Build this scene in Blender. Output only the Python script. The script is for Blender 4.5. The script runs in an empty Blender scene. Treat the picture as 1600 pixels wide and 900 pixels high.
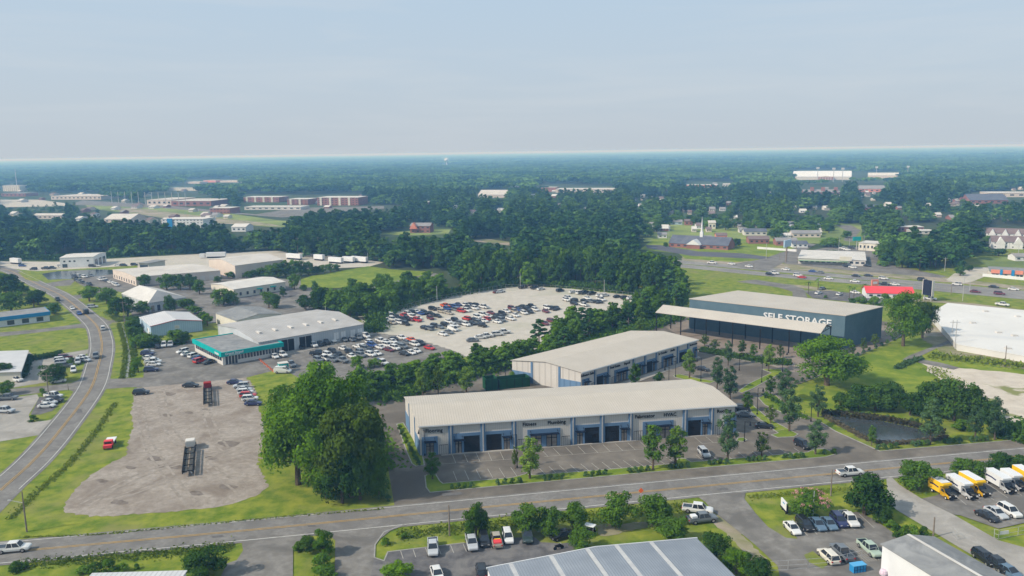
import bpy, math, random
from mathutils import Matrix, Vector
R_ = math.radians
rnd = random.Random(7)
scene = bpy.context.scene
# ------------------------------------------------------------------ camera
F, CH, HC, SL = 1244.0, 70.0, 237.0, -0.0144
_p = math.atan((450 - HC) / F); _r = math.atan(-SL)
_f0 = Vector((0, math.cos(_p), -math.sin(_p))); _u0 = Vector((0, math.sin(_p), math.cos(_p))); _r0 = Vector((1, 0, 0))
CR = math.cos(_r) * _r0 - math.sin(_r) * _u0
CU = math.sin(_r) * _r0 + math.cos(_r) * _u0
CD = _f0
cam = bpy.data.cameras.new('camera'); camo = bpy.data.objects.new('camera', cam); scene.collection.objects.link(camo)
camo.matrix_world = Matrix(((CR.x, CU.x, -CD.x, 0), (CR.y, CU.y, -CD.y, 0), (CR.z, CU.z, -CD.z, CH), (0, 0, 0, 1)))
cam.sensor_width = 36.0; cam.lens = F * 36 / 1600; cam.clip_start = 1; cam.clip_end = 60000
scene.camera = camo
# ------------------------------------------------------------------ sky, sun, exposure
SUN_AZ = Vector((-0.93, -0.36)).normalized(); SUN_EL = R_(38)
w = bpy.data.worlds.new("World"); scene.world = w; w.use_nodes = True
nt = w.node_tree; N = nt.nodes; L = nt.links; N.clear()
wo = N.new('ShaderNodeOutputWorld'); bg = N.new('ShaderNodeBackground'); sky = N.new('ShaderNodeTexSky')
sky.sky_type = 'NISHITA'; sky.sun_disc = False; sky.sun_elevation = SUN_EL
sky.sun_rotation = math.atan2(SUN_AZ.x, SUN_AZ.y)
sky.air_density = 1.0; sky.dust_density = 3.5; sky.ozone_density = 1.2; sky.altitude = 50
bg.inputs['Strength'].default_value = 0.10
tc = N.new('ShaderNodeTexCoord'); mp = N.new('ShaderNodeMapping'); mp.inputs['Scale'].default_value = (1.1, 1.1, 11.0); mp.inputs['Rotation'].default_value = (.06, .1, .3)
cn = N.new('ShaderNodeTexNoise'); cn.inputs['Scale'].default_value = 2.2; cn.inputs['Detail'].default_value = 9; cn.inputs['Roughness'].default_value = 0.58; cn.inputs['Distortion'].default_value = 0.5
cr = N.new('ShaderNodeValToRGB'); cr.color_ramp.elements[0].position = 0.46; cr.color_ramp.elements[0].color = (0, 0, 0, 1); cr.color_ramp.elements[1].position = 0.78; cr.color_ramp.elements[1].color = (.55, .55, .55, 1)
mx = N.new('ShaderNodeMix'); mx.data_type = 'RGBA'; mx.inputs[7].default_value = (5.5, 6.2, 7.1, 1)
L.new(tc.outputs['Generated'], mp.inputs['Vector']); L.new(mp.outputs[0], cn.inputs['Vector']); L.new(cn.outputs['Fac'], cr.inputs[0])
sx_ = N.new('ShaderNodeSeparateXYZ'); L.new(tc.outputs['Generated'], sx_.inputs[0])
lo_ = N.new('ShaderNodeMath'); lo_.operation = 'MULTIPLY_ADD'; lo_.inputs[1].default_value = -4.2; lo_.inputs[2].default_value = 1.0; lo_.use_clamp = True; L.new(sx_.outputs[2], lo_.inputs[0])
mc = N.new('ShaderNodeMix'); mc.data_type = 'RGBA'; mc.inputs[6].default_value = (4.6, 6.05, 7.5, 1); mc.inputs[7].default_value = (5.3, 5.95, 6.6, 1); L.new(lo_.outputs[0], mc.inputs[0])
mcl = N.new('ShaderNodeMix'); mcl.data_type = 'RGBA'; mcl.inputs[7].default_value = (6.2, 6.7, 7.2, 1); L.new(cr.outputs[0], mcl.inputs[0]); L.new(mc.outputs[2], mcl.inputs[6]); bl_ = N.new('ShaderNodeMath'); bl_.operation = 'MULTIPLY_ADD'; bl_.inputs[1].default_value = -300.0; bl_.inputs[2].default_value = 0.0; bl_.use_clamp = True; L.new(sx_.outputs[2], bl_.inputs[0])
mb_ = N.new('ShaderNodeMix'); mb_.data_type = 'RGBA'; mb_.inputs[7].default_value = (3.2, 4.0, 4.7, 1); L.new(bl_.outputs[0], mb_.inputs[0]); L.new(mcl.outputs[2], mb_.inputs[6]); L.new(mb_.outputs[2], mx.inputs[7])
mx.inputs[0].default_value = .88; L.new(sky.outputs[0], mx.inputs[6]); L.new(mx.outputs[2], bg.inputs[0]); L.new(bg.outputs[0], wo.inputs[0])
sl = bpy.data.lights.new('sun', 'SUN'); sl.energy = 4.3; sl.angle = R_(0.9); sl.color = (1.0, .915, .79)
so = bpy.data.objects.new('sun', sl); scene.collection.objects.link(so)
sd = Vector((SUN_AZ.x * math.cos(SUN_EL), SUN_AZ.y * math.cos(SUN_EL), math.sin(SUN_EL)))
so.rotation_euler = sd.to_track_quat('Z', 'Y').to_euler(); so.location = (0, 0, 200)
vs = scene.view_settings; vs.view_transform = 'Standard'; vs.look = 'None'; vs.exposure = 0.13; vs.gamma = 1
scene.cycles.use_denoising = True; scene.cycles.denoiser = 'OPENIMAGEDENOISE'; scene.cycles.denoising_input_passes = 'RGB_ALBEDO_NORMAL'; scene.cycles.denoising_prefilter = 'ACCURATE'; scene.cycles.max_bounces = 5; scene.cycles.diffuse_bounces = 2; scene.cycles.glossy_bounces = 2
scene.cycles.transparent_max_bounces = 8; scene.cycles.volume_bounces = 0
# ------------------------------------------------------------------ helpers: picture point -> ground
def ray(x, y): return (x - 800) / F * CR + (450 - y) / F * CU + CD
def G(x, y, z=0.0):
    d = ray(x, y); t = (z - CH) / d.z
    return Vector((d.x * t, d.y * t))
def P(x, y, z):
    v = Vector((x, y, z - CH)); c = v.dot(CD)
    return (800 + F * v.dot(CR) / c, 450 - F * v.dot(CU) / c)
def hgt(x, y, yt):
    g = G(x, y); lo, hi = 0.0, 150.0
    for _ in range(40):
        m = (lo + hi) / 2
        if P(g.x, g.y, m)[1] > yt: lo = m
        else: hi = m
    return lo
def mpp(x, y):
    g = G(x, y); return (Vector((g.x, g.y, -CH)).dot(CD)) / F      # metres per photo pixel there
def heading(x, y, dx, dy):
    a = G(x, y); b = G(x + dx, y + dy); return math.atan2(b.y - a.y, b.x - a.x)
def inpoly(x, y, poly):
    c = False; j = len(poly) - 1
    for i in range(len(poly)):
        xi, yi = poly[i]; xj, yj = poly[j]
        if (yi > y) != (yj > y) and x < (xj - xi) * (y - yi) / (yj - yi) + xi: c = not c
        j = i
    return c
# ------------------------------------------------------------------ materials
MATS = {}
def nodes(name):
    m = bpy.data.materials.new(name); m.use_nodes = True; m.node_tree.nodes.clear(); return m, m.node_tree.nodes, m.node_tree.links
def mat(name, c1, c2=None, scale=1.0, rough=0.85, detail=5, c3=None, scale3=0.05, spec=0.06, metal=0.0, bump=0.0, lo=.35, hi=.65, obj=False, lo3=.42, hi3=.62, stretch=None):
    """principled surface, colour mottled between c1 and c2 by noise, with broad patches of c3"""
    if name in MATS: return MATS[name]
    m, n, l = nodes(name)
    o = n.new('ShaderNodeOutputMaterial'); b = n.new('ShaderNodeBsdfPrincipled'); l.new(b.outputs[0], o.inputs[0])
    b.inputs['Roughness'].default_value = rough; b.inputs['Metallic'].default_value = metal
    b.inputs['Specular IOR Level'].default_value = spec
    if c2 is None: b.inputs['Base Color'].default_value = (*c1, 1)
    else:
        if obj: t = n.new('ShaderNodeTexCoord'); src = t.outputs['Object']
        else: t = n.new('ShaderNodeNewGeometry'); src = t.outputs['Position']
        if stretch:
            mpn = n.new('ShaderNodeMapping'); mpn.inputs['Scale'].default_value = stretch; l.new(src, mpn.inputs[0]); src = mpn.outputs[0]
        ns = n.new('ShaderNodeTexNoise'); ns.inputs['Scale'].default_value = scale; ns.inputs['Detail'].default_value = detail; ns.inputs['Roughness'].default_value = .62
        l.new(src, ns.inputs['Vector'])
        rp = n.new('ShaderNodeValToRGB'); rp.color_ramp.elements[0].position = lo; rp.color_ramp.elements[1].position = hi
        rp.color_ramp.elements[0].color = (*c1, 1); rp.color_ramp.elements[1].color = (*c2, 1)
        l.new(ns.outputs['Fac'], rp.inputs[0]); col = rp.outputs[0]
        if c3:
            n2 = n.new('ShaderNodeTexNoise'); n2.inputs['Scale'].default_value = scale3; n2.inputs['Detail'].default_value = 7; n2.inputs['Roughness'].default_value = .6; n2.inputs['Distortion'].default_value = .8
            l.new(src, n2.inputs['Vector'])
            r2 = n.new('ShaderNodeValToRGB'); r2.color_ramp.elements[0].position = lo3; r2.color_ramp.elements[1].position = hi3
            l.new(n2.outputs['Fac'], r2.inputs[0])
            mm = n.new('ShaderNodeMix'); mm.data_type = 'RGBA'; mm.inputs[7].default_value = (*c3, 1)
            l.new(r2.outputs[0], mm.inputs[0]); l.new(col, mm.inputs[6]); col = mm.outputs[2]
        l.new(col, b.inputs['Base Color'])
        if bump:
            bp = n.new('ShaderNodeBump'); bp.inputs['Strength'].default_value = bump; bp.inputs['Distance'].default_value = .1
            l.new(ns.outputs['Fac'], bp.inputs['Height']); l.new(bp.outputs[0], b.inputs['Normal'])
    MATS[name] = m; return m
def leafmat(name, c1, c2, var=0.25, transl=0.25):
    if name in MATS: return MATS[name]
    m, n, l = nodes(name)
    o = n.new('ShaderNodeOutputMaterial'); d = n.new('ShaderNodeBsdfDiffuse'); t = n.new('ShaderNodeBsdfTranslucent'); ms = n.new('ShaderNodeMixShader'); ms.inputs[0].default_value = transl
    g = n.new('ShaderNodeNewGeometry'); oi = n.new('ShaderNodeObjectInfo'); ns = n.new('ShaderNodeTexNoise'); ns.inputs['Scale'].default_value = .45; ns.inputs['Detail'].default_value = 3
    l.new(g.outputs['Position'], ns.inputs['Vector'])
    a1 = n.new('ShaderNodeMath'); a1.operation = 'MULTIPLY'; a1.inputs[1].default_value = .75; l.new(oi.outputs['Random'], a1.inputs[0])
    a2 = n.new('ShaderNodeMath'); a2.operation = 'MULTIPLY_ADD'; a2.inputs[1].default_value = .3; l.new(g.outputs['Random Per Island'], a2.inputs[0]); l.new(a1.outputs[0], a2.inputs[2])
    a3 = n.new('ShaderNodeMath'); a3.operation = 'MULTIPLY_ADD'; a3.inputs[1].default_value = .9; l.new(ns.outputs['Fac'], a3.inputs[0]); l.new(a2.outputs[0], a3.inputs[2])
    a4 = n.new('ShaderNodeMath'); a4.operation = 'SUBTRACT'; a4.inputs[1].default_value = .47; a4.use_clamp = True; l.new(a3.outputs[0], a4.inputs[0])
    mm = n.new('ShaderNodeMix'); mm.data_type = 'RGBA'; mm.inputs[6].default_value = (*c1, 1); mm.inputs[7].default_value = (*c2, 1)
    l.new(a4.outputs[0], mm.inputs[0]); l.new(mm.outputs[2], d.inputs[0]); l.new(mm.outputs[2], t.inputs[0])
    l.new(d.outputs[0], ms.inputs[1]); l.new(t.outputs[0], ms.inputs[2]); l.new(ms.outputs[0], o.inputs[0])
    MATS[name] = m; return m
def paintmat(name='car_paint'):
    if name in MATS: return MATS[name]
    m, n, l = nodes(name); o = n.new('ShaderNodeOutputMaterial'); b = n.new('ShaderNodeBsdfPrincipled'); oi = n.new('ShaderNodeObjectInfo')
    l.new(oi.outputs['Color'], b.inputs['Base Color']); l.new(b.outputs[0], o.inputs[0]); b.inputs['Roughness'].default_value = .32; b.inputs['Coat Weight'].default_value = .4
    MATS[name] = m; return m
def ribmat(name, c1, c2, period=0.4, rough=.6, depth=.04, spec=.15, dirt=None):
    """standing-seam / ribbed metal: real bump in object space along x"""
    if name in MATS: return MATS[name]
    m, n, l = nodes(name); o = n.new('ShaderNodeOutputMaterial'); b = n.new('ShaderNodeBsdfPrincipled'); l.new(b.outputs[0], o.inputs[0])
    b.inputs['Roughness'].default_value = rough; b.inputs['Specular IOR Level'].default_value = spec
    t = n.new('ShaderNodeTexCoord'); sx = n.new('ShaderNodeSeparateXYZ'); l.new(t.outputs['Object'], sx.inputs[0])
    q = n.new('ShaderNodeMath'); q.operation = 'PINGPONG'; q.inputs[1].default_value = period / 2; l.new(sx.outputs[0], q.inputs[0])
    q2 = n.new('ShaderNodeMath'); q2.operation = 'LESS_THAN'; q2.inputs[1].default_value = period * .12; l.new(q.outputs[0], q2.inputs[0])
    ns = n.new('ShaderNodeTexNoise'); ns.inputs['Scale'].default_value = .22; ns.inputs['Detail'].default_value = 6; l.new(t.outputs['Object'], ns.inputs['Vector'])
    rp = n.new('ShaderNodeValToRGB'); rp.color_ramp.elements[0].position = .35; rp.color_ramp.elements[1].position = .7; rp.color_ramp.elements[0].color = (*c1, 1); rp.color_ramp.elements[1].color = (*c2, 1)
    l.new(ns.outputs['Fac'], rp.inputs[0])
    mm = n.new('ShaderNodeMix'); mm.data_type = 'RGBA'; mm.inputs[7].default_value = (*[c * .86 for c in c1], 1)
    l.new(q2.outputs[0], mm.inputs[0]); l.new(rp.outputs[0], mm.inputs[6]); l.new(mm.outputs[2], b.inputs['Base Color'])
    bp = n.new('ShaderNodeBump'); bp.inputs['Strength'].default_value = .6; bp.inputs['Distance'].default_value = depth; l.new(q2.outputs[0], bp.inputs['Height']); l.new(bp.outputs[0], b.inputs['Normal'])
    MATS[name] = m; return m
M = dict(
 ground=mat('forest_floor', (.035, .06, .022), (.07, .10, .035), .02, c3=(.05, .06, .03), scale3=.004),
 grass=mat('grass', (.085, .145, .014), (.235, .255, .035), .28, c3=(.20, .195, .07), scale3=.06, detail=12, bump=.4, lo3=.50, hi3=.74),
 grass2=mat('lawn_bright', (.13, .19, .02), (.25, .275, .035), .35, c3=(.11, .17, .016), scale3=.08, detail=9, bump=.2),
 fargrass=mat('field_grass', (.17, .22, .055), (.25, .29, .085), .03, c3=(.12, .16, .05), scale3=.01),
 asphalt=mat('asphalt', (.165, .155, .14), (.235, .222, .205), .6, c3=(.135, .127, .117), scale3=.13, detail=10, rough=.9),
 road=mat('road_asphalt', (.175, .166, .155), (.235, .225, .21), 1.2, c3=(.155, .147, .138), scale3=.2, detail=10, rough=.9),
 site=mat('new_asphalt', (.15, .132, .11), (.205, .183, .155), .35, c3=(.112, .099, .084), scale3=.06, detail=10, rough=.9),
 dark_asphalt=mat('dark_asphalt', (.085, .082, .085), (.15, .145, .145), .5, c3=(.2, .19, .18), scale3=.16, detail=10, lo3=.5, hi3=.7),
 concrete_old=mat('highway_paving', (.22, .21, .195), (.28, .27, .25), .3, c3=(.19, .18, .17), scale3=.05), concrete=mat('concrete', (.30, .28, .255), (.37, .35, .32), .5, c3=(.25, .235, .21), scale3=.1, detail=9),
 gravel=mat('gravel', (.25, .215, .18), (.35, .31, .27), .8, c3=(.19, .155, .125), scale3=.11, detail=14, lo3=.44, hi3=.70),
 gravel2=mat('pale_gravel', (.41, .375, .325), (.48, .445, .39), .25, c3=(.36, .35, .27), scale3=.03, detail=10, lo3=.52, hi3=.7),
 sand=mat('sand', (.44, .385, .32), (.54, .485, .41), .2, c3=(.20, .21, .08), scale3=.06, detail=10, lo3=.56, hi3=.62),
 dirt=mat('dirt', (.27, .22, .17), (.36, .31, .25), .3, c3=(.17, .18, .07), scale3=.05, detail=8),
 kerb=mat('kerb_concrete', (.24, .23, .21), (.32, .31, .29), .8),
 yellow=mat('yellow_line', (.55, .33, .08), (.42, .30, .14), .9), white_line=mat('white_line', (.62, .61, .58), (.42, .41, .39), .8),
 stripe=mat('stall_stripe', (.42, .40, .36), (.34, .32, .29), .8), patch=mat('oil_patch', (.13, .105, .085), (.22, .19, .165), .7, detail=8),
 water=mat('pond_water', (.035, .045, .05), (.055, .06, .06), .5, rough=.12, spec=.5, bump=.25), creek=mat('creek_water', (.30, .32, .30), (.18, .19, .14), 1.2, rough=.3),
 tarmac_new=mat('church_tarmac', (.09, .09, .105), (.12, .12, .135), .1),
 beige=ribmat('beige_siding', (.50, .475, .445), (.54, .515, .485), .45), blue=ribmat('blue_siding', (.115, .20, .325), (.13, .22, .35), .45),
 bluepaint=mat('blue_band', (.10, .175, .29), (.125, .205, .32), .4), roofw=ribmat('white_seam_roof', (.46, .415, .355), (.50, .455, .395), .6, rough=.6),
 black=mat('black_door', (.012, .010, .009), (.02, .017, .015), 1), darkmetal=mat('dark_metal', (.015, .014, .014)),
 glass=mat('window_glass', (.03, .04, .055), rough=.08, spec=.8), glasst=mat('curtain_glass', (.30, .265, .23), (.16, .14, .13), .8, rough=.15, spec=.4),
 storage=mat('slate_blue_wall', (.08, .13, .165), (.10, .155, .19), .25), storager=mat('storage_roof', (.42, .385, .34), (.46, .425, .375), .1, rough=.8),
 white=mat('white_paint', (.66, .67, .68), (.60, .61, .62), .3), offwhite=mat('off_white', (.50, .48, .45), (.58, .56, .53), .2),
 teal=mat('teal_paint', (.0, .30, .29), (.01, .36, .34), .3), roofg=mat('gray_membrane', (.22, .225, .225), (.28, .285, .285), .15, c3=(.19, .195, .2), scale3=.3),
 metalroof=ribmat('old_metal_roof', (.36, .345, .33), (.46, .445, .43), .9), graywall=ribmat('gray_siding', (.40, .43, .46), (.46, .49, .52), .9), palemetal=ribmat('pale_roof', (.48, .48, .49), (.56, .56, .565), .8),
 blueroof=ribmat('blue_gray_roof', (.21, .235, .27), (.27, .30, .34), .45), skyblue=ribmat('light_blue_siding', (.33, .45, .56), (.37, .49, .60), .8), tan=mat('tan_wall', (.52, .45, .40), (.60, .53, .47), .1), tanroof=mat('tan_roof', (.46, .43, .395), (.55, .52, .48), .08),
 creamwall=mat('cream_wall', (.55, .52, .45), (.62, .59, .51), .2), brightblue=mat('bright_blue', (.02, .20, .45), (.03, .24, .5), .2), red=mat('red_roof', (.62, .06, .07), (.7, .08, .09), .2), redtrim=mat('red_trim', (.45, .05, .07)),
 brick=mat('brick', (.24, .11, .09), (.31, .15, .12), .15), darkroof=mat('shingle_dark', (.09, .10, .13), (.13, .14, .17), .2), brownroof=mat('shingle_brown', (.16, .12, .12), (.20, .155, .15), .2), grayroof2=mat('shingle_gray', (.22, .215, .22), (.28, .27, .27), .2), orange=mat('orange_face', (.75, .14, .03)),
 coral=mat('coral_wall', (.62, .22, .16), (.70, .28, .2), .3), membrane=mat('white_membrane', (.64, .63, .61), (.57, .56, .54), .06, c3=(.5, .51, .52), scale3=.035, lo3=.55, hi3=.75), patina=mat('slope_gray', (.19, .20, .21), (.23, .24, .25), .2),
 pole=mat('wood_pole', (.17, .14, .115), (.24, .20, .17), 2), steel=mat('galvanised_steel', (.4, .4, .4), (.5, .5, .5), 2, rough=.5, metal=.3), bark=mat('bark', (.09, .065, .045), (.15, .115, .085), 3),
 tyre=mat('tyre_rubber', (.02, .02, .02)), rim=mat('wheel_rim', (.35, .35, .36), rough=.35, metal=.6), cglass=mat('car_glass', (.015, .02, .028), rough=.08, spec=.7), lampw=mat('headlight_lens', (.7, .7, .7), rough=.15), lampr=mat('tail_lens', (.35, .02, .02), rough=.2),
 navytxt=mat('navy_lettering', (.015, .02, .09)), screen=mat('dark_screen', (.018, .02, .035)), tanglass=mat('aqua_glass', (.02, .25, .35), rough=.2), roofs=mat('rust_red', (.28, .03, .03)), greenbox=mat('green_enclosure', (.01, .055, .025), (.015, .07, .03), 1), truckyellow=mat('truck_yellow', (.78, .47, .015)), mulch=mat('mulch', (.06, .045, .03), (.10, .075, .05), 1), pink=leafmat('pink_blossom', (.5, .2, .24), (.62, .33, .34), transl=.2),
)
LF = dict(
 oak=leafmat('oak_leaves', (.05, .115, .008), (.145, .27, .016)), dark=leafmat('dark_leaves', (.020, .056, .010), (.078, .15, .022), transl=.15),
 mid=leafmat('mid_leaves', (.034, .080, .010), (.12, .225, .022), transl=.18), young=leafmat('young_leaves', (.045, .10, .03), (.11, .20, .05)), bright=leafmat('bright_leaves', (.085, .16, .02), (.19, .29, .045)),
 graygreen=leafmat('gray_green_leaves', (.04, .085, .032), (.10, .175, .065)), pine=leafmat('pine_needles', (.018, .055, .016), (.075, .16, .035), transl=.1), olive=leafmat('olive_leaves', (.040, .075, .010), (.11, .17, .02)),
 far=leafmat('far_leaves', (.022, .055, .012), (.10, .19, .03), transl=.08), far2=leafmat('far_leaves_light', (.04, .095, .015), (.14, .26, .045), transl=.08), far3=leafmat('far_leaves_dark', (.010, .036, .012), (.05, .12, .03), transl=.08), shrub=leafmat('shrub_leaves', (.05, .11, .04), (.10, .19, .075)), weed=leafmat('weeds', (.085, .14, .016), (.21, .26, .035)), reed=leafmat('reeds', (.06, .055, .03), (.16, .14, .09)),
)
# ------------------------------------------------------------------ mesh builder, objects
class MB:
    def __init__(s): s.v = []; s.f = []; s.mi = []; s.mats = []
    def m(s, mt):
        if mt not in s.mats: s.mats.append(mt)
        return s.mats.index(mt)
    def add(s, vs, fs, mt):
        o = len(s.v); k = s.m(mt); s.v += [tuple(v) for v in vs]; s.f += [tuple(i + o for i in f) for f in fs]; s.mi += [k] * len(fs); return s
    def box(s, x0, x1, y0, y1, z0, z1, mt, T=None):
        vs = [(x, y, z) for z in (z0, z1) for x, y in ((x0, y0), (x1, y0), (x1, y1), (x0, y1))]
        if T: vs = [T(*v) for v in vs]
        return s.add(vs, [(3, 2, 1, 0), (4, 5, 6, 7), (0, 1, 5, 4), (1, 2, 6, 5), (2, 3, 7, 6), (3, 0, 4, 7)], mt)
    def prism(s, prof, axis, a, b, mt, T=None):
        """profile polygon extruded; axis 'x': profile is (y,z); 'y': profile is (x,z); 'z': (x,y)"""
        n = len(prof); f = {'x': lambda p, t: (t, p[0], p[1]), 'y': lambda p, t: (p[0], t, p[1]), 'z': lambda p, t: (p[0], p[1], t)}[axis]
        vs = [f(p, a) for p in prof] + [f(p, b) for p in prof]
        if T: vs = [T(*v) for v in vs]
        return s.add(vs, [tuple(range(n))[::-1], tuple(range(n, 2 * n))] + [(i, (i + 1) % n, n + (i + 1) % n, n + i) for i in range(n)], mt)
    def tube(s, p, q, r0, r1, mt, n=6):
        p = Vector(p); q = Vector(q); d = (q - p).normalized(); a = d.orthogonal().normalized(); b = d.cross(a)
        vs = [p + (a * math.cos(t) + b * math.sin(t)) * r0 for t in [2 * math.pi * i / n for i in range(n)]] + [q + (a * math.cos(t) + b * math.sin(t)) * r1 for t in [2 * math.pi * i / n for i in range(n)]]
        return s.add(vs, [tuple(range(n))[::-1], tuple(range(n, 2 * n))] + [(i, (i + 1) % n, n + (i + 1) % n, n + i) for i in range(n)], mt)
    def loft(s, rings, mt):
        n = len(rings[0]); vs = [p for r in rings for p in r]; fs = [tuple(range(n))[::-1], tuple(range((len(rings) - 1) * n, len(rings) * n))]
        for k in range(len(rings) - 1):
            fs += [(k * n + i, k * n + (i + 1) % n, (k + 1) * n + (i + 1) % n, (k + 1) * n + i) for i in range(n)]
        return s.add(vs, fs, mt)
    def mesh(s, name, smooth=False):
        me = bpy.data.meshes.new(name); me.from_pydata(s.v, [], s.f)
        for mt in s.mats: me.materials.append(mt)
        me.polygons.foreach_set('material_index', s.mi)
        if smooth: me.polygons.foreach_set('use_smooth', [True] * len(s.f))
        me.update(); return me
    def build(s, name, parent=None, loc=None, rz=0, smooth=False):
        return link(name, s.mesh(name, smooth), parent, loc, rz)
def link(name, data, parent=None, loc=None, rz=0):
    o = bpy.data.objects.new(name, data); scene.collection.objects.link(o)
    if parent: o.parent = parent
    if loc is not None: o.location = loc if len(loc) == 3 else (loc[0], loc[1], 0)
    o.rotation_euler.z = rz; return o
ORD1 = 'first second third fourth fifth sixth seventh eighth ninth tenth eleventh twelfth thirteenth fourteenth fifteenth sixteenth seventeenth eighteenth nineteenth'.split()
TENS = {2: ('twenty', 'twentieth'), 3: ('thirty', 'thirtieth'), 4: ('forty', 'fortieth'), 5: ('fifty', 'fiftieth'), 6: ('sixty', 'sixtieth'), 7: ('seventy', 'seventieth'), 8: ('eighty', 'eightieth'), 9: ('ninety', 'ninetieth')}
def ordw(n):
    if n < 20: return ORD1[n - 1]
    t, u = divmod(n, 10); return TENS[t][1] if u == 0 else TENS[t][0] + '-' + ORD1[u - 1]
REG = {}
def tag(o, label, cat, group=None):
    o['label'] = label; o['category'] = cat
    if group: o['group'] = group
    return o
def reg(o, base, zone, cat, group=None, x=None):
    """label = base + zone; where several share it, told apart by their order from the left"""
    o['category'] = cat
    if group: o['group'] = group
    if x is None: x = P(o.location.x, o.location.y, 0)[0]
    REG.setdefault((base, zone), []).append((x, len(REG), o)); return o
def finish_labels():
    for (base, zone), it in REG.items():
        it.sort(key=lambda t: t[0])
        for k, (x, _, o) in enumerate(it):
            o['label'] = f'{base} {zone}' if len(it) == 1 else f'{ordw(k + 1)} {base} from the left {zone}'
def struct(o, kind='structure'): o['kind'] = kind; return o
def text_mesh(s, size, mt, depth=.05, align='CENTER', bold=.012):
    c = bpy.data.curves.new('lettering', 'FONT'); c.body = s; c.size = size; c.extrude = depth; c.align_x = align; c.offset = bold * size; c.resolution_u = 2
    o = bpy.data.objects.new('lettering', c); scene.collection.objects.link(o)
    me = bpy.data.meshes.new_from_object(o.evaluated_get(bpy.context.evaluated_depsgraph_get())); bpy.data.objects.remove(o)
    me.materials.clear(); me.materials.append(mt); return me
# ------------------------------------------------------------------ ground sheets
def smoothpoly(pts, closed=True, k=4):
    n = len(pts); out = []
    rng = range(n) if closed else range(n - 1)
    for i in rng:
        p0, p1, p2, p3 = (pts[(i + j) % n] if closed else pts[min(max(i + j, 0), n - 1)] for j in (-1, 0, 1, 2))
        for t in [j / k for j in range(k)]:
            out.append(tuple(.5 * (2 * p1[a] + (p2[a] - p0[a]) * t + (2 * p0[a] - 5 * p1[a] + 4 * p2[a] - p3[a]) * t * t + (3 * p1[a] - p0[a] - 3 * p2[a] + p3[a]) * t ** 3) for a in (0, 1)))
    if not closed: out.append(pts[-1])
    return out
from mathutils.geometry import tessellate_polygon
def wobble(pts, amp, seed=1):
    r = random.Random(seed); out = []
    n = len(pts)
    for i in range(n):
        a = Vector(pts[i]); b = Vector(pts[(i + 1) % n]); L_ = (b - a).length; k = max(1, min(40, int(L_ / max(amp * 2.5, 1))))
        for j in range(k):
            p = a.lerp(b, j / k); out.append((p.x + r.uniform(-amp, amp), p.y + r.uniform(-amp, amp)))
    return out
SC = [0]
def sheet(name, px, level, mt, smooth=False, wob=0, kind='structure', thick=0):
    pts = [tuple(G(*p)) for p in px]
    if smooth: pts = smoothpoly(pts)
    if wob: pts = wobble(pts, wob, hash(name) % 99 if False else len(px))
    SC[0] += 1; z = level * .025 + SC[0] * .0002
    tri = tessellate_polygon([[Vector((x, y, 0)) for x, y in pts]])
    b = MB(); fs = []
    for t in tri:
        a, c, d = (Vector(pts[i]) for i in t)
        fs.append(tuple(t) if (c - a).cross(d - a) > 0 else tuple(t)[::-1])
    if thick:
        z = thick; n = len(pts)
        b.add([(x, y, z) for x, y in pts] + [(x, y, 0) for x, y in pts], fs + [(i, (i + 1) % n, n + (i + 1) % n, n + i) for i in range(n)], mt)
    else: b.add([(x, y, z) for x, y in pts], fs, mt)
    o = b.build(name)
    if kind: o['kind'] = kind
    return o
def offset_path(pts, off):
    out = []
    for i, p in enumerate(pts):
        a = Vector(pts[max(i - 1, 0)]); b = Vector(pts[min(i + 1, len(pts) - 1)]); d = (b - a).normalized(); out.append((p[0] - d.y * off, p[1] + d.x * off))
    return out
def ribbon(name, path, o0, o1, level, mt, kind='structure', z=None):
    a = offset_path(path, o0); b = offset_path(path, o1); SC[0] += 1; z = (level * .025 + SC[0] * .0002) if z is None else z; n = len(path)
    m = MB(); m.add([(x, y, z) for x, y in a] + [(x, y, z) for x, y in b], [(i + 1, i, n + i, n + i + 1) if o1 > o0 else (i, i + 1, n + i + 1, n + i) for i in range(n - 1)], mt)
    o = m.build(name); o['kind'] = kind; return o
def gpath(px, k=6): return smoothpoly([tuple(G(*p)) for p in px], closed=False, k=k)
def kerb(px, closed=True, hgt_=.14, wd=.25, smooth=False):
    pts = [tuple(G(*p)) for p in px]
    if smooth: pts = smoothpoly(pts, closed)
    n = len(pts); m = MB()
    for i in range(n if closed else n - 1):
        a = Vector(pts[i]); b = Vector(pts[(i + 1) % n]); d = b - a
        if d.length < .05: continue
        d.normalize(); nn = Vector((-d.y, d.x)) * wd / 2; a2 = a - d * wd * .3; b2 = b + d * wd * .3
        h = hgt_ + (i % 3) * .002
        m.add([(*(a2 - nn), 0), (*(b2 - nn), 0), (*(b2 + nn), 0), (*(a2 + nn), 0), (*(a2 - nn), h), (*(b2 - nn), h), (*(b2 + nn), h), (*(a2 + nn), h)], [(4, 5, 6, 7), (0, 1, 5, 4), (1, 2, 6, 5), (2, 3, 7, 6), (3, 0, 4, 7)], M['kerb'])
    return struct(m.build('kerb'))
def island(px, smooth=False, mt=None):
    sheet('grass_verge', px, 0, mt or M['grass2'], smooth=smooth, thick=.11); kerb(px, smooth=smooth)
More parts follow.
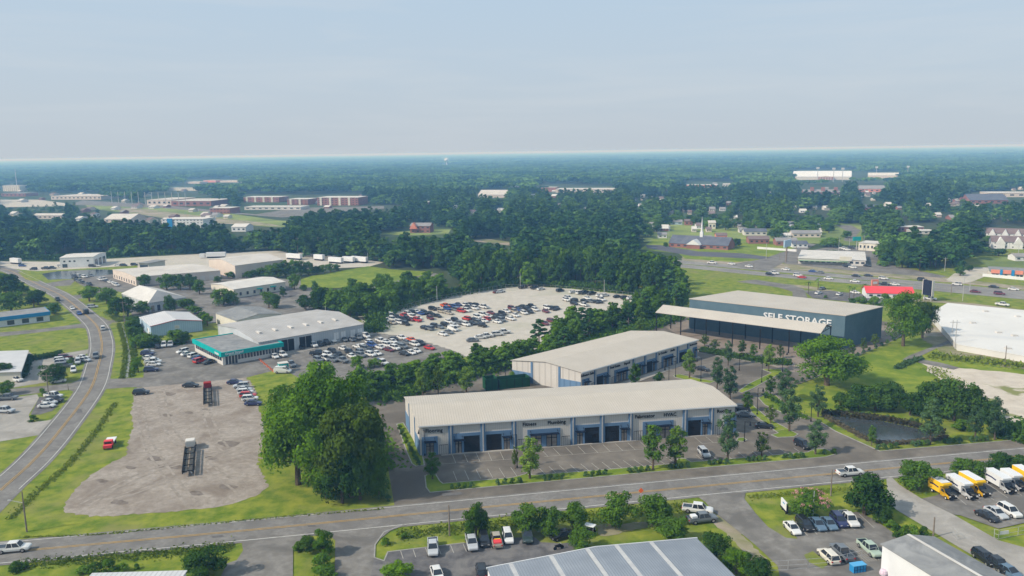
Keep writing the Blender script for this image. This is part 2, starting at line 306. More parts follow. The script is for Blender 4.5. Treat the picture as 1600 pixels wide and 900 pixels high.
# ------------------------------------------------------------------ the setting
def disc(name, r, z, mt, n=96):
    m = MB(); m.add([(r * math.cos(2 * math.pi * i / n), r * math.sin(2 * math.pi * i / n), z) for i in range(n)], [tuple(range(n))], mt); return struct(m.build(name))
disc('ground', 25000, -.05, M['ground'])
sheet('lawn', [(-900, 1400), (2500, 1400), (2300, 500), (1750, 386), (1100, 398), (1030, 420), (800, 470), (690, 475), (560, 500), (470, 500), (350, 425), (0, 408), (-500, 415)], 0, M['grass'])
# --- roads
RA = gpath([(-420, 905), (50, 860), (400, 828), (800, 789), (1200, 750.5), (1542, 718.5), (2100, 668)])
RB = gpath([(-60, 826), (0, 767.5), (50, 722.5), (92, 675), (141, 609), (154.5, 568.5), (159, 546), (158, 529.5), (151.5, 510), (133.5, 492), (97.5, 463), (60, 445), (30, 430), (7.5, 421), (-60, 408), (-200, 395)])
struct(ribbon('main_road', RA, -4.9, 4.9, 3, M['road'])); struct(ribbon('side_road', RB, -4.5, 4.5, 2, M['road']))
def lines(path, nm, half, offs=(.22, -.22)):
    for o in offs: ribbon(nm + '_centre_line', path, o - .075, o + .075, 5, M['yellow'])
    ribbon(nm + '_edge_line', path, half - .09, half + .09, 5, M['white_line']); ribbon(nm + '_edge_line', path, -half - .09, -half + .09, 5, M['white_line'])
lines(RA, 'main_road', 4.1)
i0 = min(range(len(RB)), key=lambda i: (Vector(RB[i]) - G(5, 764)).length)
i1 = min(range(len(RB)), key=lambda i: (Vector(RB[i]) - G(141, 609)).length); i2 = min(range(len(RB)), key=lambda i: (Vector(RB[i]) - G(152, 511)).length)
lines(RB[i0:], 'side_road', 3.7)
A_ = M['asphalt']
sheet('side_street', [(-60, 524), (0, 519.5), (60, 514.5), (125, 506), (136, 500), (147, 514), (122, 512.5), (60, 519.5), (0, 526), (-60, 532)], 1, A_)
sheet('side_street', [(-60, 617), (0, 609), (60, 604), (110, 599), (122, 594), (140, 585), (132, 622), (122, 615), (108, 609), (60, 614.5), (0, 621), (-60, 628)], 1, A_)
sheet('driveway', [(158, 494), (170, 501), (200, 497), (225, 493), (225, 500), (176, 504), (165, 512)], 1, A_)
sheet('driveway', [(60, 445), (68, 449), (110, 446), (120, 436), (100, 438), (70, 443)], 1, A_)
sheet('driveway', [(105, 463), (112, 468), (140, 465), (160, 458), (200, 452), (205, 447), (180, 440), (130, 460)], 1, A_)
# lots left of the side road
sheet('parking_lot', [(-60, 640), (0, 624), (58, 616), (61, 622), (45, 648), (48, 660), (75, 657), (95, 652), (72, 678), (0, 690), (-60, 700)], 1, M['concrete'])
sheet('parking_pad', [(62, 620), (82, 622), (92, 632), (82, 642), (62, 648), (48, 648)], 2, M['dark_asphalt'])
sheet('parking_lot', [(43, 548), (60, 560), (95, 553), (138, 546), (143, 551), (135, 553), (118, 562), (110, 572), (90, 580), (75, 597), (20, 606), (-40, 612), (-40, 605), (25, 596), (35, 575)], 1, M['concrete'])
# auction lot
sheet('auction_lot', [(150, 604), (165, 590), (175, 592), (224, 590), (226, 567), (232, 546), (240, 538), (270, 533), (303, 530), (340, 560), (450, 555), (570, 516), (640, 520), (680, 536), (735, 552), (700, 575), (560, 600), (470, 592), (440, 576), (385, 590), (250, 606), (205, 605), (163, 608)], 1, M['asphalt'])
sheet('concrete_apron', [(438, 548), (520, 527), (572, 519), (590, 521), (520, 538), (446, 556)], 2, M['concrete'])
sheet('gravel_lot', [(560, 495), (600, 487), (640, 477), (700, 462), (790, 450), (830, 447), (900, 452), (1000, 463), (1040, 470), (1000, 500), (960, 505), (900, 530), (860, 545), (800, 560), (740, 562), (700, 545), (640, 527), (580, 519)], 1, M['gravel2'], wob=.5)
sheet('gravel_yard', [(212, 606), (250, 603), (385, 590), (398, 606), (405, 640), (414, 668), (411, 697), (401, 720), (408, 740), (420, 760), (400, 775), (350, 791), (250, 801), (175, 806), (140, 807), (97, 800), (108, 775), (138, 745), (175, 722), (198, 712), (200, 690), (207, 670), (205, 640)], 1, M['gravel'], wob=.4)
for x, y, s in ((261, 649, 8), (296, 645, 6), (358, 694, 16), (243, 717, 13), (275, 730, 11), (306, 771, 12), (160, 752, 9), (204, 731, 8), (355, 761, 14), (249, 729, 7), (322, 640, 5), (186, 785, 13), (265, 616, 9), (330, 716, 9)):
    sheet('stained_gravel', [(x + s * math.cos(t) * (1 + .25 * math.sin(3 * t + s)), y + s * .32 * math.sin(t)) for t in [i * math.pi / 6 for i in range(12)]], 2, M['patch'], wob=.25)
for a, b, c in (((180, 780), (290, 745), (398, 752)), ((130, 790), (240, 735), (390, 700)), ((215, 612), (230, 690), (300, 790)), ((250, 608), (270, 680), (380, 770)), ((320, 640), (350, 700), (410, 720))):
    pth = gpath([a, b, c], 8)
    for o_ in (-1, 1): ribbon('wheel_track', pth, o_ - .3, o_ + .3, 2, mat('wheel_track', (.21, .18, .15), (.33, .29, .25), .5, detail=10))
for k_, (x, y, w_, h_) in enumerate(((690, 802, 26, 3), (330, 838, 18, 3), (905, 777, 22, 2.5), (1120, 764, 16, 3), (118, 640, 9, 6), (480, 822, 12, 2), (1290, 742, 20, 2.5), (690, 772, 30, 4))):
    sheet('road_patch', [(x, y), (x + w_, y - w_ * .09), (x + w_ + 2, y + h_ - w_ * .09), (x + 2, y + h_)], 4, mat('tar_patch', (.115, .11, .108), (.15, .145, .14), 1.5))
# creek beside the side road
sheet('creek', [(189, 508), (192, 508), (197, 525), (201, 540), (204, 552), (204, 565), (200, 590), (194, 590), (198, 570), (199, 555), (194, 535), (190, 520)], 1, M['creek'])
# fields and yards, far left
sheet('yard', [(-40, 408), (90, 409), (215, 402), (330, 396), (430, 392), (520, 399), (600, 410), (575, 417), (500, 420), (440, 425), (200, 420), (120, 422), (60, 424), (20, 420), (-40, 420)], 1, M['gravel2'])
sheet('lawn', [(28, 425), (70, 423), (215, 415), (215, 419), (120, 426), (70, 432), (60, 440), (40, 437)], 2, M['grass'])
sheet('pond', [(65, 428), (90, 424), (150, 421), (180, 422), (178, 428), (150, 432), (110, 436), (75, 437)], 3, M['water'])
sheet('car_park', [(112, 437), (180, 426), (215, 441), (212, 450), (190, 457), (150, 448), (130, 447)], 2, A_)
sheet('work_yard', [(200, 450), (340, 425), (480, 440), (520, 455), (480, 490), (440, 495), (330, 505), (225, 520), (205, 490), (190, 470)], 1, A_)
sheet('car_park', [(345, 460), (372, 462), (450, 452), (470, 458), (450, 466), (370, 475), (340, 478)], 2, M['dark_asphalt'])
sheet('meadow', [(470, 437), (490, 430), (560, 419), (575, 416), (612, 421), (677, 425), (672, 430), (600, 447), (525, 450), (470, 449)], 2, M['grass2'])
sheet('cul_de_sac', [(560, 452), (610, 441), (655, 431), (680, 427), (690, 430), (640, 440), (615, 447), (600, 455)], 3, A_)
# --- the new site
SITE = [(617, 793.5), (612, 765), (605, 722), (600, 690), (596, 655), (590, 640), (572, 631), (590, 624), (612, 617), (650, 611), (700, 599), (750, 586), (800, 575), (860, 560), (930, 543), (1000, 520), (1040, 500), (1085, 485), (1150, 470), (1400, 505), (1418, 517), (1400, 530), (1337, 557), (1270, 592), (1242, 602), (1222, 618), (1240, 640), (1275, 655), (1305, 674), (1375, 705.5), (1480, 697), (1600, 687), (1800, 670), (1990, 656), (2090, 666), (1600, 707), (1200, 744.5), (800, 781.5)]
sheet('site_asphalt', SITE, 1, M['site'])
sheet('storage_yard', [(1090, 540), (1040, 512), (1050, 500), (1085, 488), (1400, 510), (1405, 528), (1337, 556), (1290, 580), (1240, 582)], 2, mat('warm_pavement', (.20, .165, .135), (.26, .215, .18), .3))
island([(664, 744), (672, 741), (681, 742), (687, 752), (692, 756), (740, 752), (800, 747), (827, 739.5), (832, 743), (950, 734), (1052, 725), (1060, 716.5), (1071, 717), (1080, 722.5), (1200, 712.5), (1262, 707), (1272, 702), (1290, 702), (1306, 710), (1290, 714.5), (1200, 722.5), (1000, 740), (800, 758), (672, 770), (666, 762)])
island([(620, 663), (630, 661), (648, 690), (660, 712), (663, 727), (650, 729), (644, 725), (636, 707), (627, 682)])
island([(1168, 631), (1176, 633), (1200, 654), (1232, 671), (1247, 679), (1240, 683), (1215, 684), (1205, 680), (1216, 677), (1205, 669), (1175, 646)])
island([(1153, 612), (1170, 600), (1205, 583), (1190, 577), (1220, 577), (1222, 583), (1200, 594), (1175, 608), (1160, 614)])
island([(1185, 622), (1200, 615), (1212, 618), (1236, 640), (1262, 655), (1240, 652), (1215, 642), (1195, 633)])
island([(1052, 587), (1062, 585), (1092, 592), (1118, 596), (1110, 599), (1080, 596), (1055, 590)])
island([(1090, 546), (1110, 546), (1180, 556), (1240, 567), (1238, 572), (1215, 572), (1160, 563), (1092, 551)], mt=M['mulch'])
island([(1153, 685), (1162, 684), (1167, 688), (1160, 691), (1150, 690)])
kerb([(1242, 602), (1270, 592), (1337, 557), (1400, 530), (1418, 517)], closed=False)
kerb([(1278, 657), (1305, 674), (1375, 705.5), (1480, 697), (1600, 687), (1800, 670)], closed=False)
struct(sheet('pavement', [(688, 708.5), (1153, 674), (1156, 677), (690, 712.5)], 0, M['concrete'], thick=.13))
sheet('pavement', [(930, 612), (1092, 557), (1095, 560), (945, 617)], 0, M['concrete'], thick=.13)
# painted stalls
mk = MB()
def stripe(a, b, wd=.12):
    a = G(*a) if not isinstance(a, Vector) else a; b = G(*b) if not isinstance(b, Vector) else b
    d = (b - a).normalized(); n = Vector((-d.y, d.x)) * wd / 2; z = .155 + len(mk.v) * .000005
    mk.add([(*(a - n), z), (*(b - n), z), (*(b + n), z), (*(a + n), z)], [(0, 1, 2, 3)], M['stripe'])
def row(a0, a1, b0, b1, n):
    for i in range(n):
        t = i / (n - 1); stripe((a0[0] + (a1[0] - a0[0]) * t, a0[1] + (a1[1] - a0[1]) * t), (b0[0] + (b1[0] - b0[0]) * t, b0[1] + (b1[1] - b0[1]) * t))
row((708, 737), (816, 730), (714, 752), (826, 743), 7); row((841, 731), (1040, 715), (853, 743), (1058, 726), 13); row((1088, 712), (1262, 699), (1100, 722), (1274, 707), 9)
row((707, 712), (800, 705), (712, 724), (806, 718), 6); row((845, 702.5), (1000, 691), (856, 714), (1012, 702), 9); row((1085, 684), (1120, 682), (1097, 694), (1132, 691), 3)
stripe((690, 726), (830, 716)); stripe((850, 714.5), (1040, 700)); stripe((1097, 694), (1160, 689))
row((1150, 650), (1196, 676), (1180, 648), (1225, 672), 6); row((1100, 570), (1140, 590), (1118, 568), (1160, 586), 6); row((1165, 560), (1215, 577), (1185, 560), (1230, 575), 4)
row((626, 862), (782, 844), (630, 874), (788, 856), 9); row((1237, 812), (1342, 804), (1262, 838), (1366, 826), 8); row((1318, 850), (1345, 846), (1355, 880), (1385, 874), 9)
row((240, 545), (243, 590), (226, 545), (226, 590), 10); row((285, 545), (318, 570), (300, 541), (335, 562), 8); row((430, 552), (600, 520), (436, 560), (606, 526), 14)
row((1480, 765), (1600, 745), (1510, 790), (1640, 768), 7)
struct(mk.build('stall_markings'))
# pond
sheet('pond', [(1287, 649), (1320, 651), (1370, 657), (1420, 667), (1470, 678), (1478, 683), (1440, 690), (1395, 692.5), (1362, 688), (1335, 676), (1300, 658)], 1, M['water'], smooth=True)
# right-hand open ground
sheet('mown_lawn', [(1262, 600), (1340, 560), (1420, 530), (1450, 520), (1497, 553), (1700, 585), (1700, 620), (1500, 640), (1420, 660), (1300, 650), (1240, 620)], 1, M['grass2'])
sheet('sandy_ground', [(1440, 568), (1500, 575), (1600, 584), (1720, 596), (1740, 690), (1600, 664), (1560, 655), (1480, 625), (1468, 596)], 2, M['sand'], wob=1.2)
sheet('gravel_track', [(1410, 562), (1420, 556), (1470, 537), (1497, 525), (1500, 530), (1462, 545), (1440, 556), (1440, 562), (1470, 567), (1500, 575), (1490, 578), (1445, 569)], 3, A_)
sheet('dirt_strip', [(1452, 500), (1495, 533), (1497, 549), (1700, 580), (1700, 590), (1560, 572), (1480, 556), (1440, 530)], 2, M['dirt'], wob=.7)
# near lots, across the main road
sheet('driveway', [(377, 846), (390, 838), (455, 836), (485, 832), (470, 843), (458, 862), (456, 1100), (250, 1100), (355, 881), (370, 876), (380, 861)], 4, A_)
sheet('driveway', [(523, 900), (524, 845), (510, 834), (520, 830), (640, 819), (610, 830), (590, 846), (585, 855), (585, 872), (570, 1100), (520, 1100)], 4, A_)
sheet('parking_lot', [(585, 872), (600, 877), (606, 863), (665, 856), (725, 849), (800, 841), (835, 840), (845, 848), (880, 850), (900, 845), (905, 1000), (560, 1000)], 4, M['dark_asphalt'])
sheet('driveway', [(1102, 785), (1090, 777), (1165, 770), (1163, 780), (1180, 802), (1200, 824), (1228, 841), (1246, 843), (1240, 830), (1338, 800), (1365, 812), (1402, 838), (1420, 1000), (1230, 960), (1215, 885), (1180, 852), (1115, 800)], 4, A_)
sheet('concrete_drive', [(1385, 749), (1392, 745), (1405, 758), (1440, 780), (1490, 805), (1560, 845), (1600, 856), (1800, 960), (1700, 1050), (1560, 900), (1525, 872), (1400, 797), (1387, 782)], 4, M['concrete'])
sheet('truck_lot', [(1440, 780), (1460, 776), (1480, 768), (1540, 744), (1700, 725), (1800, 800), (1700, 815), (1600, 818), (1560, 827), (1500, 806), (1490, 805)], 5, M['asphalt'])
sheet('gravel_patch', [(930, 822), (1000, 815), (1030, 820), (980, 832), (940, 838)], 1, M['dirt'], wob=.4)
sheet('dirt_shoulder', [(1100, 790), (1125, 800), (1160, 835), (1205, 882), (1180, 885), (1140, 840), (1105, 806)], 1, M['dirt'], wob=.4)
sheet('grass_plot', [(1256, 868), (1270, 862), (1295, 882), (1285, 890), (1262, 878)], 5, M['grass'])
kerb([(632, 820), (600, 832), (586, 852), (585, 872), (600, 877), (606, 863), (665, 856), (725, 849)], closed=False)
# --- highway corridor
HW1 = gpath([(900, 396), (1070, 410), (1227, 423.5), (1381, 437.5), (1582, 456), (1900, 486)]); HW2 = gpath([(900, 402), (1070, 416), (1207, 429.5), (1399, 446), (1562, 461), (1900, 494)]); FR = gpath([(1160, 440), (1230, 446), (1262, 449), (1320, 460), (1400, 468), (1480, 472), (1600, 486), (1800, 505)])
sheet('verge_dirt', [(1065, 401), (1200, 410), (1480, 434), (1600, 447), (1800, 466), (1800, 474), (1600, 453), (1480, 441), (1200, 418), (1065, 407)], 1, M['dirt'], wob=1)
ribbon('highway', HW1, -6.5, 6.5, 2, M['concrete_old']); ribbon('highway', HW2, -6.5, 6.5, 2, M['concrete_old'])
for hw in (HW1, HW2):
    ribbon('highway_line', hw, -4.9, -4.7, 4, M['white_line']); ribbon('highway_line', hw, 4.7, 4.9, 4, M['white_line'])
ribbon('frontage_road', FR, -3.5, 3.5, 2, M['dirt'])
sheet('service_road', [(1150, 440), (1180, 437), (1240, 446), (1256, 452), (1262, 466), (1275, 478), (1240, 478), (1238, 456), (1215, 449)], 3, A_)
sheet('car_park', [(1255, 454), (1300, 455), (1385, 463), (1390, 474), (1330, 472), (1270, 466)], 3, M['dark_asphalt'])
sheet('cross_street', [(1140, 414), (1190, 405), (1230, 392), (1262, 380), (1275, 382), (1250, 396), (1225, 410), (1200, 424), (1175, 422)], 3, A_)
sheet('church_car_park', [(1008, 383), (1030, 383), (1090, 393), (1160, 396), (1205, 402), (1190, 405), (1080, 400), (1012, 388)], 3, M['tarmac_new'])
sheet('church_lawn', [(1020, 374), (1100, 370), (1250, 380), (1262, 384), (1210, 402), (1150, 410), (1070, 404), (1060, 396), (1000, 390)], 2, M['grass2'])
sheet('shop_car_park', [(1225, 400), (1300, 385), (1380, 388), (1370, 410), (1480, 432), (1470, 434), (1340, 424), (1225, 412)], 3, A_)
sheet('shop_drive', [(1478, 438), (1490, 428), (1520, 418), (1545, 418), (1550, 428), (1520, 440), (1500, 444)], 3, M['gravel2'])
sheet('verge', [(1520, 405), (1600, 400), (1700, 412), (1700, 440), (1550, 432), (1545, 418)], 2, M['fargrass'])
sheet('side_street', [(1306, 352), (1330, 352), (1345, 360), (1330, 378), (1318, 376), (1325, 362)], 3, A_)
# --- far clearings
sheet('neighbourhood_lawn', [(1000, 344), (1090, 340), (1240, 348), (1345, 348), (1350, 384), (1262, 380), (1180, 379), (1130, 372), (1060, 374), (1000, 378)], 1, M['fargrass'])
sheet('far_field', [(128, 317), (190, 318), (300, 325), (440, 345), (600, 352), (600, 357), (430, 355), (300, 346), (190, 332), (140, 326)], 2, M['fargrass'])
sheet('far_highway', [(170, 326), (215, 325), (300, 336), (420, 349), (440, 354), (300, 347), (215, 335)], 3, M['dirt'])
sheet('far_car_park', [(110, 320), (128, 313), (250, 320), (400, 335), (460, 325), (600, 322), (600, 326), (440, 340), (250, 325)], 3, M['asphalt'])
sheet('house_clearing', [(590, 366), (650, 360), (705, 358), (700, 366), (640, 368)], 2, M['fargrass'])
sheet('dirt_path', [(730, 376), (760, 373), (795, 378), (798, 384), (765, 380)], 2, M['dirt'])
sheet('far_clearing', [(0, 312), (60, 312), (105, 318), (100, 322), (0, 324)], 2, M['gravel2'])
# ------------------------------------------------------------------ buildings
class Frame:
    """a parallelogram footprint from eave corners seen in the photo: a = front left, b = front right, c = back left"""
    def __init__(s, a, b, c, h, name, label, cat='building', group=None, depth=None):
        s.A = G(*a, h); B = G(*b, h); s.h = h
        ex = (B - s.A); s.W = ex.length; ex.normalize(); s.rz = math.atan2(ex.y, ex.x)
        if depth is None:
            C = G(*c, h) - s.A; s.D = C.length; s.phi = math.atan2(C.y, C.x) - s.rz
        else: s.D = depth; s.phi = math.pi / 2
        s.root = link(name, None, None, (s.A.x, s.A.y, 0), s.rz); tag(s.root, label, cat, group)
        s.cx, s.sx = math.cos(s.phi), math.sin(s.phi)
    def T(s, u, v, z): return (u + v * s.cx, v * s.sx, z)
    def part(s, name, mb, parent=None): 
        return mb.build(name, parent or s.root)
    def upx(s, px, y0, y1, x0, x1):
        g = G(px, y0 + (px - x0) * (y1 - y0) / (x1 - x0)); return (g - s.A).length
def box_building(f, wallm, roofm, roof='flat', rise=1.2, over=.25, ridge='x', parapet=.0, trim=None):
    W, D, h, T = f.W, f.D, f.h, f.T; m = MB(); r = MB()
    if roof == 'flat':
        m.box(0, W, 0, D, 0, h - .15, wallm, T); f.part('wall', m); r.box(-over, W + over, -over, D + over, h - .147, h, roofm, T)
        if parapet:
            for a in ((-over, W + over, -over, 0), (-over, W + over, D, D + over), (-over, 0, .003, D - .003), (W, W + over, .003, D - .003)): r.box(*a, h + .003, h + parapet, trim or wallm, T)
        f.part('roof', r)
    else:
        if ridge == 'x':
            m.prism([(0, 0), (D, 0), (D, h - .1), (D / 2, h - .1 + rise), (0, h - .1)], 'x', 0, W, wallm, T)
            o = over; s = rise / (D / 2)
            r.prism([(-o, h - o * s), (D / 2, h + rise), (D + o, h - o * s), (D + o, h - .09 - o * s), (D / 2, h + rise - .09), (-o, h - .09 - o * s)], 'x', -o, W + o, roofm, T)
        else:
            m.prism([(0, 0), (W, 0), (W, h - .1), (W / 2, h - .1 + rise), (0, h - .1)], 'y', 0, D, wallm, T)
            o = over; s = rise / (W / 2)
            r.prism([(-o, h - o * s), (W / 2, h + rise), (W + o, h - o * s), (W + o, h - .09 - o * s), (W / 2, h + rise - .09), (-o, h - .09 - o * s)], 'y', -o, D + o, roofm, T)
            if trim: pass
        f.part('wall', m); f.part('roof', r)
    return f
def opening(f, side, u0, u1, z0, z1, name='window', mt=None, frame=None, proud=.05):
    """a window or door: frame slab with the pane a little proud of it"""
    T, W, D = f.T, f.W, f.D; mt = mt or M['glass']
    def slab(m, a, b, c, d, p0, p1, k):
        if side == 'front': m.box(a, b, -p1, -p0, c, d, k, T)
        elif side == 'back': m.box(a, b, D + p0, D + p1, c, d, k, T)
        elif side == 'left': m.box(-p1, -p0, a, b, c, d, k, T)
        else: m.box(W + p0, W + p1, a, b, c, d, k, T)
    m = MB(); slab(m, u0, u1, z0, z1, .0, proud, mt); w = f.part(name, m)
    if frame:
        g = MB(); e = .12
        for a, b, c, d in ((u0 - e, u0, z0 - e, z1 + e), (u1, u1 + e, z0 - e, z1 + e), (u0, u1, z1, z1 + e), (u0, u1, z0 - e, z0)): slab(g, a, b, c, d, .0, proud + .06, frame)
        if u1 - u0 > 1.6: slab(g, (u0 + u1) / 2 - .05, (u0 + u1) / 2 + .05, z0, z1, proud, proud + .04, frame)
        g.build('frame', w)
    return w
# ---- the two new tenant warehouses
def tenant_warehouse(a, b, c, h, base, segs, label, signs, upm):
    f = Frame(a, b, c, h, 'tenant_warehouse', label, 'warehouse', 'new tenant warehouses on the site')
    W, D, T = f.W, f.D, f.T
    box_building(f, M['beige'], M['roofw'], 'gable', rise=1.35, over=.35)
    sc = h / 7.7
    m = MB(); m.box(-.3, W + .3, -.52, -.36, h - .42, h - .1, M['white'], T); f.part('gutter', m)
    # gable end cladding: blue base band and corner posts
    for side, x0, x1 in (('left', -.12, 0), ('right', W, W + .12)):
        m = MB()
        for v0, v1 in ((.1, D * .3), (D * .7, D - .1)): m = MB(); m.box(x0, x1, v0, v1, 0, 3.9 * sc, M['blue'], T); f.part('wainscot', m)
        m = MB(); e = .16
        xx = (x0 - e + .12, 0) if side == 'left' else (W, W + e)
        for v in (D * .3, D * .7): m = MB(); m.box(xx[0], xx[1], v - .35, v + .35, 0, h + .4, M['bluepaint'], T); f.part('corner_post', m)
    # segments along the front
    for (kind, p0, p1) in segs:
        u0, u1 = upm(f, p0), upm(f, p1)
        if kind == 'P':
            m = MB(); m.box(u0, u1, -.3, 0, 0, h - .5, M['bluepaint'], T); o = f.part('pilaster', m)
            g = MB(); um = (u0 + u1) / 2; g.box(um - .13, um + .13, -.44, -.303, 0, h - .45, M['steel'], T); g.build('downspout', o)
        elif kind in ('BR', 'BL'):      # a bay: upper beige panel, blue band, overhead door, glazed door to the right / left
            m = MB(); zt = 4.25 * sc; m.box(u0, u1, -.16, 0, zt, zt + .75 * sc, M['bluepaint'], T)
            dw = (u1 - u0) * .60; sd = (u1 - u0) * .24
            if kind == 'BR': a0, a1, s0, s1 = u0 + .15, u0 + .15 + dw, u1 - sd - .35, u1 - .35
            else: a0, a1, s0, s1 = u1 - .15 - dw, u1 - .15, u0 + .35, u0 + .35 + sd
            lo, hi_ = min(a1, s1), max(a0, s0)
            z2 = 3.3 * sc
            for q0, q1, z0, z1 in ((u0, min(a0, s0), 0, zt), (lo, hi_, 0, zt), (max(a1, s1), u1, 0, zt), (s0, s1, z2, zt)):
                if q1 - q0 > .02: m.box(q0, q1, -.16, 0, z0, z1, M['bluepaint'], T)
            f.part('blue_band', m)
            m = MB(); m.box(a0, a1, -.06, 0, 0, zt, M['black'], T); d = f.part('overhead_door', m)
            g = MB()
            for i in range(1, 7): g.box(a0, a1, -.09, -.063, zt * i / 7 - .03, zt * i / 7 + .03, M['darkmetal'], T)
            g.build('rail', d)
            glazed(f, s0, s1, z2, -.16); awning(f, s0 - .4, s1 + .4, z2 + .15, sc)
        elif kind == 'S':             # shop front section: blue box with two entries, a screen gate to the left
            w_ = u1 - u0; single = w_ < 9
            if single: b0, b1 = (u0 + .1, u0 + w_ * .62) if p0 < 700 or p0 < 920 and h < 6.5 else (u0 + w_ * .45, u1 - .1)
            else: b0, b1 = u0 + w_ * .2, u0 + w_ * .82
            zt = 4.7 * sc; m = MB(); z2 = 3.2 * sc
            n = 1 if single else 2; dw = min(2.6, (b1 - b0) * .5); doors = [(b0 + b1) / 2 - dw / 2] if single else [b0 + .8, b1 - .8 - dw]
            m.box(b0, b1, -.16, 0, z2, zt, M['bluepaint'], T); x = b0
            for d0 in doors: m.box(x, d0, -.16, 0, 0, z2, M['bluepaint'], T); x = d0 + dw
            m.box(x, b1, -.16, 0, 0, z2, M['bluepaint'], T); f.part('entry_surround', m)
            for d0 in doors: glazed(f, d0, d0 + dw, z2, -.16)
            awning(f, b0 + .5, b1 - .5, z2 + .3, sc)
            for g0, g1 in ([(b1 + .3, u1 - .1)] if single and b0 < u0 + 1 else [(u0 + .1, b0 - .3)] if single else [(u0 + .1, b0 - .2), (b1 + .2, u1 - .1)]):
                if g1 - g0 < .8: continue
                g = MB(); g.box(g0, g1, -.62, -.56, 2.55 * sc, 2.65 * sc, M['darkmetal'], T)
                k = max(3, int((g1 - g0) / .45))
                for i in range(k + 1): xx = g0 + (g1 - g0) * i / k; g.box(xx - .03, xx + .03, -.61, -.57, 0, 2.55 * sc, M['darkmetal'], T)
                f.part('screen_gate', g)
    for s, px, z in signs:
        me = text_mesh(s, 1.25 * sc, M['black'], .06); o = link('sign_lettering', me, f.root, (upm(f, px), -.09, z * sc)); o.rotation_euler = (R_(90), 0, 0)
    return f
def glazed(f, s0, s1, z, y):
    m = MB(); m.box(s0, s1, -.04, 0, 0, z, M['glasst'], f.T); d = f.part('glazed_door', m)
    g = MB(); n = 2
    for i in range(n + 1): x = s0 + (s1 - s0) * i / n; g.box(x - .09, x + .09, -.12, -.043, 0, z, M['darkmetal'], f.T)
    g.box(s0 + .09, s1 - .09, -.11, -.046, z * .7, z * .7 + .14, M['darkmetal'], f.T); g.build('frame', d)
def awning(f, a, b, z, sc):
    m = MB(); m.box(a, b, -1.35, -.17, z, z + .14, mat('navy_awning', (.008, .012, .025)), f.T)
    for x in (a + .2, b - .3): m.prism([(-.17, z + 1.0 * sc), (-.17, z + .8 * sc), (-1.2, z + .143)], 'x', x, x + .06, M['darkmetal'], f.T)
    f.part('awning', m)
def up1(f, px): return (G(px, 711.6 + (px - 655) * (674.7 - 711.6) / 493) - f.A).length
B1 = tenant_warehouse((655, 664.5), (1148.6, 631.6), (633, 620), 7.5, None,
    [('S', 656, 700), ('P', 701, 708.5), ('BL', 709, 750.5), ('P', 751, 758), ('BR', 758.5, 798.5), ('P', 799, 806), ('S', 807, 889), ('P', 890.5, 897.5), ('BL', 898, 936), ('P', 936, 942.5), ('BR', 943, 980), ('P', 980.3, 986.3), ('S', 987, 1063.5), ('P', 1064, 1071), ('BR', 1071.5, 1105), ('P', 1105, 1112), ('S', 1113, 1147.5)],
    'nearer long beige and blue warehouse with white seam roof and signs beginning Flooring', [('Flooring', 679, 5.75), ('Fitness', 827, 5.75), ('Plumbing', 869, 5.75), ('Fabricator', 1005.5, 5.75), ('HVAC', 1044.5, 5.75), ('Roofing', 1128, 5.75)], up1)
def up2(f, px):
    g = ray(px, 581 + (px - 908) * (530 - 581) / 181); g = G(px, 581 + (px - 908) * (530 - 581) / 181, f.h); return (g - f.A).length
B2 = tenant_warehouse((908, 581), (1089, 530.3), (800, 562.5), 6.3, None,
    [('S', 909, 927.5), ('P', 928, 930.8), ('BR', 931, 948.5), ('P', 949, 952), ('S', 952.5, 987), ('P', 988, 991), ('BR', 991.3, 1006), ('P', 1006.2, 1009.2), ('BR', 1009.5, 1023.8), ('P', 1024, 1027), ('S', 1027.5, 1056.5), ('P', 1057, 1060), ('BR', 1060.3, 1072.7), ('P', 1073, 1076), ('S', 1076.5, 1088.5)],
    'farther beige and blue warehouse behind the long one, signs beginning Software Sales', [('Software Sales', 918, 5.7), ('Real Estate', 961, 5.7), ('Payroll', 979.5, 5.7), ('Car Detailer', 1034.5, 5.7), ('Audio', 1050.5, 5.7), ('Showroom', 1082.5, 5.7)], up2)
# ---- self storage and its canopy
f = Frame((1077.5, 466.5), (1321, 493), (1152.5, 454), 12.0, 'storage_building', 'large slate blue box building with white SELF STORAGE lettering on its wall', 'building')
m = MB(); m.prism([(f.T(0, 0, 0)[:2]), f.T(f.W, 0, 0)[:2], tuple((Matrix.Rotation(-f.rz, 2) @ (G(1379.5, 479, 12) - f.A))), f.T(0, f.D, 0)[:2]], 'z', 0, 11.8, M['storage']); m.build('wall', f.root)
m = MB(); c = tuple((Matrix.Rotation(-f.rz, 2) @ (G(1380.5, 479, 12) - f.A))); m.prism([(-.2, -.2), (f.W + .25, -.2), c, f.T(0, f.D + .2, 0)[:2]], 'z', 11.803, 12.05, M['storager']); m.build('roof', f.root)
me = text_mesh('SELF STORAGE', 3.3, M['white'], .12, bold=.018); o = link('sign_lettering', me, f.root, (f.W * .715, -.13, 7.6)); o.rotation_euler = (R_(90), 0, 0); o.scale = (1.13, 1, 1)
cf = Frame((1024, 488), (1282.5, 520.5), (1045, 472), 8.6, 'storage_canopy', 'long open canopy with pale gable roof on dark posts before the storage building', 'canopy', depth=12.5)
W, D, T = cf.W, cf.D, cf.T
m = MB(); m.prism([(0, 8.6), (D / 2, 10.6), (D, 8.6), (D, 8.45), (D / 2, 10.45), (0, 8.45)], 'x', 0, W, M['storager'], T); m.build('roof', cf.root)
for i in range(7):
    for v in (.3, D - .3):
        x = .4 + (W - .8) * i / 6; m = MB(); m.box(x - .16, x + .16, v - .16, v + .16, 0, 8.44, M['darkmetal'], T); m.build('post', cf.root)
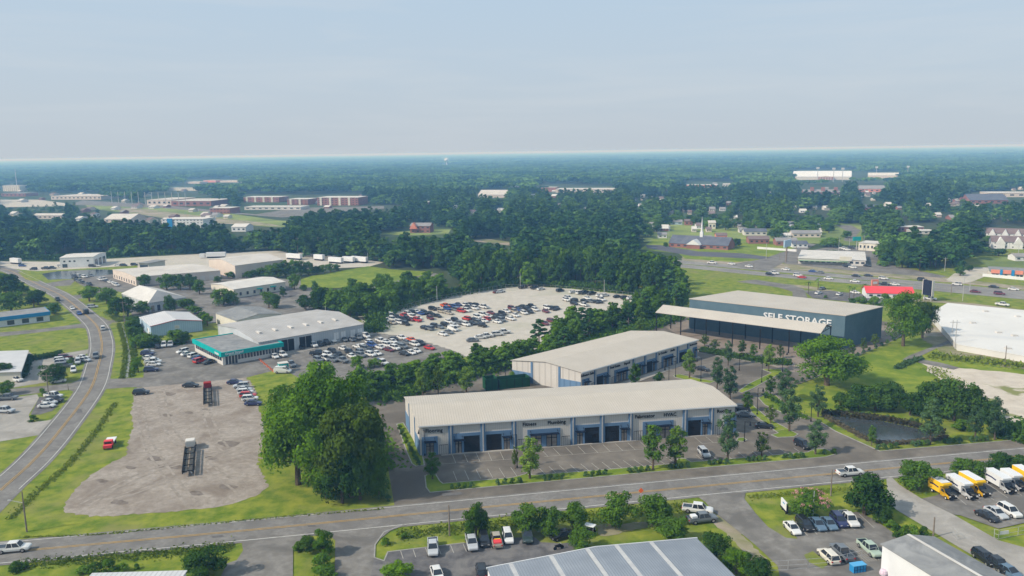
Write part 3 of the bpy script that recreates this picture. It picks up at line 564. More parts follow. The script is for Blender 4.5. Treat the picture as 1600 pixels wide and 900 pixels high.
for i in range(7):
    x = .4 + (W - .8) * i / 6; m = MB()
    m.tube(T(x, .2, 8.3), T(x, D - .2, 8.3), .12, .12, M['darkmetal']); m.tube(T(x, .2, 8.35), T(x, D / 2, 10.35), .12, .12, M['darkmetal']); m.tube(T(x, D - .2, 8.35), T(x, D / 2, 10.35), .12, .12, M['darkmetal']); m.tube(T(x, D / 2, 8.3), T(x, D / 2, 10.35), .08, .08, M['darkmetal'])
    for q in (.25, .75): m.tube(T(x, D * q, 8.3), T(x, D / 2, 10.3), .07, .07, M['darkmetal'])
    m.build('truss', cf.root)
# ---- auction warehouse, office, kiosk
f = Frame((404, 534.5), (568, 506), (340, 507.5), 5.2, 'auction_warehouse', 'big pale gray metal warehouse with two dark open bays by the teal office', 'warehouse')
box_building(f, M['graywall'], M['metalroof'], 'gable', rise=1.9, over=.3)
def ux(f, px, y0, y1, x0, x1): return (G(px, y0 + (px - x0) * (y1 - y0) / (x1 - x0), f.h) - f.A).length
q = lambda px: ux(f, px, 534.5, 506, 404, 568)
for a, b in ((439, 459), (467, 486.5)): opening(f, 'front', q(a), q(b), .0, 4.4, 'bay_panel', M['black'], M['white'])  # flat black slabs paint in the shade inside the two open bays
for a in (521, 532, 547, 558): opening(f, 'front', q(a), q(a + 7.5), 1.2, 3.7, 'dock_door', M['white'], M['steel'])
for u in range(6):
    m = MB(); uu = 4 + u * 6.2; y = f.D * .22
    m.prism([(uu, y), (uu + .9, y), (uu + .9, y + 3.2), (uu, y + 3.2)], 'z', 5.2 + 1.9 * (y + 1.6) / (f.D / 2) - .35, 5.2 + 1.9 * (y + 1.6) / (f.D / 2) + .45, M['offwhite'], f.T); m.build('roof_vent', f.root)
f = Frame((347, 551.8), (440, 536), (303.5, 530.8), 4.3, 'auction_office', 'low flat roofed office with teal fascia reading Grand Strand', 'office building')
box_building(f, M['offwhite'], M['roofg'], 'flat', over=.5, parapet=.25, trim=M['teal'])
m = MB(); W, D, T = f.W, f.D, f.T
for a in ((-.62, W + .5, -.62, -.5), (-.62, -.503, -.497, D + .5)): m.box(*a, 3.05, 4.58, M['teal'], T)
f.part('fascia', m)
n = 18
for i in range(n): opening(f, 'front', 1.0 + (W - 1.6) * i / n, 1.0 + (W - 1.6) * (i + .72) / n, 1.25 if i > 3 else .1, 2.85, 'window', M['glass'])
for i in range(12): opening(f, 'left', .8 + (D - 1.6) * i / 12, .8 + (D - 1.6) * (i + .85) / 12, 1.4, 2.85, 'window', M['glass'])
me = text_mesh('Grand Strand', 1.15, M['white'], .04, bold=.03); o = link('sign_lettering', me, f.root, (T(W * .165, 0, 0)[0] + .4, -.66, 3.55)); o.rotation_euler = (R_(90), 0, 0)
me = text_mesh('AUTO AUCTION', .5, M['white'], .03, bold=.03); o = link('sign_lettering', me, f.root, (T(W * .165, 0, 0)[0] + .4, -.66, 3.12)); o.rotation_euler = (R_(90), 0, 0)
me = text_mesh('Auction', 1.2, M['white'], .04, bold=.03); o = link('sign_lettering', me, f.root, T(-.67, D * .12, 3.4)); o.rotation_euler = (R_(90), 0, f.phi - math.pi)
f = Frame((436, 568.5), (447.5, 567), (434, 563), 3.0, 'ticket_kiosk', 'small teal kiosk standing alone in the lot beside the office', 'kiosk', depth=2.4)
f.W = 3.0; box_building(f, M['teal'], M['offwhite'], 'flat', over=.12); opening(f, 'front', 1.5, 2.4, .2, 2.2, 'door', M['glass'], M['white']); opening(f, 'left', .6, 1.4, 1.2, 2.1, 'window', M['glass'], M['white'])
# ---- other large sheds
f = Frame((235.3, 509.3), (315.5, 500.5), (218, 495.5), 4.4, 'metal_shed', 'light blue metal shed with pale roof and dark red roof edge', 'shed')
box_building(f, M['skyblue'], M['palemetal'], 'gable', rise=1.5, ridge='y'); W, D, T = f.W, f.D, f.T
m = MB(); m.prism([(-.3, 4.32), (W / 2, 5.85), (W + .3, 4.32), (W + .3, 4.12), (W / 2, 5.65), (-.3, 4.12)], 'y', -.36, -.27, M['redtrim'], T); m.build('fascia', f.root)
opening(f, 'front', W * .46, W * .54, 2.3, 3.4, 'window', M['offwhite'], M['white']); opening(f, 'left', D * .15, D * .3, 0, 2.8, 'door', M['white'])
for u in (.2, .5, .75): opening(f, 'left', D * u + D * .1, D * u + D * .16, 1.2, 2.2, 'window', M['glass'])
f = Frame((369.5, 501), (440, 490), (337, 489), 4.6, 'metal_shed', 'gray roofed low shed with cream wall behind the auction warehouse', 'shed')
box_building(f, M['creamwall'], M['roofg'], 'gable', rise=1.4, ridge='y'); opening(f, 'left', 6, 8.5, 0, 3, 'door', M['offwhite'])
f = Frame((232, 473.5), (290.5, 464.5), (190, 458.5), 4.4, 'metal_shed', 'shed with broad pale roof slope and slate gray gable end, among trees', 'shed')
W, D, T = f.W, f.D, f.T; h = 4.4
m = MB(); m.box(0, W, 0, D, 0, h - .1, M['graywall'], T); m.build('wall', f.root)
rz_ = 3.2; rx = W * .5; ry0 = D * .34
m = MB(); m.add([T(-.3, -.3, h), T(W + .3, -.3, h), T(rx, ry0, h + rz_), T(rx, D, h + rz_ * .9), T(-.3, D + .3, h), T(W + .3, D + .3, h)], [(0, 2, 3, 4), (2, 1, 5, 3), (4, 3, 5), (0, 4, 5, 1)], M['offwhite']); m.add([T(-.3, -.32, h + .02), T(W + .3, -.32, h + .02), T(rx, ry0, h + rz_ + .03)], [(0, 1, 2)], M['patina']); m.build('roof', f.root)
for i in range(6): opening(f, 'front', 1 + i * W / 6.5, 2.6 + i * W / 6.5, .1, 3, 'window', M['glass'] if i % 2 else M['glasst'], M['white'])
f = Frame((212, 432.5), (344, 422.5), (176, 421), 5.2, 'distribution_warehouse', 'tan flat roofed warehouse, the one nearest the car park behind the trees', 'warehouse')
box_building(f, M['tan'], M['tanroof'], 'gable', rise=.7, over=.15)
for i in range(9): opening(f, 'left', 3 + i * f.D / 9.5, 4.3 + i * f.D / 9.5, .6, 2.4, 'window', M['glass'])
for i in range(5): opening(f, 'front', 18 + i * 5, 20.5 + i * 5, 0, 2.8, 'dock_door', M['offwhite'])
f = Frame((367, 415), (442, 405.5), (326, 405), 7.6, 'distribution_warehouse', 'taller tan warehouse with pale roof rising behind the first one', 'warehouse')
box_building(f, M['tan'], M['tanroof'], 'gable', rise=2.0, over=.2)
for i in range(4): opening(f, 'front', 4 + i * 6, 6 + i * 6, 0, 2.8, 'dock_door', M['glasst'])
f = Frame((365, 452), (445.5, 440), (329.5, 443.5), 4.6, 'office_shed', 'long low cream office shed with pale roof and small square windows', 'office building')
box_building(f, M['creamwall'], M['offwhite'], 'gable', rise=1.1, over=.3)
for i in range(7): opening(f, 'front', 3 + i * f.W / 7.6, 4.2 + i * f.W / 7.6, 1.0, 2.6, 'window', M['glass'])
for i in (3, 5): 
    m = MB(); m.box(1 + i * f.W / 7.6, 4 + i * f.W / 7.6, -1.5, -.02, 3.0, 3.3, M['teal'], f.T); m.build('awning', f.root)
f = Frame((93, 402.8), (145.5, 401), (115, 396), 6.6, 'depot_building', 'white depot building with dark bay doors beside the gravel yard', 'building')
box_building(f, M['white'], M['offwhite'], 'gable', rise=.8, over=.2)
for i in (.1, .26, .4, .8): opening(f, 'front', f.W * i, f.W * i + 1.2, 3.6, 4.6, 'window', M['glass'])
opening(f, 'front', f.W * .06, f.W * .06 + 3, .0, 2.4, 'door', M['glass'])
for i in range(3): opening(f, 'right', 2 + i * f.D / 3.3, 2 + (i + .7) * f.D / 3.3, 0, 4.6, 'bay_panel', M['glass'], M['white'])
f = Frame((217, 410.5), (232, 411), (226, 400), 6.5, 'loading_shed', 'small white block with dark window band behind the tan warehouses', 'building', depth=14)
box_building(f, M['offwhite'], M['roofg'], 'flat', over=1.0); opening(f, 'front', .6, f.W - .6, 3.6, 5.2, 'window', M['glass'])
f = Frame((0, 496), (76.5, 487), (60, 477), 4.2, 'rental_building', 'low shop with bright blue fascia and gray roof beside the side street', 'shop', depth=14)
x_ = G(-90, 506.5, 4.2); f.A = x_; f.W = (G(76.5, 487, 4.2) - x_).length; f.root.location = (x_.x, x_.y, 0); dd = (G(76.5, 487, 4.2) - x_); f.root.rotation_euler.z = f.rz = math.atan2(dd.y, dd.x)
box_building(f, M['white'], M['roofg'], 'flat', over=.3)
W, D, T = f.W, f.D, f.T
m = MB(); m.box(-.3, W + .4, -.55, -.3, 2.75, 4.35, M['brightblue'], T); m.box(W + .303, W + .45, -.297, D, 3.2, 4.3, M['brightblue'], T); m.build('fascia', f.root)
for i in range(5):
    m = MB(); m.box(W - 3 - i * 7.2, W - 2.6 - i * 7.2, 0, D, 4.003, 4.14, M['white'], T); m.build('roof_seam', f.root)
for i in range(8): opening(f, 'front', W - 5 - i * 5.4, W - 2.4 - i * 5.4, .5, 2.4, 'window', M['glass'])
f = Frame((-60, 592), (31, 580), (0, 548), 3.2, 'small_office', 'pale gray flat roofed office beside a dark hedge at the concrete lot', 'office building')
a = G(-70, 583.5, 3.4); f.A = a; dd = G(31, 580, 3.4) - a; f.W = dd.length; f.h = 3.4; f.rz = math.atan2(dd.y, dd.x); c_ = G(42.5, 547.5, 3.4) - G(31, 580, 3.4); f.D = c_.length; f.phi = math.atan2(c_.y, c_.x) - f.rz; f.cx, f.sx = math.cos(f.phi), math.sin(f.phi); f.root.location = (a.x, a.y, 0); f.root.rotation_euler.z = f.rz
box_building(f, M['creamwall'], M['palemetal'], 'flat', over=.5)
for i in range(6): opening(f, 'right', 2 + i * f.D / 6.5, 4 + i * f.D / 6.5, .8, 2.3, 'window', M['tanglass'], M['white'])
# ---- bottom of the picture
f = Frame((640, 1080), (762, 887), (1090, 840), 5.6, 'corrugated_warehouse', 'blue gray corrugated roof with white strips at the bottom of the picture', 'warehouse')
a = G(762, 887, 5.6); b = G(1090, 840, 5.6); dd = b - a; n_ = Vector((dd.y, -dd.x)).normalized()
f.A = a + n_ * 26; f.W = dd.length; f.h = 5.6; f.rz = math.atan2(dd.y, dd.x); f.D = 26; f.phi = math.pi / 2; f.cx, f.sx = 0.0, 1.0; f.root.location = (f.A.x, f.A.y, 0); f.root.rotation_euler.z = f.rz
W, D, T = f.W, f.D, f.T
m = MB(); m.box(0, W, 0, D, 0, 5.1, M['white'], T); m.build('wall', f.root)
m = MB(); m.prism([(0, 5.35), (W / 2, 6.3), (W, 5.35), (W, 5.2), (W / 2, 6.15), (0, 5.2)], 'y', -.3, D + .3, M['blueroof'], T); m.build('roof', f.root)
m = MB()
for px in (.105, .29, .46, .6, .77):
    x = W * px; zz = 5.36 + .95 * (1 - abs(x - W / 2) / (W / 2)); m.box(x - .35, x + .35, -.28, D + .28, zz + .005, zz + .05, mat('skylight_strip', (.48, .48, .47), (.40, .40, .41), .6), T)
m.build('skylight_strip', f.root)
m = MB(); m.prism([(-.15, 5.45), (W / 2, 6.42), (W + .15, 5.45), (W + .15, 5.15), (W / 2, 6.1), (-.15, 5.15)], 'y', D + .31, D + .45, M['white'], T); m.build('fascia', f.root)
f = Frame((1379, 850), (1460, 839), (1600, 980), 5.0, 'metal_shed', 'white walled metal shed with gray ridged roof by the concrete drive', 'shed')
a = G(1379, 850, 5); b = G(1460, 839, 5); c_ = G(1560, 895, 5) - b; k = 30 / c_.length
f.A = a + c_ * k; dd = b - a; f.W = dd.length; f.D = 30; f.rz = math.atan2(dd.y, dd.x); f.phi = math.atan2(-c_.y, -c_.x) - f.rz; f.cx, f.sx = math.cos(f.phi), math.sin(f.phi); f.root.location = (f.A.x, f.A.y, 0); f.root.rotation_euler.z = f.rz
box_building(f, M['white'], M['palemetal'] if 0 else M['roofg'], 'gable', rise=1.0, ridge='y', over=.25)
m = MB(); m.box(f.W / 2 - .25, f.W / 2 + .25, -.2, f.D + .2, 6.0, 6.08, M['offwhite'], f.T); m.build('ridge_cap', f.root)
for v, z0 in ((f.D - 7.5, 1), (f.D - 13, 1)): opening(f, 'left', v, v + 1.2, z0, z0 + 1.4, 'window', M['glass'], M['darkmetal'])
opening(f, 'left', f.D - 17, f.D - 14.5, 0, 2.8, 'door', M['steel'])
f = Frame((145, 896), (290, 892), (145, 990), 4, 'low_building', 'sliver of a pale flat roof showing at the lower left edge', 'building', depth=1)
a = G(145, 896, 4); b = G(290, 892, 4); dd = b - a; n_ = Vector((dd.y, -dd.x)).normalized(); f.A = a + n_ * 14; f.W = dd.length; f.D = 14; f.root.location = (f.A.x, f.A.y, 0)
box_building(f, M['white'], M['palemetal'], 'flat', over=.2)
# ---- white flat roof at the right
a = G(1496, 538, 2.2); b = G(1453, 490, 2.2); c_ = G(1481, 473.5, 2.2); d_ = G(1900, 513.5, 2.2); e_ = G(1900, 608, 2.2)
r0 = link('white_roof_building', None, None, (a.x, a.y, 0)); tag(r0, 'very wide low building under one dazzling white flat roof', 'building')
L_ = [tuple(p - a) for p in (a, e_, d_, c_, b)]
m = MB(); m.prism(L_, 'z', 0, 2.0, M['membrane']); m.build('wall', r0)
m = MB(); m.prism([(x * 1.003 - .1, y * 1.003) for x, y in L_], 'z', 2.003, 2.25, M['membrane']); m.build('roof', r0)
for px, py in ((1520, 505), (1560, 520), (1590, 495), (1585, 525), (1540, 487), (1575, 545)):
    g = G(px, py, 2.25) - a; m = MB(); m.box(g.x - .9, g.x + .9, g.y - .7, g.y + .7, 2.253, 2.8, M['offwhite']); m.build('roof_unit', r0)
# ---- middle distance and far buildings: base pixel corners, height by the roof line
def far(name, label, x0, x1, yb, yt, wallm, roofm, depth, roof='gable', rise=None, ridge='x', cat='building', group=None, yb2=None, wins=0, floors=1, winm=None, gap=.55):
    yb2 = yb if yb2 is None else yb2
    g = G(x0, yb); h = hgt(x0, yb, yt); 
    f = Frame.__new__(Frame); f.A = g; B = G(x1, yb2); d = B - g; f.W = d.length; f.h = h; f.rz = math.atan2(d.y, d.x); f.D = depth; f.phi = math.pi / 2; f.cx, f.sx = 0., 1.
    f.root = link(name, None, None, (g.x, g.y, 0), f.rz); tag(f.root, label, cat, group)
    box_building(f, wallm, roofm, roof, rise=(rise if rise is not None else depth * .16), over=.4, ridge=ridge)
    for k in range(floors):
        for i in range(wins):
            u = f.W * (i + gap / 2 + .05) / wins; opening(f, 'front', u, u + f.W / wins * (1 - gap), h * (k + .35) / floors, h * (k + .68) / floors, 'window', winm or M['glass'])
    return f
f = far('church', 'brick church with dark roof, white porch gables and a white steeple', 993 + 52, 1137, 386, 379, M['brick'], M['darkroof'], 16, rise=5, cat='church', yb2=391, wins=9)
W, D, T = f.W, f.D, f.T
m = MB(); m.prism([(W * .33, 3.0), (W * .45, 6.6), (W * .57, 3.0)], 'y', -4, 4, M['white']); m.box(W * .34, W * .56, -3.5, -.4, 0, 3.0, M['brick']); m.build('porch', f.root)
m = MB(); m.box(W * .5 - 1.1, W * .5 + 1.1, D * .5 - 1.1, D * .5 + 1.1, f.h + 3.5, f.h + 8, M['white']); m.tube((W * .5, D * .5, f.h + 8), (W * .5, D * .5, f.h + 19), .9, .05, M['white'], 8); m.build('steeple', f.root)
f = far('shop_row', 'long one storey row of shops with pale roof and covered front', 1247, 1352, 412, 403, M['offwhite'], M['offwhite'], 42, roof='flat', cat='shop', yb2=416, wins=12, gap=.4)
m = MB(); m.box(0, f.W * .75, -3, -.42, f.h * .62, f.h * .7, mat('green_awning', (.22, .32, .2)), f.T); m.build('awning', f.root)
m = MB(); m.box(f.W * .62, f.W * .8, -.5, 1, f.h * .8, f.h * 1.5, M['creamwall'], f.T); m.build('gable_front', f.root)
far('bank_building', 'small cream building with white roof behind the shop row', 1341, 1371, 391, 379, M['creamwall'], M['offwhite'], 16, roof='flat', cat='building', yb2=393, wins=5)
f = far('sign_shop', 'low shop with coral panels and a bright blue entrance', 1546, 1640, 432, 423, M['creamwall'], M['roofg'], 18, roof='flat', cat='shop', yb2=437)
for a_, b_ in ((.02, .17), (.22, .36), (.42, .56)):
    m = MB(); m.box(f.W * a_, f.W * b_, -.5, -.03, f.h * .62, f.h * 1.25, M['coral'], f.T); m.build('sign_panel', f.root)
m = MB(); m.box(f.W * .175, f.W * .215, -.8, -.03, 0, f.h * 1.3, M['brightblue'], f.T); m.box(f.W * .365, f.W * .415, -.8, -.03, 0, f.h * 1.3, M['brightblue'], f.T); m.build('entrance_pier', f.root)
for a_ in (.04, .1, .25, .45, .51): opening(f, 'front', f.W * a_, f.W * (a_ + .05), .3, f.h * .5, 'window', M['glass'])
f = far('diner', 'small white building under a bright red roof behind the storage building', 1354, 1428, 466, 457, M['white'], M['red'], 12, rise=2.2, cat='restaurant', yb2=468, wins=6)
# townhouses
for r_, (xs, yb, yt, n) in enumerate((((1540, 1640), 373, 363.5, 5), ((1549, 1660), 388, 377, 4))):
    for i in range(n):
        a0 = xs[0] + (xs[1] - xs[0]) * i / n; a1 = xs[0] + (xs[1] - xs[0]) * (i + 1) / n
        f = far('townhouse', '', a0, a1 - .3, yb + i * .8, yt + i * .8, M['white'], M['brownroof'], 12, rise=3.4, cat='townhouse', group='white townhouses with brown roofs', wins=2, floors=2, yb2=yb + (i + 1) * .8)
        reg(f.root, 'white townhouse with brown roof', 'in the farther row' if r_ == 0 else 'in the nearer row', 'townhouse', 'white townhouses with brown roofs')
        m = MB(); m.prism([(f.W * .2, f.h * .7), (f.W * .5, f.h + 3), (f.W * .8, f.h * .7)], 'y', -1.2, 4, M['white']); m.box(f.W * .25, f.W * .75, -1.1, -.02, 0, f.h * .7, M['white'], f.T); m.build('gable_bay', f.root)
# stadium
f = far('stadium', 'long pale sloped stadium stand above the trees', 1238, 1330, 281, 276, M['offwhite'], M['white'], 90, roof='gable', rise=11, cat='stadium')
m = MB(); m.box(f.W * .45, f.W * .7, -14, -1, 0, f.h * 1.0, M['brick']); m.prism([(f.W * .47, f.h), (f.W * .575, f.h * 1.25), (f.W * .68, f.h)], 'y', -14, -1, M['creamwall']); m.build('entrance_block', f.root)
for i in range(5):
    for k in range(2): opening(f, 'front', f.W * (.47 + i * .045), f.W * (.49 + i * .045), f.h * (.15 + k * .4), f.h * (.4 + k * .4), 'window', M['offwhite'], proud=14.2)
FAR = [  # name, label, x0,x1, base y, top y, wall, roof, depth, roof kind, windows, floors
 ('apartment_tower', 'cream apartment block at the far left edge near the horizon', 5, 31, 299, 287.5, 'creamwall', 'offwhite', 20, 'flat', 8, 5),
 ('brick_hall', 'low dark brick hall beneath the cream apartment block', 2, 40, 307, 301, 'brick', 'roofg', 30, 'flat', 6, 1),
 ('mall_building', 'long cream shopping mall building beyond the grass strip', 80, 158, 312, 305, 'tan', 'tanroof', 60, 'flat', 12, 1),
 ('store_building', 'cream big box store left of the brick blocks', 230, 268, 321, 310, 'tan', 'tanroof', 60, 'flat', 5, 1),
 ('store_building', 'red brick big box store joined to the cream one', 268, 330, 322, 312, 'brick', 'tanroof', 60, 'flat', 6, 1),
 ('brick_office', 'red brick office block in front of the big box stores', 328, 359, 334, 323, 'brick', 'offwhite', 25, 'flat', 6, 2),
 ('hospital_wing', 'white and brick hospital wing left of the tall brick blocks', 381, 436, 316, 306, 'brick', 'offwhite', 30, 'flat', 8, 3),
 ('hospital_wing', 'low brick hospital wing between the two larger ones', 449, 481, 320, 309, 'brick', 'offwhite', 30, 'flat', 5, 3),
 ('hospital_wing', 'tallest red brick hospital block with white roof edge', 496, 560, 321, 305.5, 'brick', 'offwhite', 35, 'flat', 12, 4),
 ('white_hall', 'long white low hall in front of the hospital', 382, 470, 328, 322, 'offwhite', 'offwhite', 25, 'flat', 9, 1),
 ('brick_school', 'brick school block rising above the mid distance forest', 846, 868, 300, 291, 'brick', 'offwhite', 25, 'flat', 0, 1),
 ('school_hall', 'pale school roofs right of the brick school block', 868, 960, 301, 294, 'tan', 'offwhite', 40, 'flat', 8, 1),
 ('college_hall', 'tan and pink college hall at the centre of the forest horizon', 1072, 1120, 293, 288, 'coral', 'offwhite', 30, 'flat', 5, 1),
 ('college_hall', 'small white college hall left of the stadium', 1129, 1142, 292, 286, 'offwhite', 'offwhite', 25, 'flat', 3, 1),
 ('arena', 'pale arched arena roof to the right of the stadium', 1356, 1404, 279, 273, 'tan', 'offwhite', 35, 'gable', 0, 1),
 ('college_building', 'gray roofed brick college building below the stadium', 1341, 1383, 300, 294, 'coral', 'grayroof2', 30, 'gable', 5, 1),
 ('college_building', 'long gray roofed college building with brick chimneys', 1255, 1312, 305, 299, 'brick', 'grayroof2', 22, 'gable', 8, 1),
 ('brick_house', 'gray roofed brick house deep among the right hand trees', 1350, 1372, 328, 323, 'brick', 'darkroof', 16, 'gable', 3, 1),
 ('long_store', 'blue gray roofed long store near the right edge', 1515, 1575, 318, 311, 'brick', 'darkroof', 40, 'gable', 6, 1),
 ('long_store', 'tan roofed store behind the long gray roofed one', 1545, 1660, 308, 300, 'tan', 'tanroof', 40, 'flat', 8, 1),
 ('brick_house', 'brick manor with steep gables in a clearing in the woods', 641, 672, 364, 352, 'brick', 'grayroof2', 14, 'gable', 4, 2),
 ('hotel', 'white four storey hotel with a blue corner tower', 254, 318, 358, 341, 'white', 'offwhite', 24, 'flat', 12, 4),
 ('wide_roof_store', 'broad gray hip roofed building among the left woods', 163, 204, 348, 342, 'tan', 'tanroof', 30, 'gable', 5, 1),
 ('round_roof_hall', 'hall with low pale arched roof in the central woods', 747, 790, 309, 303, 'tan', 'tanroof', 40, 'gable', 0, 1),
 ('small_store', 'white and pink domed store right of the hotel', 362, 384, 362, 354, 'white', 'offwhite', 16, 'gable', 3, 1),
 ('white_store', 'white long building half hidden above the forest at right', 1407, 1443, 362, 354, 'brick', 'offwhite', 14, 'flat', 6, 1),
 ('white_store', 'flat white roofed building next to the half hidden one', 1424, 1460, 366, 360, 'offwhite', 'offwhite', 12, 'flat', 4, 1),
 ('bungalow', 'gray roofed bungalow beside the cross street', 1213, 1246, 384, 376, 'brick', 'grayroof2', 12, 'gable', 4, 1),
 ('bungalow', 'white walled bungalow with hip roof beside the billboard', 1238, 1262, 387, 380, 'white', 'darkroof', 10, 'gable', 3, 1),
 ('bungalow', 'long tan bungalow with gray roof above the cross street', 1238, 1282, 371, 364, 'tan', 'grayroof2', 12, 'gable', 5, 1),
 ('bungalow', 'brick bungalow behind the church lawn', 1170, 1202, 381, 373, 'brick', 'brownroof', 12, 'gable', 4, 1),
 ('bungalow', 'blue gray roofed bungalow above the brick one', 1163, 1198, 368, 361, 'offwhite', 'darkroof', 12, 'gable', 4, 1),
 ('bungalow', 'pink brick bungalow right behind the church steeple', 1119, 1136, 375, 367, 'coral', 'brownroof', 10, 'gable', 3, 1),
 ('bungalow', 'tall cream gabled house behind the church', 1107, 1118, 358, 347, 'creamwall', 'tanroof', 10, 'gable', 2, 1),
 ('bungalow', 'small white house left of the church steeple', 1028, 1042, 372, 366, 'white', 'grayroof2', 9, 'gable', 2, 1),
 ('bungalow', 'pale house at the edge of the dark woods', 1008, 1026, 359, 352, 'tan', 'grayroof2', 10, 'gable', 3, 1),
 ('bungalow', 'blue gray house above the cluster of small houses', 1048, 1066, 351, 346, 'skyblue', 'grayroof2', 10, 'gable', 2, 1),
 ('bungalow', 'brick house with red roof above the church', 1070, 1082, 352, 345, 'brick', 'brownroof', 10, 'gable', 2, 1),
 ('bungalow', 'small white house right of the church steeple', 1099, 1112, 378, 371, 'white', 'grayroof2', 9, 'gable', 2, 1),
 ('bungalow', 'white cottage with gable at the far right lawn edge', 1586, 1606, 408, 400, 'white', 'grayroof2', 9, 'gable', 2, 1),
 ('tan_cabin', 'row of tan roofed cabins in the left woods', 52, 96, 342, 336, 'tan', 'tanroof', 12, 'gable', 6, 1),
 ('far_barn', 'pale barn roof far off near the left horizon', 290, 312, 287, 283.5, 'tan', 'offwhite', 30, 'flat', 0, 1),
 ('far_barn', 'pink roofed hall right of the far pale barn', 318, 337, 285, 281, 'coral', 'offwhite', 30, 'flat', 0, 1),
 ('far_barn', 'long tan hall beside the pink roofed one', 344, 378, 285, 281.5, 'tan', 'offwhite', 30, 'flat', 0, 1),
 ('white_shed', 'cream low shed in the trees below the far halls', 264, 308, 298, 293, 'creamwall', 'offwhite', 25, 'flat', 0, 1),
]
for (nm, lb, x0, x1, yb, yt, wm, rm, dp, rk, nw, fl) in FAR:
    yt = yb - (yb - yt) * (.8 if yb < 335 else .92)
    f = far(nm, lb, x0, x1, yb, yt, M[wm], M[rm], dp, roof=rk, cat='house' if nm in ('bungalow', 'brick_house', 'tan_cabin') else 'building', wins=nw, floors=fl)
    if nm == 'hospital_wing':
        for k in range(int(f.W / 14)): m = MB(); m.box(4 + k * 14, 7 + k * 14, -.6, -.1, 0, f.h * .98, M['creamwall']); m.build('pier', f.root)
    if nm == 'hotel':
        m = MB(); m.box(f.W * .14, f.W * .26, -1, -.1, 0, f.h * 1.06, M['brightblue']); m.build('tower', f.root)
    if lb.startswith('long gray roofed college'):
        for k in (.2, .5, .85): m = MB(); m.box(f.W * k, f.W * k + 5, 4, 8, f.h, f.h + 7, M['brick']); m.build('chimney', f.root)
    if lb.startswith('brick manor'):
        m = MB(); m.prism([(0, f.h * .6), (f.W * .2, f.h * 1.5), (f.W * .4, f.h * .6)], 'y', -2.5, 3, M['coral']); m.build('gable_front', f.root)
HS = []
rh = random.Random(21)
for zone, xr, yr, n in (('in the cluster behind the church', (1010, 1160), (347, 366), 14), ('between the church and the cross street', (1170, 1300), (350, 372), 8), ('in the woods on the right', (985, 1600), (287, 345), 60), ('in the woods on the left', (10, 350), (296, 350), 42), ('in the central woods', (480, 960), (290, 335), 18)):
    for i in range(n):
        x = rh.uniform(*xr); y = rh.uniform(*yr); w_ = rh.uniform(3.5, 9) * (y - 230) / 90; hh = rh.uniform(2.0, 3.6) * (y - 230) / 90
        wm = rh.choice(['white', 'creamwall', 'tan', 'brick', 'offwhite']); rm = rh.choice(['grayroof2', 'brownroof', 'tanroof', 'offwhite', 'offwhite'])
        f = far('house', '', x, x + w_, y, y - hh, M[wm], M[rm], rh.uniform(9, 16), roof='gable', cat='house', group='small houses in the woods', wins=3)
        reg(f.root, 'small house', zone, 'house', 'small houses in the woods', x); HS.append([(x - .5, y - hh * 1.25), (x + w_ + .5, y - hh * 1.25), (x + w_ + .5, y - hh * .15), (x - .5, y - hh * .15)])
# water tower
g = G(698, 258); m = MB(); r0 = link('water_tower', None, None, (g.x, g.y, 0)); tag(r0, 'white water tower on the horizon above the centre woods', 'water tower')
m.loft([[(r * math.cos(t), r * math.sin(t), z) for t in [i * math.pi / 6 for i in range(12)]] for r, z in ((4, 20), (12, 24), (14, 30), (11, 36), (2, 39))], M['white']); m.build('tank', r0, smooth=True)
m = MB(); m.tube((0, 0, 0), (0, 0, 21), 3, 2.4, M['white'], 10); m.build('stem', r0)
# ------------------------------------------------------------------ vehicles
COL = dict(w=(.62, .62, .61), s=(.42, .44, .46), g=(.13, .145, .16), k=(.012, .013, .016), b=(.02, .06, .22), r=(.45, .02, .02), m=(.12, .015, .025), t=(.34, .30, .24), n=(.02, .025, .09), O=(.6, .09, .02), l=(.36, .45, .37), d=(.03, .05, .05), u=(.09, .15, .22), c=(.62, .58, .50))
CN = dict(w='white', s='silver', g='gray', k='black', b='blue', r='red', m='maroon', t='tan', n='navy', O='orange', l='pale green', d='dark green', u='slate blue', c='cream')
SPEC = dict(  # length, width, body stations (x, z low, z high, half width), cabin (base x0,x1, top x0,x1, z base, z top)
 sedan=(4.75, ((-2.37, .42, .78, .70), (-2.2, .25, .93, .84), (-1.3, .22, .98, .90), (.9, .22, .95, .90), (1.9, .24, .82, .87), (2.25, .28, .70, .78), (2.37, .38, .58, .66)), (-1.85, 1.15, -1.05, .25, .93, 1.42)),
 suv=(4.75, ((-2.37, .45, .9, .78), (-2.25, .32, 1.05, .88), (-1.2, .3, 1.08, .93), (1.0, .3, 1.06, .93), (1.95, .32, .98, .90), (2.3, .35, .85, .80), (2.37, .45, .7, .7)), (-2.28, 1.2, -1.95, .45, 1.03, 1.72)),
 pickup=(5.7, ((-2.85, .5, .95, .88), (-2.75, .45, 1.1, .93), (-.9, .4, 1.12, .97), (1.1, .4, 1.12, .97), (2.4, .42, 1.05, .95), (2.75, .45, .95, .88), (2.85, .55, .8, .8)), (-.95, 1.45, -.75, .85, 1.09, 1.85)),
 van=(5.4, ((-2.7, .45, 1.7, .88), (-2.6, .35, 1.85, .96), (-1.2, .33, 1.9, .98), (1.2, .33, 1.6, .98), (2.0, .35, 1.15, .95), (2.6, .4, .9, .88), (2.7, .5, .75, .8)), (-2.35, 1.95, -2.3, 1.05, 1.3, 2.12)))
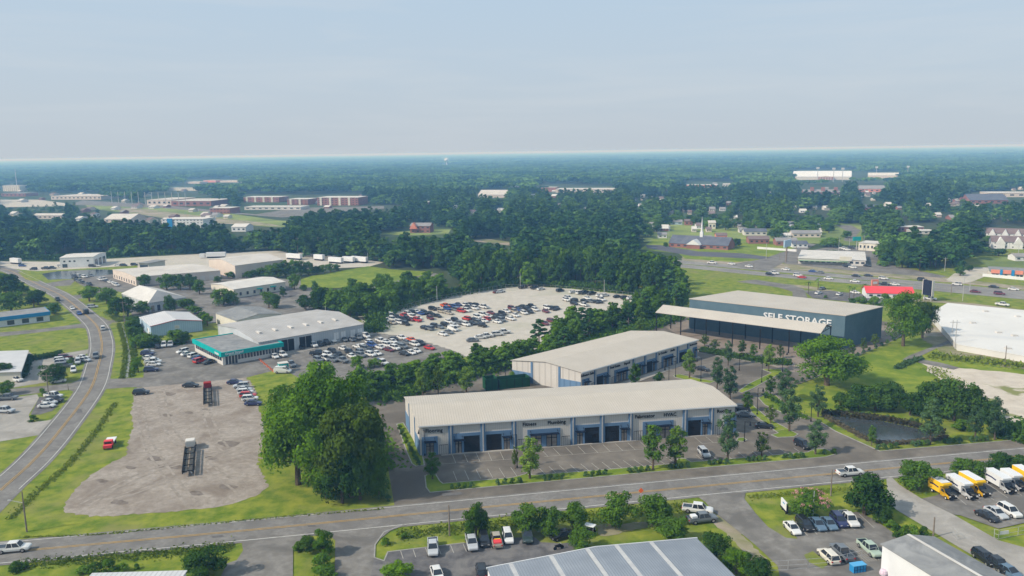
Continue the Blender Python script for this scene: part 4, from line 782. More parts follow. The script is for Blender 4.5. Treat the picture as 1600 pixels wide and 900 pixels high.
def ring(x, z0, z1, w_):
    return [(x, -w_ * .94, z0), (x, -w_, z0 + (z1 - z0) * .5), (x, -w_ * .93, z1 - .04), (x, -w_ * .84, z1), (x, w_ * .84, z1), (x, w_ * .93, z1 - .04), (x, w_, z0 + (z1 - z0) * .5), (x, w_ * .94, z0)]
def car_geo(kind):
    L_, st, (bx0, bx1, tx0, tx1, zb, zt) = SPEC[kind]; paint = paintmat()
    body = MB(); body.loft([ring(*s)[::-1] for s in st], paint); wd = st[2][3]
    wb, wt = wd * .90, wd * .70 if kind != 'van' else wd * .86
    gl = MB(); gl.add([(bx0, -wb, zb), (bx1, -wb, zb), (bx1, wb, zb), (bx0, wb, zb), (tx0, -wt, zt), (tx1, -wt, zt), (tx1, wt, zt), (tx0, wt, zt)], [(0, 1, 5, 4), (1, 2, 6, 5), (2, 3, 7, 6), (3, 0, 4, 7), (4, 5, 6, 7)], M['cglass'])
    body.add([(tx0 - .06, -wt - .02, zt), (tx1 + .05, -wt - .02, zt), (tx1 + .05, wt + .02, zt), (tx0 - .06, wt + .02, zt), (tx0 + .1, -wt * .85, zt + .07), (tx1 - .12, -wt * .85, zt + .07), (tx1 - .12, wt * .85, zt + .07), (tx0 + .1, wt * .85, zt + .07)], [(4, 5, 6, 7), (0, 1, 5, 4), (1, 2, 6, 5), (2, 3, 7, 6), (3, 0, 4, 7), (3, 2, 1, 0)], paint)
    for s in (-1, 1):     # pillars
        for xa, xb in ((bx0, tx0), (bx1, tx1)) + ((((bx0 + bx1) / 2 - .1, (tx0 + tx1) / 2 - .1),)):
            body.tube((xa, s * wb, zb - .02), (xb, s * wt, zt + .02), .055, .045, paint, 4)
        if kind == 'van': body.add([(bx0 + .02, s * (wb + .012), zb), (.3, s * (wb + .012), zb), (.3, s * (wt + .012), zt), (tx0, s * (wt + .012), zt)], [(0, 1, 2, 3), (3, 2, 1, 0)], paint)
    if kind == 'pickup': body.box(-2.7, -1.05, -.78, .78, 1.095, 1.135, M['cglass']); body.box(-2.78, -2.68, -.86, .86, 1.1, 1.2, paint); body.box(-2.75, -.95, -.93, -.83, 1.1, 1.2, paint); body.box(-2.75, -.95, .83, .93, 1.1, 1.2, paint)
    r = .34 if kind == 'sedan' else .38 if kind != 'pickup' else .42
    wheels = []
    for x in (-L_ * .305, L_ * .315):
        for s in (-1, 1):
            wheels.append((x, s, r, wd))
    hl, tl = [], []
    for s in (-1, 1):
        f_, b_ = st[-2], st[1]
        hl.append((f_[0] - .02, s * f_[3] * .72, f_[2] - .13)); tl.append((b_[0] - .1, s * b_[3] * .78, b_[2] - .2))
    return body, gl, wheels, hl, tl
def wheel_mb(m, x, s, r, wd):
    y0 = s * (wd - .2); y1 = s * (wd + .02); m.tube((x, y0, r), (x, y1, r), r, r, M['tyre'], 14); m.tube((x, y1 - s * .02, r), (x, y1 + s * .012, r), r * .62, r * .55, M['rim'], 10)
DET, SIM = {}, {}
for k in SPEC:
    body, gl, wheels, hl, tl = car_geo(k)
    parts = [('body', body.mesh('body'), True), ('windows', gl.mesh('windows'), False)]
    for wv in wheels: m = MB(); wheel_mb(m, *wv); parts.append(('wheel', m.mesh('wheel'), False))
    for p in hl: m = MB(); m.box(p[0] - .12, p[0] + .08, p[1] - .17, p[1] + .17, p[2] - .06, p[2] + .06, M['lampw']); parts.append(('headlight', m.mesh('headlight'), False))
    for p in tl: m = MB(); m.box(p[0] - .09, p[0] + .08, p[1] - .13, p[1] + .13, p[2] - .09, p[2] + .09, M['lampr']); parts.append(('tail_light', m.mesh('tail_light'), False))
    DET[k] = parts
    m = MB()
    for src in (body, gl):
        for mt in src.mats: m.m(mt)
        o = len(m.v); m.v += src.v; m.f += [tuple(i + o for i in f) for f in src.f]; m.mi += [m.mats.index(src.mats[i]) for i in src.mi]
    for wv in wheels: wheel_mb(m, *wv)
    SIM[k] = m.mesh('car_shape')
NM = dict(sedan='sedan_car', suv='suv_car', pickup='pickup_truck', van='van'); KW = dict(sedan='sedan', suv='SUV', pickup='pickup truck', van='van')
CAT = dict(sedan='car', suv='car', pickup='pickup truck', van='van')
def car(x, y, kind, c, rz, zone, group, detail=False, label=None, z=0.1, on=None):
    g = on or G(x, y)
    if detail:
        o = link(NM[kind], None, None, (g.x, g.y, z), rz)
        for n_, me, painted in DET[kind]:
            p = link(n_, me, o)
            if painted: p.color = (*COL[c], 1)
    else:
        o = link(NM[kind], SIM[kind], None, (g.x, g.y, z), rz); o.color = (*COL[c], 1)
    s = rnd.uniform(.97, 1.04) * (1.0)
    o.scale = (s, s, s * rnd.uniform(.98, 1.03))
    if label: tag(o, label, CAT[kind], group)
    else: reg(o, f'{CN[c]} {KW[kind]}', zone, CAT[kind], group, x)
    return o
# named single vehicles (x, y, kind, colour, dx, dy, label)
for x, y, k, c, dx, dy, lb in (
 (22, 862, 'pickup', 'w', 45, -4, 'white pickup truck driving along the main road at the lower left corner'),
 (676.6, 861, 'pickup', 's', 1, 25, 'old silver pickup truck parked alone between empty stalls by the verge'),
 (737, 853, 'pickup', 's', 6, 25, 'large silver pickup truck facing out beside the black SUV near the round tree'),
 (756.5, 849, 'suv', 'k', 6, 25, 'black SUV parked between the silver pickup and the loaded tan one'),
 (775.6, 849, 'pickup', 't', -6, -25, 'tan pickup truck with red and yellow load in its bed'),
 (793.6, 844, 'suv', 'w', 7, 24, 'white SUV parked facing out beside the loaded tan pickup'),
 (824, 842, 'pickup', 'd', 3, 25, 'dark green pickup truck half under the roadside trees'),
 (752, 897, 'suv', 'k', -3, -25, 'black SUV beside the corner of the corrugated warehouse roof'),
 (683, 902, 'sedan', 'w', 8, 22, 'white car cut by the bottom edge of the picture'),
 (878, 841, 'sedan', 'k', -22, 6, 'black sedan in the shade of the trees above the corrugated roof'),
 (1090, 801, 'pickup', 'w', 26, 3, 'white pickup with black flatbed on the grass beside the driveway'),
 (1097, 816, 'pickup', 'g', 26, -3, 'gray pickup with a white box in its bed next to the flatbed one'),
 (1100, 712, 'suv', 's', 9, 9, 'silver SUV parked alone in the long stall row by the road'),
 (1254, 699, 'suv', 'k', 18, 9, 'black SUV at the right end of the long stall row'),
 (1194, 669, 'sedan', 'k', 26, 1, 'black sedan at the right end of the nearer warehouse'),
 (1164, 651, 'sedan', 'g', 26, 1, 'gray sedan near the right end of the nearer warehouse'),
 (1158, 642, 'suv', 'k', 26, 1, 'black SUV partly hidden by the warehouse roof end'),
 (1097, 579, 'sedan', 'k', 25, 4, 'black sedan in front of the farther beige and blue warehouse'),
 (1328, 743, 'pickup', 'w', 26, -2, 'white pickup truck driving on the main road behind the large round tree'),
 (1237.7, 830, 'sedan', 'w', 12, 12, 'white coupe first in the row beneath the blossoming tree'),
 (1257, 825, 'suv', 'k', 12, 12, 'black SUV between the white coupe and the slate sedan'),
 (1277, 824, 'sedan', 'u', 12, 12, 'dark slate sedan third in the row beneath the blossoming tree'),
 (1295, 823, 'sedan', 'u', 12, 12, 'slate blue sedan with bonnet out, fourth in the blossom tree row'),
 (1310.5, 819, 'suv', 'n', 12, 12, 'navy SUV beside the white pickup in the blossom tree row'),
 (1326, 817, 'pickup', 'w', 12, 12, 'white pickup truck at the right end of the blossom tree row'),
 (1294, 875, 'suv', 'c', -14, -13, 'cream SUV seen from behind next to the dark pickup'),
 (1315, 869, 'pickup', 'g', -14, -13, 'dark gray pickup with covered bed beside the cream SUV'),
 (1358, 863, 'pickup', 'l', 14, 12, 'pale green pickup next to the hatched stall and white shed'),
 (1542, 811, 'sedan', 'k', 14, 7, 'black sedan beside the silver one near the concrete drive'),
 (1556, 806, 'sedan', 's', 14, 8, 'silver sedan between the black car and the white SUV'),
 (1577, 804, 'suv', 'w', 14, 8, 'white SUV at the right of the three cars across from the box trucks'),
 (1538, 878, 'suv', 'k', 14, 10, 'upper black SUV behind the gray roofed shed'),
 (1556, 887, 'pickup', 'k', 14, 10, 'black pickup truck just below the SUV behind the gray roofed shed'),
 (1576, 899, 'sedan', 'u', 14, 8, 'slate blue sedan at the bottom right corner'),
 (12, 625, 'pickup', 'g', 26, -1, 'gray pickup truck by the left edge, under the bright small tree'),
 (8, 645, 'pickup', 's', 26, 1, 'silver pickup truck by the left edge on the concrete lot'),
 (84, 622, 'pickup', 'w', 25, 2, 'white pickup truck on the small dark pad by the curving road'),
 (87, 628, 'suv', 'k', 25, 2, 'black SUV between the white pickup and silver sedan on the pad'),
 (78, 631, 'sedan', 's', 25, 2, 'silver sedan on the small dark pad by the curving road'),
 (73, 637, 'sedan', 'w', 25, -1, 'white sedan nearest on the small dark pad by the curving road'),
 (91, 598, 'sedan', 'w', 25, -3, 'white sedan on the grass edge below the dark round tree'),
 (27, 596, 'suv', 'w', 25, 5, 'white SUV half hidden by the hedge of the small gray office'),
 (115, 581, 'suv', 'w', 1, 20, 'white SUV on the grass facing out by the round tree'),
 (122, 568, 'suv', 's', -4, 18, 'silver SUV just behind the white SUV on the grass'),
 (129, 561, 'sedan', 'w', 25, 1, 'white sedan on the grass beside the road bend'),
 (132, 565, 'sedan', 's', 25, 1, 'silver sedan on the grass beside the road bend'),
 (150, 559, 'pickup', 'g', -1, 22, 'gray pickup driving toward us on the curving side road'),
 (161, 515.5, 'suv', 'w', -4, -14, 'white SUV driving away at the top of the road bend'),
 (134.5, 490, 'van', 'k', -9, -9, 'black van on the side road where the driveway joins'),
 (124, 491.5, 'sedan', 'b', 9, 9, 'blue car on the side road next to the black van'),
 (113, 483.5, 'sedan', 'w', 9, 9, 'white car on the side road behind the blue one'),
 (145, 481, 'suv', 's', 25, -1, 'silver SUV waiting in the driveway right of the side road'),
 (90, 470, 'pickup', 'k', 10, 8, 'black pickup farthest along the side road'),
 (65, 502.5, 'suv', 'k', 25, -3, 'black SUV in front of the blue fascia shop'),
 (221, 616.5, 'suv', 'k', 25, -2, 'black SUV at the grass corner of the gravel yard'),
 (298, 605, 'sedan', 'k', 25, 0, 'black sedan on the gravel left of the dark red car hauler'),
 (367, 600, 'sedan', 'n', 25, -1, 'navy sedan right of the dark red car hauler'),
 (442, 583, 'van', 'w', 25, 0, 'white van below the teal kiosk'), (455, 572.5, 'pickup', 'g', 12, 8, 'gray pickup right behind the teal kiosk'),
 (497, 555, 'pickup', 'k', 25, -1, 'long black pickup alone at the left of the crowded asphalt lot'),
 (569.5, 528, 'van', 'w', 25, 5, 'white passenger van at the right end of the auction warehouse'),
 (611, 495.5, 'van', 'w', 5, 12, 'white box van among the left cluster on the gravel lot'),
 (708, 517, 'van', 'w', 25, 6, 'white passenger van in the front group of the gravel lot'),
 (287, 535.5, 'pickup', 'd', -2, -14, 'dark green pickup backed to the trees by the blue shed'),
 (1453, 469, 'pickup', 'w', 25, 2, 'white work truck by the dark billboard'), (1566, 478, 'pickup', 'w', 25, 3, 'white work truck behind the white flat roof')):
    car(x, y, k, c, heading(x, y, dx, dy), '', None, detail=(y > 555), label=lb)
# cars in rows
ZA = 'on the asphalt beside the auction warehouse'
def cars(lst, ox, oy, sc, dx, dy, zone, group, jit=.12, kinds='sssuuup'):
    for it in lst.split():
        a, c = it[:-1], it[-1]; X, Y = map(float, a.split(',')); x = ox + X / sc; y = oy + Y / sc
        k = {'s': 'sedan', 'u': 'suv', 'p': 'pickup'}[rnd.choice(kinds)]
        car(x, y + 2.2, k, c, heading(x, y, dx, dy) + rnd.uniform(-jit, jit) + (math.pi if rnd.random() < .12 else 0), zone, group)
cars('205,530s 205,555n 215,600w 250,618w 262,640w 272,665w 245,722n', 200, 470, 6.667, 25, -1, 'in the row by the creek bushes', 'cars parked along the creek bushes')
cars('308,475k 375,463w 445,457s', 200, 470, 6.667, 1, 18, 'in the top row near the blue shed', 'cars by the blue shed')
cars('570,530w 620,555w 690,575w 740,600b 750,630r 840,640k', 200, 470, 6.667, 20, -5, 'beside the teal office wall', 'cars beside the teal office')
cars('195,580w 270,565w', 400, 470, 6.667, 20, 10, 'below the teal office front', 'cars at the teal office front')
cars('470,485k 600,465w 665,453k 725,437k 795,415w 920,405g 1000,405g 1070,385g', 400, 470, 6.667, 16, 9, 'along the auction warehouse wall', 'cars along the auction warehouse wall')
cars('650,620g 715,603w 750,565w 800,530k 850,553k 830,590k 800,618g 900,625g 915,498w 975,535k 1000,578w 1095,570g 1090,540g 1195,563w 1260,548w 1190,515k 1135,503g 1060,477w 1110,490w 1210,465b 1190,440w 1290,485w 1300,420w 1355,430w 1430,400k 1425,425w 1370,465w 1385,510m 1450,495w 1520,385w 1530,480g 1490,460g 1575,435g', 400, 470, 6.667, 24, 7, 'in the crowded asphalt lot', 'cars crowded on the asphalt lot')
cars('545,605O 590,655w 650,645k 740,692r 550,740w 600,722w 480,752k 215,835b 250,850w', 560, 440, 6.667, 24, 7, 'at the tree side of the asphalt lot', 'cars at the tree side of the asphalt lot')
cars('195,395k 240,412w 290,405w 265,380k 350,392w 355,427t 430,425w 495,440k 400,375k 480,358r 520,335w 550,320k 460,395k 510,390k 550,395m 615,402r 620,377w 570,368w 650,330b 605,312w 690,325k 750,330k 780,347k 825,357k 750,380m', 560, 440, 6.667, 24, 7, 'in the left cluster on the gravel lot', 'cars in the left cluster on the gravel lot')
cars('775,284k 830,285t 870,310t 945,327t 905,254O 925,282b 955,252k 1040,237n 1010,262b 1012,290g 1075,307r 1115,243w 1140,264k 1165,237k 1215,277w 1230,250k 1305,264w 1130,300w', 560, 440, 6.667, 24, 6, 'in the back cluster on the gravel lot', 'cars in the back cluster on the gravel lot')
cars('690,482k 740,490g 800,463k 850,473g 905,452k 940,415w 1010,403k 1045,432g 1000,455w 940,527g 880,547w 1125,387r 1120,447w 1185,435k 1240,370w 1210,397k 1255,428g 1290,457k 1305,408w 1335,390r 1300,348w 1350,360w 1380,325m 1440,348k 1490,365k 1430,378k 1445,417w 1490,402g 1540,307w 1580,382w 1500,335k', 560, 440, 6.667, 24, 6, 'in the middle cluster on the gravel lot', 'cars in the middle cluster on the gravel lot')
cars('1190,612g 1270,582w 1330,570w 1450,550w 1510,530w', 560, 440, 6.667, 24, -2, 'in the row beside the tree belt', 'cars beside the tree belt')
cars('20,165w 0,170w -25,172m 250,125k 375,130k 435,140w 635,158k 770,172w 840,182w 885,182k 960,190k 1050,205w 1100,207w 1230,220k 1310,235k 1370,235w', 780, 430, 6.667, 22, -3, 'along the back fence of the gravel lot', 'cars along the back fence of the gravel lot', kinds='ssup')
cars('130,345m 200,345k 160,378t 205,362b 240,325k 260,392w 320,380k 290,350k 330,325k 375,357w 170,417w 125,452w 485,375m 500,340w 560,350k 600,340k 475,502m 545,480m', 780, 430, 6.667, 24, 7, 'in the right hand cluster on the gravel lot', 'cars in the right cluster on the gravel lot')
cars('720,235w 700,255w 780,262k 780,293k 880,307w 920,237w 885,266k 950,270g 1000,277k 1045,275k 1060,252w', 780, 430, 6.667, 24, 6, 'in the far right cluster on the gravel lot', 'cars in the far right cluster on the gravel lot')
cars('800,448k 830,462g 865,475k 905,488g 935,492k 780,408k 810,405w 880,412w 950,398g 1050,440w 1080,437w 1110,455k 1150,467w 1190,485w 1215,500w', 0, 370, 6.667, 20, 4, 'in the car park by the tan warehouse', 'cars by the tan warehouse')
cars('235,297b 350,332k 480,325k 540,322k 640,302w 960,300k 1010,296w 1230,290w 1290,292k 1400,285k', 0, 370, 6.667, 22, 0, 'around the white depot building', 'cars around the white depot')
cars('377,607s 382,612s 384,617w 388,622r 391,627w 396,634n', 0, -3, 1, 22, -1, 'in the row beside the grass island', 'cars beside the grass island')
cars('96,563w 102,559m 98,567s 101,572g', 0, 0, 1, 24, -2, 'behind the dark round tree by the road', 'cars behind the round tree')
cars('415,70w 590,78w 745,100w 1070,127w 1315,145b 1375,154g', 1040, 398, 5.714, 24, 2, 'on the far carriageway of the highway', 'cars on the far carriageway', .03, 'ssup')
cars('100,185k 210,183k 345,209w 690,221k 1000,262w 1330,285k 1505,306w', 1320, 398, 5.714, 24, 2, 'on the far carriageway of the highway', 'cars on the far carriageway', .03, 'ssup')
cars('930,172k 965,163w 1180,182w 1215,197r 1455,210w', 1040, 398, 5.714, 24, 2, 'on the near carriageway of the highway', 'cars on the near carriageway', .03, 'ssup')
cars('90,235w 350,263k 445,262w 1165,327m 1380,346m', 1320, 398, 5.714, 24, 2, 'on the near carriageway of the highway', 'cars on the near carriageway', .03, 'ssup')
cars('1365,340w 1400,300g 1550,350w', 1040, 398, 5.714, 18, -5, 'in the small lot behind the storage building', 'cars behind the storage building')
cars('90,335w 200,95k 70,108w 20,100k', 1320, 398, 5.714, 24, 3, 'around the shop row and red roof', 'cars by the shops')
cars('380,648k 385,655w 495,637w 520,625k 470,630w', 1200, 230, 4, 24, 2, 'on the lot behind the shop row', 'cars behind the shop row')
# loads
o = MB(); o.box(-2.6, -1.3, -.7, .7, 1.14, 1.45, M['red']); o.box(-1.25, -.95, -.6, .5, 1.14, 1.4, M['truckyellow']); g = G(775.6, 849); lo_ = o.build('load_of_bags', None, (g.x, g.y, .05), heading(775.6, 849, -6, -25)); tag(lo_, 'red and yellow load of bags in the tan pickup bed', 'bags')
o = MB(); o.box(-2.3, -1.2, -.6, .6, 1.14, 1.6, M['white']); g = G(1097, 816); lo_ = o.build('storage_crate', None, (g.x, g.y, .05), heading(1097, 816, 26, -3)); tag(lo_, 'white box lying in the bed of the gray pickup', 'box')
# box trucks
def truck(x, y, rz, c, L_, label, van=False, txt=None):
    g = G(x, y); r0 = link('box_truck', None, None, (g.x, g.y, .06), rz); tag(r0, label, 'box truck', 'rental box trucks in the lot'); r0.scale = (.92, .92, .92); k = (*COL.get(c, (.72, .36, .015)), 1)
    pm = M['truckyellow'] if c == 'y' else M['white']
    m = MB(); x0 = -L_ / 2; xb = L_ / 2 - 2.75
    m.box(x0, xb, -1.12, 1.12, .85, 3.25, pm); b = m.build('cargo_box', r0)
    if c == 'y': q = MB(); q.box(x0 + .03, xb + .5, -1.09, 1.09, 3.253, 3.33, M['white']); q.build('roof_panel', b)
    m = MB(); m.prism([(xb + .003, 2.45), (xb + .95, 2.75), (xb + .95, 3.15), (xb + .003, 3.24)], 'y', -1.1, 1.1, pm); m.build('cab_overhang', r0)
    m = MB(); xe = L_ / 2
    m.loft([[(p[0], -w_, p[1]) for p in [(xb + .05, .5), (xb + .05, 2.25), (xb + .9, 2.2), (xb + 1.55, 1.5), (xe, 1.2), (xe + .02, .5)]][::1] for w_ in (1.0,)] + [[(p[0], w_, p[1]) for p in [(xb + .05, .5), (xb + .05, 2.25), (xb + .9, 2.2), (xb + 1.55, 1.5), (xe, 1.2), (xe + .02, .5)]] for w_ in (-1.0,)][::1], pm)
    m.build('cab', r0)
    m = MB(); m.add([(xb + .93, -.86, 2.14), (xb + .93, .86, 2.14), (xb + 1.5, .88, 1.52), (xb + 1.5, -.88, 1.52)], [(0, 1, 2, 3), (3, 2, 1, 0)], M['cglass'])
    for v in m.v: pass
    m.v = [(a + .04, b_, c_ + .05) for a, b_, c_ in m.v]; m.build('windscreen', r0)
    for s in (-1, 1):
        m = MB(); m.prism([(xb + .3, 1.45), (xb + .35, 2.08), (xb + .85, 2.08), (xb + 1.4, 1.45)], 'y', s * 1.003, s * 1.03, M['cglass']); m.build('side_window', r0)
        m = MB(); m.box(xe - .05, xe + .06, s * .75 - .18, s * .75 + .18, .95, 1.15, M['lampw']); m.build('headlight', r0)
        m = MB(); m.prism([(x0 + L_ * .1, 1.9), (x0 + L_ * .3, 1.98), (x0 + L_ * .5, 1.8), (x0 + L_ * .52, 2.1), (x0 + L_ * .3, 2.3), (x0 + L_ * .1, 2.25)], 'y', s * 1.123, s * 1.14, M['navytxt']); m.build('stripe_marking', b)
        for xx in (x0 + 1.3, xe - .95): m = MB(); m.tube((xx, s * .8, .42), (xx, s * 1.08, .42), .42, .42, M['tyre'], 14); m.tube((xx, s * 1.06, .42), (xx, s * 1.1, .42), .24, .2, M['offwhite'], 10); m.build('wheel', r0)
    m = MB(); m.box(xe - .1, xe + .18, -.98, .98, .45, .72, M['darkmetal']); m.box(x0 + .1, xe - .3, -.5, .5, .5, .84, M['darkmetal']); m.build('bumper', r0)
for x, y, c, L_, lb in ((1472, 774, 'y', 6.4, 'yellow box truck with white roof, leftmost of the rental trucks'), (1502, 772, 'w', 7.6, 'white box truck between the two yellow box trucks on the left'), (1522, 768, 'y', 7.6, 'yellow box truck right of the first white one'), (1562, 763, 'w', 7.8, 'long white box truck left of the small white van truck'), (1583, 761, 'w', 6.2, 'shorter white truck between the long white one and a yellow one'), (1604, 757, 'y', 7.2, 'yellow box truck cut by the right edge of the picture')):
    truck(x, y, heading(x, y, 20, 11.5), c, L_, lb)
# car haulers and small flatbed
def hauler(x, y, rz, cabm, label, L_=17):
    g = G(x, y); r0 = link('car_hauler', None, None, (g.x, g.y, .03), rz); tag(r0, label, 'car hauler')
    m = MB(); m.box(L_ / 2 - 4.0, L_ / 2 - 1.6, -1.1, 1.1, .9, 2.2, cabm); m.prism([(L_ / 2 - 1.6, .8), (L_ / 2, .8), (L_ / 2 + .1, 1.7), (L_ / 2 - 1.6, 2.1)], 'y', -.95, .95, cabm); m.box(L_ / 2 - 3.9, L_ / 2 - 1.8, -1.0, 1.0, 2.203, 2.4, cabm); m.build('cab', r0)
    m = MB(); m.box(L_ / 2 - 1.62, L_ / 2 - 1.5, -1.0, 1.0, 1.6, 2.15, M['cglass']); m.build('windscreen', r0)
    for s in (-1, 1):
        m = MB(); m.box(-L_ / 2, L_ / 2 - 4.6, s * 1.1 - .14, s * 1.1 + .14, 1.25, 1.4, M['darkmetal'])
        for i in range(7): xx = -L_ / 2 + .4 + i * (L_ - 5.6) / 6; m.box(xx - .09, xx + .09, s * 1.1 - .1, s * 1.1 + .1, .7, 1.25, M['darkmetal'])
        m.box(-L_ / 2, L_ / 2 - 4.6, s * .8 - .12, s * .8 + .12, .75, .95, M['steel']); m.build('side_frame', r0)
    m = MB()
    for q_ in (-.55, .55): m.box(-L_ / 2 + .1, L_ / 2 - 4.7, q_ - .42, q_ + .42, 1.0, 1.08, mat('deck_plate', (.04, .048, .045), (.09, .085, .08), 1.5))
    for i in range(5): xx = -L_ / 2 + .6 + i * (L_ - 5.8) / 4; m.box(xx - .12, xx + .12, -1.1, 1.1, 1.1, 1.2, M['darkmetal']); m.box(xx - .5, xx + .3, -.85, -.35, .96, 1.05, M['steel']); m.box(xx - .5, xx + .3, .35, .85, .96, 1.05, M['steel'])
    m.build('deck', r0)
    for xx in (L_ / 2 - 1.0, L_ / 2 - 4.6, -L_ / 2 + 4.2, -L_ / 2 + 5.4):
        for s in (-1, 1): m = MB(); m.tube((xx, s * .85, .5), (xx, s * 1.2, .5), .5, .5, M['tyre'], 12); m.build('wheel', r0)
hauler(325, 620, heading(325, 620, -.5, -20), M['roofs'], 'empty car hauler truck with dark red cab on the gravel', 21)
hauler(296.5, 719, heading(296.5, 719, 3, -30), M['offwhite'], 'empty car hauler truck with white cab on the gravel yard', 21)
g = G(172, 697); r0 = link('flatbed_truck', None, None, (g.x, g.y, .03), heading(172, 697, -6, 10)); tag(r0, 'small red flatbed truck with white bed on the grass by the yard', 'truck')
m = MB(); m.box(-3, .4, -1.1, 1.1, 1.0, 1.3, M['white']); m.build('flat_bed', r0); m = MB(); m.box(.5, 1.9, -.95, .95, .5, 1.9, M['red']); m.box(1.9, 3, -.95, .95, .5, 1.15, M['red']); m.build('cab', r0); m = MB(); m.box(1.88, 1.95, -.8, .8, 1.2, 1.75, M['cglass']); m.box(.6, 1.7, -.98, -.953, 1.2, 1.7, M['cglass']); m.build('windows', r0)
for xx in (-1.9, 2.1):
    for s in (-1, 1): m = MB(); m.tube((xx, s * .75, .42), (xx, s * 1.0, .42), .42, .42, M['tyre'], 12); m.build('wheel', r0)
# trailers behind the tan warehouse
for i, (x, y, L_, lb) in enumerate(((338, 403, 13, 'white semi trailer with tractor at the far yard edge'), (460, 405.5, 13, 'long white trailer behind the taller tan warehouse'), (499, 407, 8, 'white box unit standing between the trailers and trees'), (525, 411.5, 11, 'white trailer by the dark hedge and meadow'), (558, 410, 9, 'white container near the meadow corner'), (569, 411, 5, 'small white box unit at the end of the trailer line'), (25, 412.5, 9, 'white trailer at the far left yard'), (545, 410.5, 9, 'pale trailer before the last white containers'))):
    g = G(x, y); r0 = link('semi_trailer', None, None, (g.x, g.y, 0), heading(x, y, -20, -1.5 if i else .5)); tag(r0, lb, 'trailer', 'white trailers in the far yard')
    m = MB(); m.box(-L_ / 2, L_ / 2, -1.25, 1.25, 1.1, 4.0, M['white']); m.build('cargo_box', r0); m = MB(); m.box(-L_ / 2 + .5, L_ / 2 - .5, -1.1, 1.1, .3, 1.09, M['darkmetal']); m.build('chassis', r0)
    if i == 0: m = MB(); m.box(L_ / 2 + 1, L_ / 2 + 4.5, -1.2, 1.2, .6, 3.2, M['white']); m.build('cab', r0)
# small machines near the corrugated roof
g = G(873, 859); r0 = link('motorcycle', None, None, (g.x, g.y, .06), .4); tag(r0, 'dark motorcycle parked by the corrugated warehouse', 'motorcycle')
for xx in (-.7, .7): m = MB(); m.tube((xx, -.07, .33), (xx, .07, .33), .33, .33, M['tyre'], 12); m.build('wheel', r0)
m = MB(); m.loft([[(x, y * w_, z0 + z * h_) for y, z in ((-1, 0), (1, 0), (.7, 1), (-.7, 1))] for x, w_, z0, h_ in ((-.75, .12, .75, .15), (-.2, .2, .5, .4), (.3, .2, .45, .6), (.6, .1, .6, .4))], M['darkmetal']); m.tube((.7, 0, .33), (.4, 0, 1.05), .05, .05, M['steel']); m.tube((.4, -.35, 1.08), (.4, .35, 1.08), .03, .03, M['steel']); m.build('frame', r0)
g = G(921, 835); r0 = link('golf_cart', None, None, (g.x, g.y, .0), 2.6); tag(r0, 'small cart with a white roof behind the bush', 'cart')
m = MB(); m.box(-1.1, 1.2, -.6, .6, .3, .8, M['darkmetal']); m.box(-.9, -.2, -.55, .55, .8, 1.3, M['darkmetal']); m.build('body', r0); m = MB(); m.box(-1.1, .9, -.65, .65, 1.85, 1.95, M['white']); m.build('roof', r0)
m = MB(); [m.tube((a, b, .8), (a, b, 1.85), .03, .03, M['steel']) for a in (-1, .8) for b in (-.55, .55)]; m.build('roof_frame', r0)
for xx in (-.75, .8):
    for s in (-1, 1): m = MB(); m.tube((xx, s * .45, .25), (xx, s * .63, .25), .25, .25, M['tyre'], 10); m.build('wheel', r0)
# ------------------------------------------------------------------ poles, signs, lamps, fences
def pole(x, y, yt, label, arm=None, mt='pole', cat='utility pole', name='utility_pole', cross=False, r=.16):
    g = G(x, y); h = hgt(x, y, yt); r0 = link(name, None, None, (g.x, g.y, 0)); tag(r0, label, cat, 'poles')
    m = MB(); m.tube((0, 0, 0), (0, 0, h), r, r * .65, M[mt], 8); m.build('shaft', r0)
    if cross: m = MB(); m.box(-1.2, 1.2, -.06, .06, h - .9, h - .75, M[mt]); m.build('crossarm', r0)
    if arm: m = MB(); m.tube((0, 0, h * .72), (arm, -.3, h * .8), .06, .05, M['steel']); m.box(arm - (.5 if arm < 0 else -.05), arm + (.05 if arm < 0 else .5), -.45, -.15, h * .8 - .05, h * .8 + .1, M['steel']); m.build('lamp_arm', r0)
    return h
pole(42, 831, 768, 'wooden pole with a lamp arm on the grass corner at lower left', arm=-2.2)
pole(702.5, 837, 789, 'bare wooden pole on the verge above the stall row')
pole(1298, 775, 733, 'wooden pole beside the road right of the small sign')
pole(1270, 812, 767, 'thin pale flagpole standing before the blossoming tree', mt='steel', cat='flagpole', name='flag_pole', r=.09)
pole(1458, 840, 808, 'short wooden pole beside the gray roofed shed')
pole(76, 617, 583, 'dark wooden pole between the two small streets', cross=True)
pole(107, 610, 597, 'short post beside the side street corner', cat='post', name='post', r=.1)
pole(195, 508, 470, 'dark pole among the creek side trees', cross=True)
pole(683, 472, 447, 'pale pole at the back fence of the gravel lot', mt='steel'); pole(944, 462, 437, 'pale pole at the right part of the back fence', mt='steel'); pole(813, 450, 427, 'slim pole at the far tip of the gravel lot', mt='steel')
pole(982, 518, 497, 'wooden pole behind the farther tenant warehouse'); pole(509, 489, 472, 'pale pole behind the auction warehouse', mt='steel')
pole(466, 402, 371, 'tall power pole with crossarm behind the trailers', cross=True); pole(498, 400, 370, 'second tall power pole before the pine woods', cross=True); pole(575, 410, 395, 'pale pole at the meadow corner', mt='steel')
